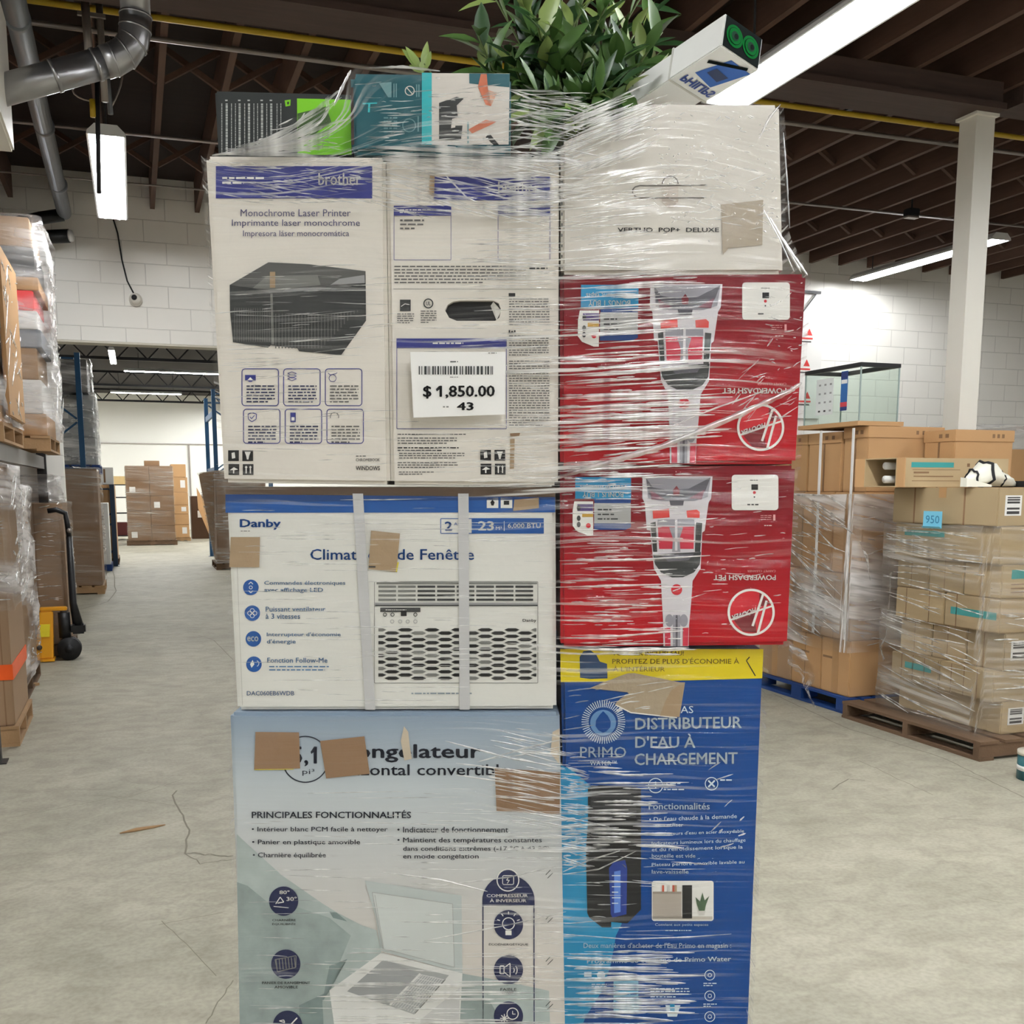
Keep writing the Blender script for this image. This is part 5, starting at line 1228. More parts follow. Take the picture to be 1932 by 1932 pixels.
p.poly('paper_patch', kraft_i, [(76, 302), (238, 302), (234, 468), (68, 468)], 5); p.poly('paper_patch', kraft_i, [(850, 266), (1010, 282), (990, 494), (836, 478)], 6); p.poly('paper_patch', kraft_i, [(1640, 96), (1775, 84), (1776, 142), (1634, 158)], 5)
p.line('paper_patch', M('ink_yellow', (214, 198, 60), .5), [(1000, 440), (990, 494)], 8, 7); p.fine('paper_patch', dk_i, 838, 456, 905, 476, 1, 7)
p.line('front_crease', M('ink_pale_edge', (190, 188, 180), .6), [(105, 320), (140, 1230)], 3, 1)
p.finish(e, {'paper_patch': 'brown paper patches taped over the print', 'strap_tape': 'two upright bands of pale tape', 'blue_band': 'blue printed band'})

# ---- chest freezer carton
def freezer_mat():
    m = M('freezer_sky', (205, 208, 206), 0.55, var=0.03, scale=3)
    nt = m.node_tree; b_ = nt.nodes['Principled BSDF']; tc = nt.nodes.new('ShaderNodeTexCoord'); sp = nt.nodes.new('ShaderNodeSeparateXYZ'); r = nt.nodes.new('ShaderNodeValToRGB')
    mp_ = nt.nodes.new('ShaderNodeMapRange'); mp_.inputs[1].default_value = 0.0; mp_.inputs[2].default_value = 1.0
    nt.links.new(tc.outputs['Object'], sp.inputs[0]); nt.links.new(sp.outputs[2], mp_.inputs[0]); nt.links.new(mp_.outputs[0], r.inputs[0])
    r.color_ramp.elements[0].position = 0.55; r.color_ramp.elements[0].color = lin((214, 208, 200)); r.color_ramp.elements[1].position = 0.99; r.color_ramp.elements[1].color = lin((136, 154, 172))
    x = r.color_ramp.elements.new(0.86); x.color = lin((192, 200, 204))
    nt.links.new(r.outputs[0], b_.inputs['Base Color']); return m
e, p, b, o = stack_box('freezer_box', 'large pale grey-blue chest freezer carton with a mountain print', [(433, 1345), (1056, 1345), (1066, 1932), (455, 1932)], 0.50, freezer_mat(), zbot=0.121)
p.win(420, 1620, 2.972)
mt1 = M('ink_mountain', (150, 163, 160), .55, var=0.34, scale=30); mt2 = M('ink_mountain_pale', (172, 183, 180), .55, var=0.26, scale=22); mt3 = M('ink_mountain_dark', (124, 140, 138), .55, var=0.36, scale=38)
pm_ = 'mountain_picture'
p.poly(pm_, mt2, [(80, -140), (110, -110), (330, 90), (560, 250), (640, 300), (780, 372), (862, 400), (890, 520), (700, 900), (640, 1700), (110, 1700)], 1)
p.poly(pm_, mt1, [(82, 130), (140, 150), (250, 240), (420, 270), (600, 330), (720, 430), (640, 620), (560, 800), (620, 1700), (112, 1700)], 2)
p.poly(pm_, mt3, [(600, 295), (640, 300), (700, 350), (620, 330)], 3); p.poly(pm_, mt3, [(600, 600), (700, 560), (640, 640), (600, 740), (430, 820), (440, 1700), (600, 1700), (560, 800)], 3)
p.poly(pm_, mt2, [(1330, 640), (1600, 690), (1830, 740), (1860, 1700), (1310, 1700)], 1); p.poly(pm_, mt1, [(1330, 760), (1500, 800), (1560, 900), (1860, 960), (1862, 1700), (1312, 1700)], 2)
fp_ = 'product_picture'; wh = M('ink_freezer_white', (226, 226, 222), .5); gl_ = M('ink_lid_grey', (190, 198, 196), .5); sh = M('ink_inner_grey', (170, 172, 170), .5)
p.poly(fp_, gl_, [(798, 120), (1340, 205), (1345, 640), (888, 515), (860, 330)], 4); p.poly(fp_, M('ink_lid_pale', (206, 211, 208), .5), [(840, 185), (1290, 250), (1300, 605), (900, 500)], 5)
p.line(fp_, sh, [(840, 185), (1290, 250), (1300, 605), (900, 500), (840, 185)], 4, 6); p.line(fp_, sh, [(855, 200), (905, 505)], 3, 6)
p.poly(fp_, wh, [(600, 735), (890, 525), (1345, 640), (1330, 930), (1310, 1700), (700, 1700), (650, 1100)], 4)
p.poly(fp_, sh, [(700, 740), (900, 565), (1270, 650), (1075, 870), (910, 812)], 5)
p.poly(fp_, M('ink_inner_dark', (160, 162, 162), .5), [(700, 740), (900, 565), (960, 580), (1100, 640), (940, 812), (905, 812)], 6)
p.poly(fp_, M('ink_basket', (176, 178, 178), .5), [(940, 815), (1110, 640), (1250, 670), (1075, 865)], 6)
for i in range(10): p.line(fp_, wh, [(955 + i * 14, 818 + i * 5), (1120 + i * 13, 645 + i * 3)], 3, 7)
for i in range(8): p.line(fp_, wh, [(1110 - i * 20, 645 + i * 21), (1245 - i * 20, 675 + i * 22)], 3, 7)
p.line(fp_, wh, [(940, 815), (1110, 640)], 12, 8); p.line(fp_, mid_i, [(1250, 672), (1080, 862)], 5, 8)
p.poly(fp_, M('ink_front_shadow', (206, 206, 204), .5), [(1110, 900), (1330, 720), (1310, 1700), (1060, 1700)], 5)
nv = navy_i
for cx_, cy_, l1, l2 in ((344, 235, 'CHARNIÈRE', 'ÉQUILIBRÉE'), (356, 588, 'PANIER DE RANGEMENT', 'AMOVIBLE'), (366, 930, None, None)):
    p.ngon('feature_icon', nv, cx_, cy_, 82, layer=5, n=36)
    if l1:
        wv = 66 if l1.startswith('CH') else 135
        p.text('icon_lettering', dk_i, l1, cx_ + 2 - wv, cy_ + 98, cx_ + 2 + wv, cy_ + 112, 5, 0.015); p.text('icon_lettering', dk_i, l2, cx_ + 2 - 66, cy_ + 121, cx_ + 2 + 66, cy_ + 136, 5, 0.015)
p.text('feature_icon', white_i, '80°', 320, 174, 378, 196, 6, 0.03); p.text('feature_icon', white_i, '30°', 360, 210, 418, 234, 6, 0.03); p.line('feature_icon', white_i, [(288, 264), (372, 272)], 4, 6); p.line('feature_icon', white_i, [(300, 250), (325, 212), (345, 240), (310, 246)], 5, 6)
for i in range(7): p.line('feature_icon', mid_i, [(302 + i * 17, 560 - i * 2), (308 + i * 17, 622 - i * 3)], 5, 6)
p.line('feature_icon', mid_i, [(296, 562), (414, 540), (412, 606), (310, 630), (296, 562)], 5, 6)
p.line('feature_icon', white_i, [(320, 905), (350, 915), (345, 900), (320, 905)], 5, 6); p.line('feature_icon', white_i, [(385, 925), (420, 888)], 7, 6)
cc = 'compressor_column'
dome = [(1456, 262)] + [(1603 - 147 * cos(t), 235 - 145 * sin(t)) for t in [0.15 + (pi - 0.3) * i / 16 for i in range(17)]] + [(1750, 262)]
p.poly(cc, nv, dome, 2); p.line(cc, nv, [(1460, 262), (1462, 1700)], 6, 2); p.line(cc, nv, [(1746, 262), (1748, 1700)], 6, 2)
p.ngon(cc, nv, 1600, 118, 60, layer=3); p.ring(cc, white_i, 1600, 118, 64, 6, 4, 30); p.frame(cc, white_i, 1570, 92, 1632, 142, 8, 4, 5); p.line(cc, white_i, [(1604, 100), (1592, 118), (1608, 118), (1596, 136)], 4, 5)
p.text(cc, white_i, 'COMPRESSEUR', 1480, 196, 1712, 214, 4, 0.03); p.text(cc, white_i, 'À INVERSEUR', 1498, 220, 1704, 242, 4, 0.03)
for cy_, l1 in ((368, 'ÉCOÉNERGÉTIQUE'), (620, 'FAIBLE'), (880, 'REFROIDISSEMENT')):
    p.ngon(cc, nv, 1603, cy_, 82, layer=3, n=36); wv = 110 if len(l1) > 8 else 45
    p.text(cc, dk_i, l1, 1603 - wv, cy_ + 102, 1603 + wv, cy_ + 118, 4, 0.015)
p.text(cc, dk_i, 'BRUIT', 1566, 742, 1634, 754, 4, 0.015)
p.ring(cc, white_i, 1603, 362, 36, 5, 4, 24); p.rect(cc, white_i, 1586, 400, 1620, 426, 4)
for k_ in range(5): t = pi + pi * (k_ + 0.5) / 5; p.line(cc, white_i, [(1603 + 50 * cos(t), 360 + 50 * sin(t)), (1603 + 66 * cos(t), 360 + 66 * sin(t))], 5, 4)
p.frame(cc, white_i, 1556, 598, 1578, 642, 2, 5, 4); p.line(cc, white_i, [(1582, 606), (1612, 584), (1612, 660), (1582, 636)], 5, 4)
for rr in (22, 38): p.ring(cc, white_i, 1616, 622, rr, 5, 4, 12, -0.7, 0.7)
p.ring(cc, white_i, 1626, 866, 34, 5, 4, 24); p.line(cc, white_i, [(1626, 850), (1626, 868), (1642, 868)], 4, 5)
for k_ in range(4): t = k_ * pi / 4; p.line(cc, white_i, [(1580 - 24 * cos(t), 892 - 24 * sin(t)), (1580 + 24 * cos(t), 892 + 24 * sin(t))], 5, 4)
for y in (90, 340, 575, 825): p.line('edge_marks', dk_i, [(1812, y), (1838, y - 28)], 4, 2); p.line('edge_marks', dk_i, [(1822, y + 18), (1852, y - 12)], 4, 2)
p.win(420, 1330, 2.972)
ti = 'title_lettering'; tx_ = M('ink_ink_blue', (34, 39, 54), .5)
p.ring(ti, tx_, 465, 304, 132, 7, 2, 48); p.text(ti, tx_, '5,1', 388, 232, 530, 344, 2, 0.02); p.poly(ti, tx_, [(494, 262), (514, 233), (524, 233), (520, 258), (498, 274)], 2); p.text(ti, tx_, 'pi³', 448, 358, 516, 396, 2, 0.0)
p.text(ti, tx_, 'Congélateur', 630, 218, 1452, 322, 2, 0.025); p.text(ti, tx_, 'horizontal convertible', 590, 332, 1606, 394, 2, 0.012)
p.text('feature_lettering', tx_, 'PRINCIPALES FONCTIONNALITÉS', 164, 588, 1058, 634, 2, 0.02)
for s_, x0, y0, x1, y1 in (('• Intérieur blanc PCM facile à nettoyer', 164, 682, 926, 716), ('• Indicateur de fonctionnement', 980, 682, 1602, 714), ('• Panier en plastique amovible', 166, 754, 772, 788), ('• Maintient des températures constantes', 980, 742, 1790, 778),
                           ('• Charnière équilibrée', 170, 826, 580, 862), ('dans conditions extrêmes (-17 °C à 43 °C)', 1012, 790, 1834, 824), ('en mode congélation', 1012, 834, 1436, 868)):
    p.text('feature_lettering', tx_, s_, x0, y0, x1, y1, 2, 0.012)
p.poly('paper_patch', brown_i, [(186, 150), (430, 152), (436, 354), (178, 362)], 4); p.poly('paper_patch', brown_i, [(548, 200), (796, 174), (826, 384), (582, 410)], 5); p.poly('paper_patch', brown_i, [(1526, 352), (1892, 376), (1890, 612), (1536, 592)], 4)
p.line('paper_patch', M('ink_yellow'), [(180, 361), (400, 358)], 4, 5)
p.poly('torn_print', M('ink_tear', (196, 182, 160), .7), [(1000, 200), (1018, 118), (1042, 150), (1050, 230), (1062, 300), (1020, 310)], 4); p.poly('torn_print', M('ink_tear'), [(1850, 150), (1890, 130), (1888, 330), (1838, 270)], 3)
p.finish(e, {'paper_patch': 'brown paper patches taped over the print', 'mountain_picture': 'grey printed mountain slope'})

# ---- water dispenser carton
pb_c = M('blue_carton_print', (12, 66, 134), 0.5, var=0.06, scale=3, spec=0.2)
e, p, b, o = stack_box('water_dispenser_box', 'tall blue water dispenser carton with a yellow top band, beside the freezer carton', [(1058, 1224), (1441, 1224), (1412, 1932), (1070, 1932)], 0.36, pb_c, D=D0 + 0.035, zbot=0.121)
p.win(1040, 1200, 4.6)
ylw = M('ink_bright_yellow', (222, 202, 18), 0.4); lb = M('ink_aqua', (28, 138, 184), .45); oc_ = M('ink_ochre_text', (112, 96, 30), .5); wb = M('ink_ice', (206, 220, 228), .5)
yb = 'yellow_band'
p.poly(yb, ylw, [(78, 112), (1840, 112), (1830, 366), (1100, 386), (480, 396), (82, 398)], 1)
p.text('band_lettering', oc_, 'VOUCHER INCLUS! EAU!', 530, 130, 1150, 168, 2, 0.02); p.text('band_lettering', oc_, "PROFITEZ DE PLUS D'ÉCONOMIE À", 530, 186, 1630, 240, 2, 0.005); p.text('band_lettering', oc_, "À L'INTÉRIEUR", 535, 256, 985, 306, 2, 0.0)
p.poly('band_lettering', M('ink_bottle_blue', (44, 70, 106), .5), [(250, 360), (246, 180), (280, 130), (340, 122), (390, 160), (420, 220), (484, 240), (488, 366), (340, 372)], 2); p.line('band_lettering', black_i, [(1720, 180), (1692, 212), (1770, 345)], 9, 3)
p.poly('torn_patch', M('torn_kraft', (168, 152, 128), .75, var=0.12, scale=30, bump=0.2), [(330, 452), (450, 400), (660, 322), (720, 320), (1120, 400), (1160, 400), (1112, 700), (690, 660), (550, 590), (600, 540), (672, 500), (660, 486)], 4)
p.poly('torn_patch', kraft_i, [(990, 560), (1040, 470), (1110, 420), (1150, 420), (1112, 700), (940, 690)], 5)
p.line('torn_patch', white_i, [(560, 596), (690, 662), (1090, 706)], 10, 5)
for i in range(54):
    t = 2 * pi * i / 54; p.line('logo_burst', wb, [(452 + 128 * cos(t), 744 + 128 * sin(t)), (452 + 190 * cos(t), 744 + 190 * sin(t))], 7, 2)
p.ngon('logo_burst', M('ink_haze_blue', (96, 138, 184), .5), 450, 752, 112, layer=1, n=36)
p.poly('logo_burst', pb_c, [(450, 650), (490, 690), (516, 740), (512, 790), (480, 824), (448, 836), (410, 818), (384, 780), (388, 730), (418, 684)], 3)
p.text('logo_lettering', wb, 'PRIMO', 250, 960, 650, 1052, 2, 0.005); p.text('logo_lettering', wb, 'WATER™', 335, 1080, 566, 1120, 2, -0.004)
p.text('title_lettering', wb, 'AS', 1122, 606, 1232, 668, 2, 0.0); p.text('title_lettering', wb, 'DISTRIBUTEUR', 728, 710, 1652, 812, 2, 0.018, rise=14); p.text('title_lettering', wb, "D'EAU À", 728, 846, 1250, 970, 2, 0.018); p.text('title_lettering', wb, 'CHARGEMENT', 722, 1018, 1616, 1120, 2, 0.018, rise=12)
p.ring('feature_icon', wb, 905, 1296, 66, 8, 2, 30); p.line('feature_icon', wb, [(905, 1262), (905, 1320)], 10, 2); p.text('feature_lettering', wb, '2', 975, 1270, 1015, 1318, 2, 0.01); p.fine('feature_lettering', wb, 1030, 1264, 1215, 1290, 1, 2); p.fine('feature_lettering', wb, 975, 1318, 1175, 1342, 1, 2)
p.ring('feature_icon', wb, 1390, 1280, 58, 7, 2, 30); p.line('feature_icon', wb, [(1362, 1252), (1418, 1308)], 14, 2); p.line('feature_icon', wb, [(1418, 1252), (1362, 1308)], 14, 2); p.fine('feature_lettering', wb, 1466, 1234, 1668, 1262, 1, 2)
p.text('feature_lettering', wb, 'Fonctionnalités', 845, 1446, 1375, 1504, 2, 0.015)
p.text('feature_lettering', wb, "• De l'eau chaude à la demande", 850, 1570, 1610, 1608, 2, 0.0, rise=30); p.text('feature_lettering', wb, 'sans utiliser', 900, 1620, 1145, 1652, 2, 0.0)
ap = 'aqua_panel'
p.poly(ap, lb, [(84, 1120), (180, 1160), (320, 1280), (440, 1420), (560, 1700), (610, 2100), (610, 2500), (560, 2600), (520, 2840), (440, 3080), (300, 3300), (220, 3500), (92, 3500)], 1)
dp = 'product_picture'
p.win(1040, 1550, 4.6)
p.poly(dp, black_i, [(318, -300), (420, -318), (740, -300), (778, -280), (778, 760), (660, 880), (520, 868), (520, 915), (440, 915), (330, 830), (312, 790), (300, 240), (318, 0)], 3)
p.poly(dp, M('ink_soot', (44, 44, 46), .45), [(340, -280), (740, -280), (740, -60), (560, -40), (345, -60)], 4)
for i in range(5): p.rect(dp, M('ink_soot2', (70, 70, 72), .45), 350, -230 + i * 44, 735, -215 + i * 44, 5)
p.poly(dp, M('ink_royal', (32, 58, 138), .45), [(500, 400), (540, 350), (640, 330), (658, 400), (652, 800), (530, 830), (516, 800)], 4); p.poly(dp, M('ink_glint', (90, 130, 210), .45), [(545, 430), (600, 420), (600, 780), (545, 790)], 5)
for i in range(6): p.rect(dp, wb, 525, 460 + i * 48, 600 - (i % 2) * 20, 468 + i * 48, 6)
p.poly(dp, mid_i, [(610, 360), (650, 400), (655, 410), (640, 380)], 6)
fl = 'feature_lettering'
p.text(fl, wb, "Distributeurs d'eau en acier inoxydable", 872, 92, 1672, 130, 2, 0.0, rise=28); p.text(fl, wb, 'Indicateurs lumineux lors du chauffage', 872, 172, 1685, 212, 2, 0.0, rise=30)
p.text(fl, wb, 'et du refroidissement lorsque la', 872, 226, 1660, 266, 2, 0.0, rise=24); p.text(fl, wb, 'bouteille est vide', 872, 278, 1250, 312, 2, 0.01); p.text(fl, wb, 'Plateau perforé amovible lavable au', 872, 358, 1675, 396, 2, 0.0, rise=26); p.text(fl, wb, 'lave-vaisselle', 872, 416, 1190, 450, 2, 0.01)
rp = 'room_picture'
p.rounded(rp, white_i, 872, 512, 1408, 860, 22, 2); p.rect(rp, M('ink_cabinet', (176, 166, 154), .5), 880, 620, 1128, 838, 3); p.rect(rp, M('ink_counter', (150, 140, 128), .5), 880, 604, 1128, 624, 4); p.rect(rp, M('ink_room_floor', (196, 188, 176), .5), 880, 820, 1398, 848, 3)
p.rect(rp, black_i, 1136, 548, 1220, 836, 5); p.poly(rp, M('ink_leaf', (74, 98, 70), .5), [(1250, 650), (1290, 690), (1310, 610), (1330, 680), (1370, 640), (1340, 720), (1330, 770), (1280, 770), (1260, 710)], 5); p.poly(rp, M('ink_pot', (206, 202, 196), .5), [(1268, 770), (1336, 770), (1326, 808), (1280, 808)], 6)
for x, c_ in ((960, M('ink_bottle_red', (180, 80, 60), .5)), (1010, M('ink_pot')), (1050, M('ink_bottle_red')), (1070, kraft_i)): p.rect(rp, c_, x, 548, x + 18, 604, 5)
p.text(fl, wb, 'Convient aux petits espaces', 900, 880, 1362, 910, 2, 0.01); p.fine(fl, wb, 990, 934, 1295, 952, 1, 2)
p.text(fl, wb, "Deux manières d'acheter de l'Eau Primo en magasin :", 280, 1050, 1560, 1108, 2, 0.008, rise=0); p.text('slogan_lettering', wb, 'Programme de consigne de Primo Water', 310, 1188, 1560, 1242, 2, 0.02, rise=20)
p.fine(fl, wb, 860, 1436, 1200, 1530, 4, 2, 0.4); p.rect('price_boxes', M('ink_pale_aqua', (110, 176, 204), .5), 540, 1370, 755, 1650, 2); p.fine('price_boxes', db_i, 555, 1400, 740, 1620, 6, 3, 0.5); p.rect('price_boxes', wb, 285, 1305, 350, 1345, 2); p.ngon('price_boxes', wb, 432, 1330, 36, layer=2); p.fine('price_boxes', wb, 350, 1400, 480, 1480, 4, 2)
for cy_ in (1330, 1510, 1690):
    p.ring('feature_icon', wb, 1375, cy_, 46, 6, 2, 26); p.ring('feature_icon', wb, 1375, cy_, 18, 5, 2, 16); p.fine(fl, wb, 1320, cy_ + 62, 1435, cy_ + 100, 2, 2)
p.poly('recycle_icon', wb, [(990, 1590), (1120, 1590), (1090, 1690), (1010, 1690)], 2); p.poly('recycle_icon', lb, [(1030, 1580), (1070, 1580), (1070, 1650), (1030, 1650)], 3)
p.finish(e, {'yellow_band': 'bright yellow band round the top', 'torn_patch': 'torn brown paper patch', 'aqua_panel': 'light blue printed curve', 'product_picture': 'black printed picture of a water dispenser'})

# ---- price card stuck on the film
DP = D0 - 0.030
c = [wf(x, y, DP) for x, y in ((774, 664), (954, 664), (953, 782), (780, 788))]
ox, oz = (c[0][0] + c[1][0]) / 2, c[3][1]
pc_e = empty('price_card', st2w(ox, DP, oz), 'white price card with a barcode stuck on the wrapped printer carton', 'price tag', None, -YAW)
p = Zp(DP, (ox, DP, oz)); p.win(380, 480, 2.76)
MB().add([(x - ox, 0.0, z - oz) for x, z in c] + [(x - ox, 0.0012, z - oz) for x, z in c], [(0, 1, 2, 3), (7, 6, 5, 4), (0, 4, 5, 1), (1, 5, 6, 2), (2, 6, 7, 3), (3, 7, 4, 0)], M('card_white', (236, 235, 232), .5, var=0.01)).build('card', pc_e)
R_ = random.Random(4); x = 1132
while x < 1528:
    w_ = R_.choice((4, 6, 9, 12)); p.rect('barcode', dk_i, x, 582, min(x + w_, 1530), 626, 1, 8 * 0); x += w_ + R_.choice((4, 6, 8, 11))
p.fine('barcode', mid_i, 1294, 634, 1368, 644, 1, 1); p.fine('barcode', dk_i, 1296, 552, 1362, 566, 1, 1); p.fine('barcode', mid_i, 1494, 508, 1544, 520, 1, 1)
p.text('price_lettering', black_i, '$ 1,850.00', 1154, 684, 1528, 752, 2, 0.03, rise=2); p.poly('price_lettering', black_i, [(1221, 702), (1238, 685), (1243, 690), (1240, 704), (1226, 714)], 2); p.text('price_lettering', black_i, '43', 1330, 770, 1418, 812, 2, 0.035); p.fine('price_lettering', mid_i, 1258, 786, 1322, 802, 1, 1)
p.finish(pc_e)
# ================================================================ things on top of the stack
# dark box with lines of text and a green half
D1 = D0 + 0.10
blk = M('charcoal_box', (44, 48, 48), 0.45); grn = M('ink_lime', (124, 200, 40), 0.45)
zt = wf(560, 293, D0)[1] + 0.003
e, p, b, o = stack_box('game_box', 'charcoal box with upright columns of small print and a lime green end', [(405, 171), (664, 178), (668, 300), (412, 300)], 0.16, blk, D=D1, zbot=zt, bevel=0.003)
p.win(380, 160, 6.0375)
for i, x in enumerate((230, 278, 340, 385, 425, 490, 532, 595, 637, 680, 742, 785, 858, 902)):
    big = i in (1, 4, 6, 9, 11)
    y = 215
    R_ = random.Random(i)
    while y < 780:
        h_ = R_.uniform(8, 40); p.rect('small_print', M('ink_silver_text', (170, 172, 168), .5), x, y, x + (24 if big else 9), y + h_, 1); y += h_ + 6
    if big: p.rect('small_print', M('ink_silver_text'), x - 6, 172, x + 22, 188, 1)
p.poly('green_panel', grn, [(950, 180), (1018, 170), (1014, 240), (960, 250)], 1); p.poly('green_panel', blk, [(978, 198), (1000, 196), (998, 226), (980, 228)], 2)
p.poly('green_panel', grn, [(1090, 158), (1700, 172), (1712, 800), (1096, 800)], 1)
p.poly('green_panel', M('ink_green_dark', (60, 90, 40), .5), [(1096, 330), (1420, 250), (1480, 420), (1200, 640), (1100, 640)], 2)
p.line('green_panel', blk, [(1066, 120), (1074, 800)], 10, 2)
p.finish(e, {'green_panel': 'lime green printed end'})

# teal tool box
D2 = D0 + 0.002
teal_c = M('teal_carton', (28, 88, 98), 0.42)
e, p, b, o = stack_box('drill_box', 'dark teal box with a cyan stripe and white picture end under the film', [(660, 136), (964, 140), (962, 291), (664, 291)], 0.24, teal_c, D=D2, zbot=zt, bevel=0.008)
p.win(380, 100, 2.76)
cyn = M('ink_cyan', (52, 178, 186), .45); wv_ = M('ink_offwhite', (214, 208, 200), .5); st = M('ink_soft_teal', (110, 150, 154), .5); orr = M('ink_rust', (196, 112, 82), .5)
p.rect('cyan_stripe', cyn, 1148, 104, 1200, 480, 1)
p.poly('picture_panel', wv_, [(1200, 106), (1606, 108), (1600, 478), (1200, 480)], 1)
p.poly('picture_panel', teal_c, [(1395, 108), (1606, 110), (1604, 180), (1395, 160)], 2)
p.poly('picture_panel', orr, [(1455, 112), (1486, 112), (1492, 190), (1510, 280), (1480, 270), (1440, 180)], 3); p.poly('picture_panel', M('ink_skin', (206, 160, 136), .5), [(1480, 190), (1540, 210), (1510, 275), (1490, 250)], 3)
p.poly('picture_panel', orr, [(1390, 400), (1480, 350), (1536, 360), (1500, 380), (1410, 420)], 3)
p.poly('picture_panel', dk_i, [(1238, 262), (1330, 230), (1366, 240), (1330, 275), (1335, 330), (1300, 380), (1360, 380), (1352, 455), (1238, 455)], 3); p.poly('picture_panel', wv_, [(1306, 345), (1326, 340), (1322, 390), (1300, 394)], 4)
p.poly('picture_panel', black_i, [(1500, 420), (1550, 480), (1520, 480), (1480, 440)], 3); p.rect('picture_panel', st, 1385, 360, 1392, 476, 3)
p.poly('icon_print', st, [(925, 158), (990, 152), (990, 232), (972, 232)], 1); p.rect('icon_print', st, 1000, 160, 1006, 232, 1); p.rect('icon_print', st, 1012, 160, 1018, 232, 1)
p.ring('icon_print', wv_, 1085, 198, 26, 5, 1, 20); p.line('icon_print', wv_, [(1068, 180), (1100, 216)], 5, 1); p.rect('icon_print', st, 1118, 165, 1124, 230, 1); p.rect('icon_print', st, 1130, 165, 1136, 230, 1)
p.line('icon_print', cyn, [(840, 265), (915, 262)], 7, 1); p.line('icon_print', cyn, [(875, 265), (872, 310)], 10, 1)
p.fine('icon_print', st, 950, 330, 1020, 420, 5, 1); p.ring('icon_print', st, 1082, 378, 36, 5, 1, 20); p.rect('icon_print', st, 1126, 330, 1132, 410, 1)
p.poly('dark_end', M('ink_umber', (58, 40, 36), .5), [(778, 180), (792, 180), (796, 480), (780, 480)], 1)
p.finish(e, {'cyan_stripe': 'bright cyan stripe', 'picture_panel': 'white printed picture panel'})

# toothbrush carton: tilted, leaning between plant and white carton
DT = 1.92
xk, zk = wf(1360, 86, DT); K = Vector((xk, DT, zk))
vf = (K - Vector((0, 0, H))).normalized(); vr = vf.cross(Vector((0, 0, 1))).normalized(); vu = vr.cross(vf)
A = (vr * 88 + vu * 46 - vf * 80).normalized(); Bv = (vr * 63 - vu * 41 + vf * 45.7).normalized(); Cv = A.cross(Bv).normalized()
if Cv.z < 0: Cv = -Cv
sc_ = (K - Vector((0, 0, H))).length / F * 1.0
la, lb_, lc = 127 * sc_, 88 * sc_, 57 * sc_
tb = empty('toothbrush_box', st2w(K.x, K.y, K.z), 'tilted white box with two green rings on its end, beside the plant', 'box', None, -YAW)
wbx = M('white_gloss_carton', (226, 226, 222), 0.4)
def obox(a0, a1, b0, b1, c0, c1, mat, name, bev=0.0):
    f = lambda a, b, c: A * a + Bv * b + Cv * c
    return MB().add([f(a0, b0, c0), f(a1, b0, c0), f(a1, b1, c0), f(a0, b1, c0), f(a0, b0, c1), f(a1, b0, c1), f(a1, b1, c1), f(a0, b1, c1)],
                    [(3, 2, 1, 0), (4, 5, 6, 7), (0, 1, 5, 4), (1, 2, 6, 5), (2, 3, 7, 6), (3, 0, 4, 7)], mat).build(name, tb, bevel=bev)
obox(-la, 0, 0, lb_, 0, lc, wbx, 'sleeve', 0.002)
obox(-la * 1.95, -la - 0.0005, 0.004, lb_ - 0.004, 0.003, lc - 0.003, wbx, 'inner_tray', 0.002)
def tri(name, pts_mats):
    mb = MB()
    for pts, m in pts_mats: mb.add([A * a + Bv * b + Cv * c for a, b, c in pts], [tuple(range(len(pts)))], m)
    return mb.build(name, tb)
ep = 0.0007
def disc(b0, c0, r, a, n=26): return [(a, b0 + r * cos(2 * pi * i / n), c0 + r * sin(2 * pi * i / n)) for i in range(n)]
gd = M('ink_dark_grey', (16, 22, 21), .85, spec=.05); gg = M('ink_ring_green', (6, 92, 38), .85, spec=.05)
items = [([(ep, .003, .002), (ep, lb_ - .003, .002), (ep, lb_ - .003, lc - .002), (ep, .003, lc - .002)], gd)]
for b0 in (lb_ * 0.29, lb_ * 0.71):
    items += [(disc(b0, lc * .5, lb_ * .21, 2 * ep), gg), (disc(b0, lc * .5, lb_ * .16, 3 * ep), gd), (disc(b0, lc * .5, lb_ * .15, 3.5 * ep), gg), (disc(b0, lc * .5, lb_ * .09, 4 * ep), M('ink_grey_green', (30, 60, 44), .85, spec=.05)), (disc(b0 + .002, lc * .5, lb_ * .05, 5 * ep), gd)]
tri('end_print', items)['label'] = 'dark end with two green rings'
items = [([(-la * .62, lb_ * .20, -ep), (-la * .10, lb_ * .42, -ep), (-la * .12, lb_ * .96, -ep), (-la * .70, lb_ * .72, -ep)], M('ink_photo_blue', (40, 92, 170), .45)),
         ([(-la * .50, lb_ * .35, -2 * ep), (-la * .35, lb_ * .40, -2 * ep), (-la * .38, lb_ * .75, -2 * ep), (-la * .55, lb_ * .68, -2 * ep)], M('ink_night', (24, 44, 84), .45)),
         ([(-la * .36, lb_ * .15, -2 * ep), (-la * .30, lb_ * .12, -2 * ep), (-la * .05, lb_ * .80, -2 * ep), (-la * .10, lb_ * .84, -2 * ep)], gd)]
tri('picture_print', items)
gv, gf = glyphs('PHILIPS', 0.03)
mx_, my_ = max(v[0] for v in gv), max(v[1] for v in gv)
mb = MB().add([A * (-la * 0.80 - la * 0.16 * (v[1] / my_ - 0.5)) + Bv * (lb_ * (0.12 + 0.80 * v[0] / mx_)) - Cv * 2 * ep for v in gv], gf, M('ink_brand_blue', (34, 60, 130), .45))
mb.build('brand_lettering', tb)
obox(-la * 1.0 - .0004, -la * 0.97, -0.0008, lb_ + 0.0008, -0.0008, lc + .0008, M('ink_pale_edge', (190, 188, 180), .6), 'seam')

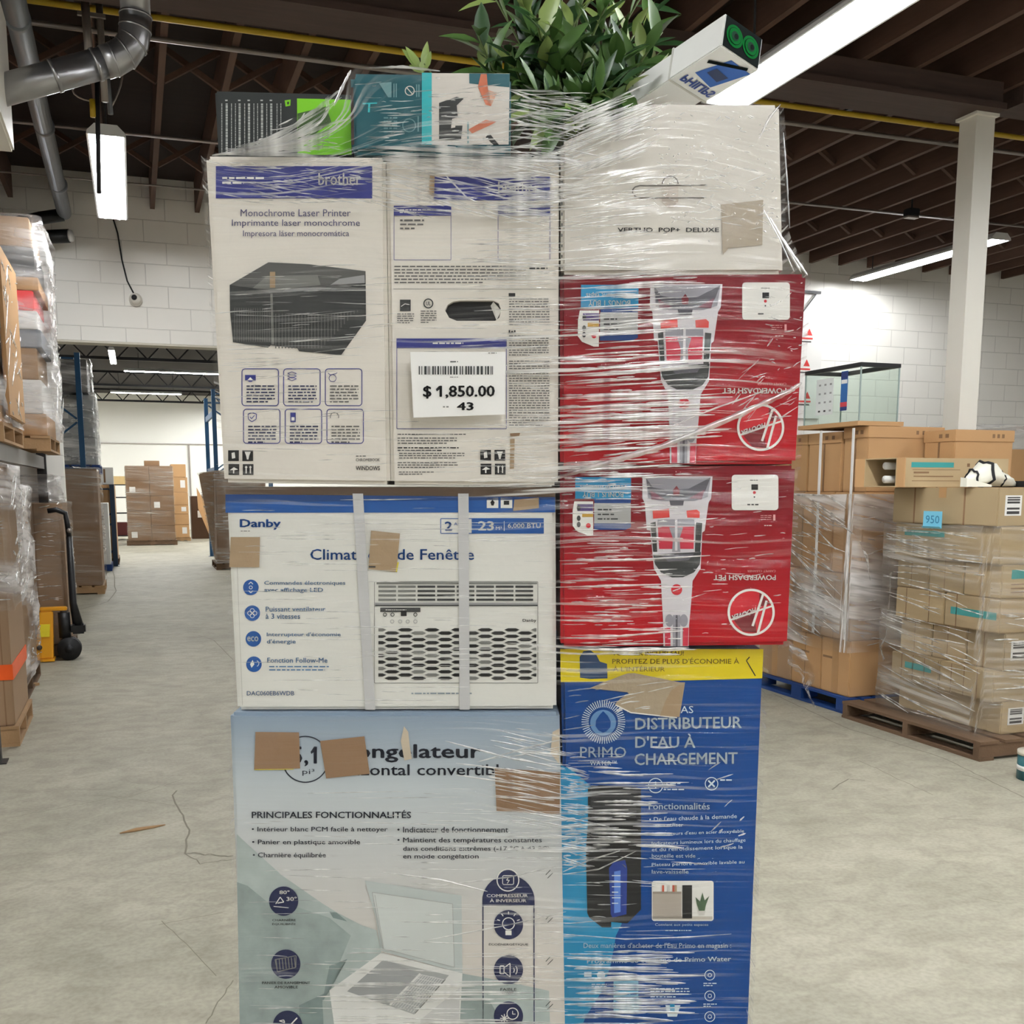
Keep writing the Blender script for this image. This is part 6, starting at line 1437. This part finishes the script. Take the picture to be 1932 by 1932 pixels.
# ---- leafy artificial plant
def leaf_mat(name, c):
    m = M(name, c, 0.38, var=0.25, scale=16, spec=0.5)
    return m
leaf_a, leaf_b, leaf_c = leaf_mat('leaf_dark', (44, 76, 40)), leaf_mat('leaf_mid', (80, 112, 56)), leaf_mat('leaf_light', (138, 158, 88))
stem_m = M('plant_stem', (84, 100, 52), 0.6)
DPl = 2.28
xb, _ = wf(1075, 150, DPl)
zs = zt
pl = empty('leafy_plant', st2w(xb, DPl, zs), 'bushy green artificial plant rising behind the boxes on top of the stack', 'plant', None, -YAW)
MB().tube([(0, 0, 0.0), (0, 0, 0.004), (0, 0, 0.12), (0, 0, 0.13)], [0.06, 0.07, 0.085, 0.088], M('plant_pot', (38, 38, 38), .5), 24).build('pot', pl)
MB().cyl((0, 0, .1301), (0, 0, .134), 0.078, M('pot_soil', (52, 42, 34), .9), 20).build('soil', pl)
R_ = random.Random(7)
stems = MB(); leaves = MB()
def leaf(p_, d, up_, L, w, mat, curl):
    d = d.normalized(); s = d.cross(up_).normalized(); n_ = s.cross(d).normalized()
    pr_ = [(0, 0.06), (0.2, 0.62), (0.45, 1.0), (0.7, 0.78), (0.88, 0.38), (1.0, 0.02)]
    vs = []
    for t, ww in pr_:
        c_ = p_ + d * L * t - n_ * curl * L * t * t
        vs += [c_ - s * w * ww / 2 + n_ * w * 0.18 * ww, c_, c_ + s * w * ww / 2 + n_ * w * 0.18 * ww]
    fs = []
    for i in range(5): fs += [(3 * i, 3 * i + 1, 3 * i + 4, 3 * i + 3), (3 * i + 1, 3 * i + 2, 3 * i + 5, 3 * i + 4)]
    leaves.add(vs, fs, mat, True)
def stem(a, b, bend, n_leaf, L0):
    mid = (a + b) / 2 + bend
    pts = [a * (1 - t) ** 2 + mid * 2 * t * (1 - t) + b * t * t for t in [i / 9 for i in range(10)]]
    stems.tube(pts, [0.0035 - 0.0002 * i for i in range(10)], stem_m, 6)
    for i in range(n_leaf):
        t = 0.30 + 0.70 * (i + R_.random() * .5) / n_leaf; t = min(t, 1.0)
        k_ = min(8, int(t * 9)); f = t * 9 - k_
        q_ = pts[k_] * (1 - f) + pts[min(9, k_ + 1)] * f; d = (pts[min(9, k_ + 1)] - pts[max(0, k_ - 1)]).normalized()
        az = i * 2.4 + R_.uniform(-.5, .5)
        side = (d.cross(Vector((cos(az), sin(az), 0.2)))).normalized()
        dv = (d * R_.uniform(0.35, 1.0) + side * R_.uniform(0.6, 1.1) + Vector((0, -0.25, 0)))
        if dv.length < .1: continue
        L = L0 * R_.uniform(0.75, 1.2) * (1.0 if t < 0.9 else 0.8)
        leaf(q_, dv, Vector((R_.uniform(-.4, .4), -0.7, 0.8)), L, L * R_.uniform(0.28, 0.42), R_.choice((leaf_a, leaf_a, leaf_b, leaf_b, leaf_c if t > .7 else leaf_b)), R_.uniform(-0.1, 0.35))
def rel(px, py, D): x, z = wf(px, py, D); return Vector((x - xb, D - DPl, z - zs))
tips = [(900, 60), (925, -20), (960, 90), (985, -40), (1010, 30), (1030, 110), (1060, -50), (1085, 40), (1110, -30), (1125, 120), (1150, 40), (1175, -50), (1200, 60), (1215, 130), (1235, 20), (1245, 100), (1250, 165), (905, 130), (940, 150), (1000, 160), (1060, 160), (1110, 165), (1170, 150), (1210, 175), (1080, 90), (1140, 80), (1180, 100), (970, 30), (1040, 70), (1225, -30), (925, 165), (1250, 60), (1130, 0), (1000, 100)]
for i, (px, py) in enumerate(tips):
    D = DPl + R_.uniform(-0.16, 0.14)
    b_ = rel(px, py, D)
    a_ = Vector((R_.uniform(-.04, .04), R_.uniform(-.04, .04), 0.134))
    stem(a_, b_, Vector((R_.uniform(-.05, .05), R_.uniform(-.05, .05), 0.02)), 13, 0.086)
for px, py in ((1000, 225), (1040, 235), (1080, 215), (1120, 205), (1160, 195), (1190, 180), (1060, 245), (1140, 225), (985, 200)):
    stem(Vector((R_.uniform(-.03, .03), -0.05, 0.134)), rel(px, py, 2.06 + R_.uniform(-.05, .04)), Vector((0, -0.06, 0.08)), 9, 0.07)
# the small light sprig that leans out above the teal box
a_ = rel(900, 200, DPl - .1)
stem(a_, rel(800, 120, DPl - 0.15), Vector((-0.01, 0, -0.02)), 1, 0.04)
base = rel(797, 138, DPl - 0.15)
for (px, py) in ((762, 92), (806, 80), (812, 98), (774, 122), (800, 112), (768, 88)):
    d = rel(px, py, DPl - 0.15) - base
    leaf(base, d, Vector((0.2, -1, 0.3)), d.length * 1.08, 0.016, leaf_c, 0.1)
stems.build('stems', pl)
lo = leaves.build('foliage', pl)

# ================================================================ film round the whole stack
fm_ = film('stack_film', 3.0, 130.0, 0.95, 0.022, attr=True, lo=0.53, hi=0.63, tint=(246, 245, 242), rough=0.10, bd=0.0022, fold_gloss=0.2)
def interp(tab, y):
    if y <= tab[0][0]: return tab[0][1]
    for (a, va), (b_, vb) in zip(tab, tab[1:]):
        if y <= b_: return va + (vb - va) * (y - a) / (b_ - a)
    return tab[-1][1]
Lt = [(120, 386), (292, 384), (600, 401), (905, 419), (935, 423), (1338, 443), (1345, 430), (1932, 452), (2400, 470)]
Rt = [(120, 1472), (196, 1473), (260, 1479), (440, 1483), (500, 1512), (520, 1526), (877, 1506), (1217, 1490), (1232, 1447), (1932, 1416), (2400, 1400)]
Tt = [(384, 292), (440, 284), (480, 268), (530, 232), (590, 206), (632, 168), (662, 130), (720, 124), (830, 134), (955, 140), (985, 182), (1040, 206), (1120, 212), (1180, 200), (1240, 190), (1473, 195)]
# whiteness of painted glint layers (x, y, radius x, radius y, amount) and glint spots, in the photograph's pixels
GLINT_STREAK = [(1130, 760, 190, 120, 1.5), (1240, 700, 170, 60, 0.9), (1150, 560, 160, 50, 0.9), (1090, 480, 150, 120, 0.9), (1000, 330, 160, 70, 1.1), (880, 300, 120, 40, 0.9), (1140, 300, 200, 110, 0.8), (560, 250, 110, 60, 1.3), (520, 290, 130, 25, 1.2),
       (800, 220, 170, 60, 0.45), (560, 350, 170, 50, 0.55), (1000, 620, 120, 160, 0.45), (1000, 900, 120, 60, 0.6), (1130, 1080, 150, 140, 0.42), (1080, 1200, 110, 40, 0.6), (1100, 900, 120, 40, 0.8), (1300, 1000, 180, 150, 0.18), (1140, 1520, 130, 90, 0.75), (1080, 1580, 60, 130, 0.8), (1180, 1840, 160, 70, 0.9), (1120, 1900, 150, 60, 0.8),
       (980, 1460, 110, 90, 0.5), (600, 1900, 200, 60, 0.5), (1010, 1650, 90, 120, 0.4), (700, 800, 260, 200, 0.18), (600, 560, 120, 50, 0.5), (1120, 1290, 90, 60, 0.3), (760, 1130, 330, 160, 0.12), (1320, 1500, 80, 300, 0.18), (1020, 260, 120, 50, 1.2), (1440, 480, 60, 110, 0.9)]
GLINT_SPOT = [(1400, 290, 110, 110, 0.55), (1300, 310, 120, 60, 0.4), (1440, 720, 70, 110, 0.35), (1490, 480, 40, 90, 0.7), (1440, 150, 60, 40, 0.2), (820, 190, 140, 50, 0.35), (560, 345, 140, 40, 0.3), (1250, 360, 160, 60, 0.25)]
def field(tab, x, y): return sum(a * exp(-((x - cx_) / rx) ** 2 - ((y - cy_) / ry) ** 2) for cx_, cy_, rx, ry, a in tab)
nu, nv = 100, 250
vs, uvs, streak, spots = [], [], [], []
Yend = 2380
for j in range(nv + 1):
    f = j / nv
    for i in range(nu + 1):
        u = i / nu
        xt = 384 + (1473 - 384) * u; yt = interp(Tt, xt)
        y = yt + (Yend - yt) * f
        x = interp(Lt, y) + (interp(Rt, y) - interp(Lt, y)) * u
        D = D0 - 0.014 - 0.004 * noise.noise(Vector((x * 0.006, y * 0.05, 1.3))) - 0.005 * abs(noise.noise(Vector((x * 0.004, y * 0.02, 5.3))))
        xs, z = wf(x, y, D)
        vs.append(Vector((xs, D, z)))
        # folds: sloping up to the shoulder on the white carton, fanning from the right edge lower down, level elsewhere
        w1 = exp(-((x - 1120) / 260) ** 2 - ((y - 270) / 170) ** 2); w2 = exp(-((x - 540) / 180) ** 2 - ((y - 240) / 100) ** 2)
        w3 = exp(-((x - 950) / 160) ** 2 - ((y - 1480) / 140) ** 2); w4 = exp(-((x - 1150) / 260) ** 2 - ((y - 720) / 220) ** 2); w5 = exp(-((x - 760) / 330) ** 2 - ((y - 320) / 60) ** 2)
        px_ = (x - 966) / 1996 * D0
        v = z - px_ * (0.28 * w1 + 0.42 * w2 - 0.22 * w3 + 0.07 * w4 - 0.15 * w5) + 0.01 * noise.noise(Vector((x * .004, y * .004, 0)))
        uvs.append((xs, v)); streak.append(min(1.7, 0.06 + 1.15 * field(GLINT_STREAK, x, y))); spots.append(min(1.0, field(GLINT_SPOT, x, y)))
fs = [(j * (nu + 1) + i, (j + 1) * (nu + 1) + i, (j + 1) * (nu + 1) + i + 1, j * (nu + 1) + i + 1) for j in range(nv) for i in range(nu)]
ST = empty('stretch_wrap', st2w(0, D0 - 0.02, 0.12), 'clear streaky stretch film wound round the tall stack of appliance cartons', 'film', None, -YAW)
so = Vector((0, D0 - 0.02, 0.12))
def film_obj(name, vs, fs, uvs, streak, spots, mat):
    o = MB().add([v - so for v in vs], fs, mat, True).build(name, ST)
    l = o.data.uv_layers.new(name='wrap')
    for lp in o.data.loops: l.data[lp.index].uv = uvs[lp.vertex_index]
    a = o.data.attributes.new('streaks', 'FLOAT', 'POINT'); c = o.data.attributes.new('glint_spots', 'FLOAT', 'POINT')
    for i in range(len(streak)): a.data[i].value = streak[i]; c.data[i].value = spots[i]
    return o
film_obj('front_sheet', vs, fs, uvs, streak, spots, fm_)
# side sheets running back along the cartons
for nm, tab, dx in (('side_sheet', Lt, -1), ('side_sheet', Rt, 1)):
    vs2, uv2, l2, c2 = [], [], [], []
    n2, m2 = 8, 120; y0 = 293 if dx < 0 else 197
    for j in range(m2 + 1):
        y = y0 + (Yend - y0) * j / m2
        for i in range(n2 + 1):
            D = D0 - 0.014 + 0.45 * i / n2
            xs, z = wf(interp(tab, y), y, D0 - 0.014)
            xs += dx * (0.004 + 0.006 * abs(noise.noise(Vector((D * 8, y * .03, dx)))) * (i > 0))
            vs2.append(Vector((xs, D, z))); uv2.append((xs + D, z)); l2.append(0.5); c2.append(0.1)
    fs2 = [(j * (n2 + 1) + i, j * (n2 + 1) + i + 1, (j + 1) * (n2 + 1) + i + 1, (j + 1) * (n2 + 1) + i) for j in range(m2) for i in range(n2)]
    film_obj(nm, vs2, fs2, uv2, l2, c2, fm_)
# drawn-out ropes and creases of gathered film, whitened to paint in its glints
rope_m = film('rope_film', 40.0, 6.0, 0.9, 0.3, lo=0.10, hi=0.40, tint=(248, 247, 244), rough=0.28, bd=0.0008, fold_gloss=0.45)
def rope(mb, pts, w, D=D0 - 0.0255, n=10, seed=0, hgt=0.30):
    R = random.Random(seed + int(pts[0][0] * 3 + pts[0][1])); P_ = []
    for (x0, y0), (x1, y1) in zip(pts, pts[1:]):
        for k_ in range(n): t = k_ / n; P_.append((x0 + (x1 - x0) * t, y0 + (y1 - y0) * t))
    P_.append(pts[-1]); N = len(P_); vs = []; mp = D / F
    for i, (x, y) in enumerate(P_):
        a, b_ = P_[max(0, i - 1)], P_[min(N - 1, i + 1)]
        d = hypot(b_[0] - a[0], b_[1] - a[1]) or 1; nx_, ny_ = -(b_[1] - a[1]) / d, (b_[0] - a[0]) / d
        t = i / (N - 1); ww = w * (0.2 + 0.8 * max(0.0, sin(pi * t)) ** 0.5) * R.uniform(0.65, 1.1) / 2
        for s_, hh in ((-1, 0), (-0.6, 0.75), (0, 1), (0.6, 0.75), (1, 0)):
            dd = -hh * ww * mp * 2 * hgt
            xs, z = wf(x + nx_ * ww * s_, y + ny_ * ww * s_, D + dd); vs.append(Vector((xs, D + dd, z)) - so)
    fs = []
    for i in range(N - 1):
        for k_ in range(4): fs.append((5 * i + k_, 5 * i + k_ + 1, 5 * i + k_ + 6, 5 * i + k_ + 5))
    mb.add(vs, fs, rope_m, True)
ropes = [([(1040, 905), (1100, 886), (1250, 842), (1400, 780), (1490, 738), (1513, 722)], 13), ([(1250, 810), (1350, 770), (1450, 735)], 4),
         ([(1473, 196), (1452, 222), (1432, 262)], 6), ([(1470, 440), (1495, 480), (1524, 520)], 6), ([(1452, 410), (1486, 470), (1512, 514)], 7), ([(1440, 395), (1470, 450), (1498, 512)], 4),
         ([(1478, 250), (1484, 330), (1490, 430)], 4),
         ([(1090, 545), (1240, 533), (1330, 534)], 6), ([(1045, 585), (1150, 578), (1300, 570)], 5), ([(1060, 628), (1180, 612), (1310, 596)], 6), ([(1045, 635), (1160, 626), (1320, 618)], 4), ([(1040, 678), (1120, 668), (1260, 660)], 5),
         ([(1070, 725), (1180, 716), (1240, 714)], 6), ([(1050, 752), (1160, 746), (1300, 742)], 9), ([(1050, 770), (1200, 764), (1290, 762)], 7), ([(1060, 792), (1180, 788), (1330, 778)], 8), ([(1055, 812), (1160, 808), (1270, 806)], 6), ([(1080, 850), (1190, 846), (1280, 842)], 5), ([(1050, 890), (1160, 884), (1250, 878)], 5),
         ([(1055, 1058), (1200, 1056), (1340, 1048)], 5), ([(1045, 1108), (1150, 1106), (1260, 1102)], 5), ([(1060, 1170), (1130, 1172), (1195, 1172)], 4), ([(1050, 1205), (1170, 1200), (1290, 1190)], 5), ([(1090, 1225), (1200, 1228), (1300, 1222)], 7),
         ([(640, 240), (560, 268), (470, 284), (400, 293)], 10), ([(655, 225), (600, 240), (540, 268)], 7), ([(640, 170), (600, 205), (560, 230)], 8), ([(662, 132), (648, 160), (630, 200)], 7), ([(655, 300), (560, 292), (420, 291)], 8), ([(690, 128), (760, 126), (830, 134)], 6),
         ([(960, 170), (1010, 190), (1060, 196)], 5), ([(955, 205), (1020, 214), (1075, 212)], 5), ([(960, 235), (1040, 240), (1110, 228)], 5), ([(900, 310), (1000, 300), (1100, 268), (1230, 225)], 5), ([(940, 345), (1060, 322), (1180, 290)], 5), ([(960, 372), (1050, 362), (1160, 345)], 4), ([(1000, 400), (1100, 392), (1240, 372)], 4), ([(700, 300), (820, 310), (920, 330)], 5), ([(840, 330), (880, 372), (900, 382)], 4),
         ([(1050, 405), (960, 398), (900, 392)], 4), ([(1055, 500), (980, 496), (900, 494)], 5), ([(1060, 470), (980, 462), (880, 460)], 4), ([(1190, 505), (1120, 500), (1045, 503)], 6),
         ([(1060, 1395), (990, 1412), (900, 1438)], 4), ([(1062, 1408), (980, 1425), (920, 1432)], 3), ([(1066, 1450), (960, 1430), (840, 1398)], 4), ([(1066, 1470), (960, 1452), (860, 1440)], 4), ([(1066, 1500), (980, 1480), (860, 1462)], 4), ([(1066, 1525), (1000, 1512), (930, 1500)], 4), ([(1150, 1560), (1080, 1545), (1020, 1550)], 4),
         ([(720, 1645), (830, 1660), (920, 1682)], 4), ([(1068, 1630), (960, 1655), (820, 1672)], 3), ([(1068, 1720), (960, 1745), (800, 1775)], 3), ([(1062, 1645), (1110, 1624), (1170, 1605)], 4), ([(1062, 1650), (1130, 1640), (1200, 1606)], 3),
         ([(1110, 1455), (1180, 1462), (1270, 1460)], 4), ([(1110, 1478), (1190, 1478), (1300, 1476)], 4), ([(1120, 1513), (1180, 1512), (1230, 1514)], 6), ([(1110, 1535), (1200, 1536), (1260, 1534)], 5), ([(1115, 1572), (1200, 1574), (1270, 1572)], 6), ([(1200, 1596), (1250, 1597), (1290, 1600)], 5),
         ([(1060, 1762), (1180, 1772), (1300, 1768), (1380, 1762)], 3), ([(1070, 1808), (1180, 1812), (1270, 1806)], 7), ([(1065, 1822), (1160, 1828), (1270, 1830)], 6), ([(1090, 1875), (1180, 1874), (1250, 1872)], 5), ([(1065, 1895), (1160, 1894), (1260, 1894)], 7), ([(1065, 1915), (1150, 1916), (1270, 1926)], 8), ([(1150, 1846), (1220, 1850), (1265, 1848)], 5)]
mb = MB()
for pts, w_ in ropes: rope(mb, pts, w_)
o = mb.build('film_crease_streak', ST); uvbox(o); o['kind'] = 'stuff'
# short creases, whitened to paint in the film's glints: x0, y0, x1, y1, how many, length, width, slope, spread of slope
DASH = [(1045, 735, 1330, 830, 90, 40, 200, 2, 6.5, -.035, .02), (1055, 815, 1250, 876, 40, 30, 120, 1.5, 4.5, -.08, .05), (1045, 522, 1330, 660, 46, 40, 220, 1.5, 4.5, -.05, .02), (1050, 660, 1300, 735, 26, 30, 160, 1.5, 5, -.04, .02),
        (1052, 890, 1290, 1216, 150, 14, 100, 1.2, 4.2, -.01, .03), (1300, 900, 1480, 1200, 24, 8, 40, 1.2, 2.5, -.05, .1), (1055, 1215, 1300, 1235, 14, 40, 160, 2, 5, 0, .02), (1050, 872, 1300, 905, 24, 30, 160, 2, 5, -.03, .02),
        (1060, 1400, 1270, 1610, 58, 30, 130, 1.5, 5, 0, .03), (1058, 1440, 1108, 1640, 70, 14, 60, 1.5, 4.5, .1, .3), (1062, 1790, 1290, 1935, 60, 40, 190, 1.8, 6, .01, .02), (1060, 1610, 1330, 1790, 24, 20, 110, 1, 2.5, 0, .1), (1060, 1290, 1260, 1390, 24, 14, 70, 1.2, 3.5, -.15, .1), (1330, 1440, 1410, 1620, 8, 10, 40, 1.5, 4, -.8, .6),
        (920, 1370, 1066, 1570, 60, 30, 130, 1.2, 3.6, .16, .12), (460, 1480, 1060, 1935, 110, 30, 220, .8, 2.2, .01, .03), (560, 1850, 1060, 1935, 40, 60, 260, 1.5, 4, 0, .01), (440, 940, 1045, 1330, 80, 30, 200, .8, 2.2, 0, .02),
        (860, 430, 1055, 700, 90, 30, 190, 1.2, 3.6, -.02, .03), (880, 700, 1055, 910, 55, 20, 140, 1.2, 3, 0, .03), (400, 500, 730, 900, 90, 20, 160, .8, 2.2, -.04, .08), (740, 560, 960, 900, 30, 30, 160, .8, 2, 0, .03),
        (690, 298, 1060, 400, 100, 30, 200, 1.5, 4.5, .12, .2), (930, 320, 1060, 420, 40, 40, 150, 2, 5, -.05, .06), (410, 305, 720, 385, 70, 14, 110, 1.2, 3.2, .08, .16),
        (1050, 330, 1230, 515, 62, 30, 170, 1.2, 4.5, -.1, .06), (1035, 225, 1230, 330, 90, 30, 190, 1.5, 5, -.36, .1), (1060, 205, 1200, 260, 30, 30, 110, 2, 5, -.4, .1), (1230, 215, 1468, 455, 150, 3, 15, 1.5, 3.6, -.1, 1.0), (1250, 330, 1470, 440, 30, 10, 60, 1.2, 3, .1, .5), (1380, 690, 1505, 800, 26, 8, 60, 1.2, 2.6, -.7, .8), (1440, 530, 1515, 700, 30, 4, 20, 1.2, 3, -.5, 1.0),
        (668, 145, 960, 285, 70, 8, 80, 1.2, 3.6, -.05, .12), (690, 274, 1050, 312, 60, 40, 240, 1.8, 5.5, .03, .04), (958, 165, 1110, 300, 80, 30, 130, 1.5, 4.5, .12, .2), (1290, 1000, 1480, 1180, 14, 10, 50, 1, 2, -.1, .2)]
RD = random.Random(23)
mb = MB()
for x0, y0, x1, y1, cnt, l0, l1, w0, w1, sl, sp_ in DASH:
    for _ in range(cnt):
        L = l0 + (l1 - l0) * RD.random() ** 1.8; xa = RD.uniform(x0, max(x0 + 1, x1 - L * 0.7)); ya = RD.uniform(y0, y1); s_ = sl + RD.uniform(-sp_, sp_)
        dx = L / sqrt(1 + s_ * s_); xb2 = min(xa + dx, interp(Rt, ya) - 4)
        if xb2 - xa < 2: continue
        if any(x_0 < xa + L * f_ < x_1 and y_0 < ya < y_1 for x_0, x_1, y_0, y_1 in ((836, 952, 562, 612), (1160, 1362, 424, 446), (770, 960, 660, 792), (1195, 1400, 1345, 1450)) for f_ in (.1, .5, .9)) and RD.random() < .85: continue
        rope(mb, [(xa, ya), ((xa + xb2) / 2, ya + s_ * (xb2 - xa) / 2 + RD.uniform(-1, 1)), (xb2, ya + s_ * (xb2 - xa))], RD.uniform(w0, w1), n=4, seed=RD.randint(0, 9999))
for k_ in range(95):          # the tent of film drawn from the shoulder of the printer carton up over the teal box
    t = RD.random(); xa, ya = 392 + 180 * t ** 1.3 + RD.uniform(-6, 6), 293 - 4 * t - RD.uniform(0, 6) * (1 + 5 * t)
    u = RD.random() ** 0.8; xb2, yb2 = 590 + 80 * RD.random(), 0
    yb2 = interp(Tt, xb2) + 6 + (286 - interp(Tt, xb2)) * (0.06 + 0.94 * RD.random())
    f0 = RD.uniform(0, .45); f1 = RD.uniform(f0 + .15, 1)
    q_ = lambda f: (xa + (xb2 - xa) * f, ya + (yb2 - ya) * (f ** 1.7))
    rope(mb, [q_(f0 + (f1 - f0) * i / 5) for i in range(6)], RD.uniform(1.5, 5), n=3, seed=k_)
o = mb.build('film_crease_streak', ST); uvbox(o); o['kind'] = 'stuff'

# creases in the film of the other loads: drawn lines on the sides that face the aisle and the lens
RB = random.Random(77)
def side_creases(label_part, plane, a0, a1, z0, z1, n, slope, spread, l0, l1, r0=0.002, r1=0.005):
    film_o = next(o_ for o_ in bpy.data.objects if o_.get('label') == label_part)
    mb = MB(); ax, val = plane
    for _ in range(n):
        L = l0 + (l1 - l0) * RB.random() ** 1.5; c_ = RB.uniform(a0, a1 - L * 0.6); z = RB.uniform(z0, z1); s_ = slope + RB.uniform(-spread, spread)
        pts = []
        for i in range(5):
            t = i / 4; a = min(c_ + L * t, a1); zz = min(max(z + s_ * L * t + RB.uniform(-.002, .002), z0), z1)
            pts.append(Vector((val, a, zz)) - film_o.location if ax == 'x' else Vector((a, val, zz)) - film_o.location)
        r_ = RB.uniform(r0, r1)
        mb.tube(pts, [r_ * .3, r_ * .9, r_, r_ * .8, r_ * .3], rope_m, 6)
    o_ = uvbox(mb.build('film_crease_streak', film_o)); o_['kind'] = 'stuff'; return o_
side_creases('clear wrap wound round the carton stack on the brown wooden pallet', ('x', 4.402), 4.60, 5.46, 0.13, 1.27, 90, 0.10, 0.14, 0.08, 0.5)
side_creases('clear wrap wound round the carton stack on the brown wooden pallet', ('y', 4.572), 4.44, 5.4, 0.13, 1.27, 60, -0.08, 0.12, 0.08, 0.5)
side_creases('clear wrap round the lower cartons on the blue pallet', ('x', 4.378), 5.80, 6.88, 0.44, 1.45, 100, 0.30, 0.3, 0.08, 0.6, 0.002, 0.006)
side_creases('clear wrap round the lower cartons on the blue pallet', ('y', 5.762), 4.41, 5.14, 0.44, 1.45, 40, 0.05, 0.3, 0.06, 0.3)
side_creases('thick milky film bunched over the top of the orange-banded carton', ('y', 6.655), -1.3, -0.70, 0.85, 1.6, 60, 0.1, 0.5, 0.04, 0.3, 0.002, 0.006)
side_creases('thick milky film bunched over the top of the orange-banded carton', ('x', -0.672), 6.70, 7.48, 0.85, 1.6, 40, 0.1, 0.5, 0.05, 0.3, 0.002, 0.006)
side_creases('clear film round the second carton of the aisle', ('x', -0.755), 7.9, 9.15, 0.2, 1.5, 50, 0.1, 0.4, 0.06, 0.4, 0.002, 0.007)
side_creases('shiny clear film round the carton behind the yellow truck', ('y', 10.092), -1.4, -0.60, 0.5, 1.36, 60, 0.05, 0.2, 0.04, 0.25, 0.002, 0.005)
side_creases('milky film tent round the far upper load, drawn in towards the top', ('x', -0.545), 9.2, 10.2, 1.95, 3.4, 40, 0.2, 0.8, 0.05, 0.4, 0.003, 0.008)
side_creases('thick wrinkled film round the near upper load on the rack', ('x', -0.712), 7.4, 8.5, 1.95, 2.95, 30, 0.2, 0.8, 0.05, 0.4, 0.003, 0.006)
side_creases('shiny film round the grey cartons on the tall blue rack', ('y', 18.50), -1.45, -0.56, 1.9, 2.95, 40, 0.0, 0.2, 0.06, 0.3, 0.004, 0.012)
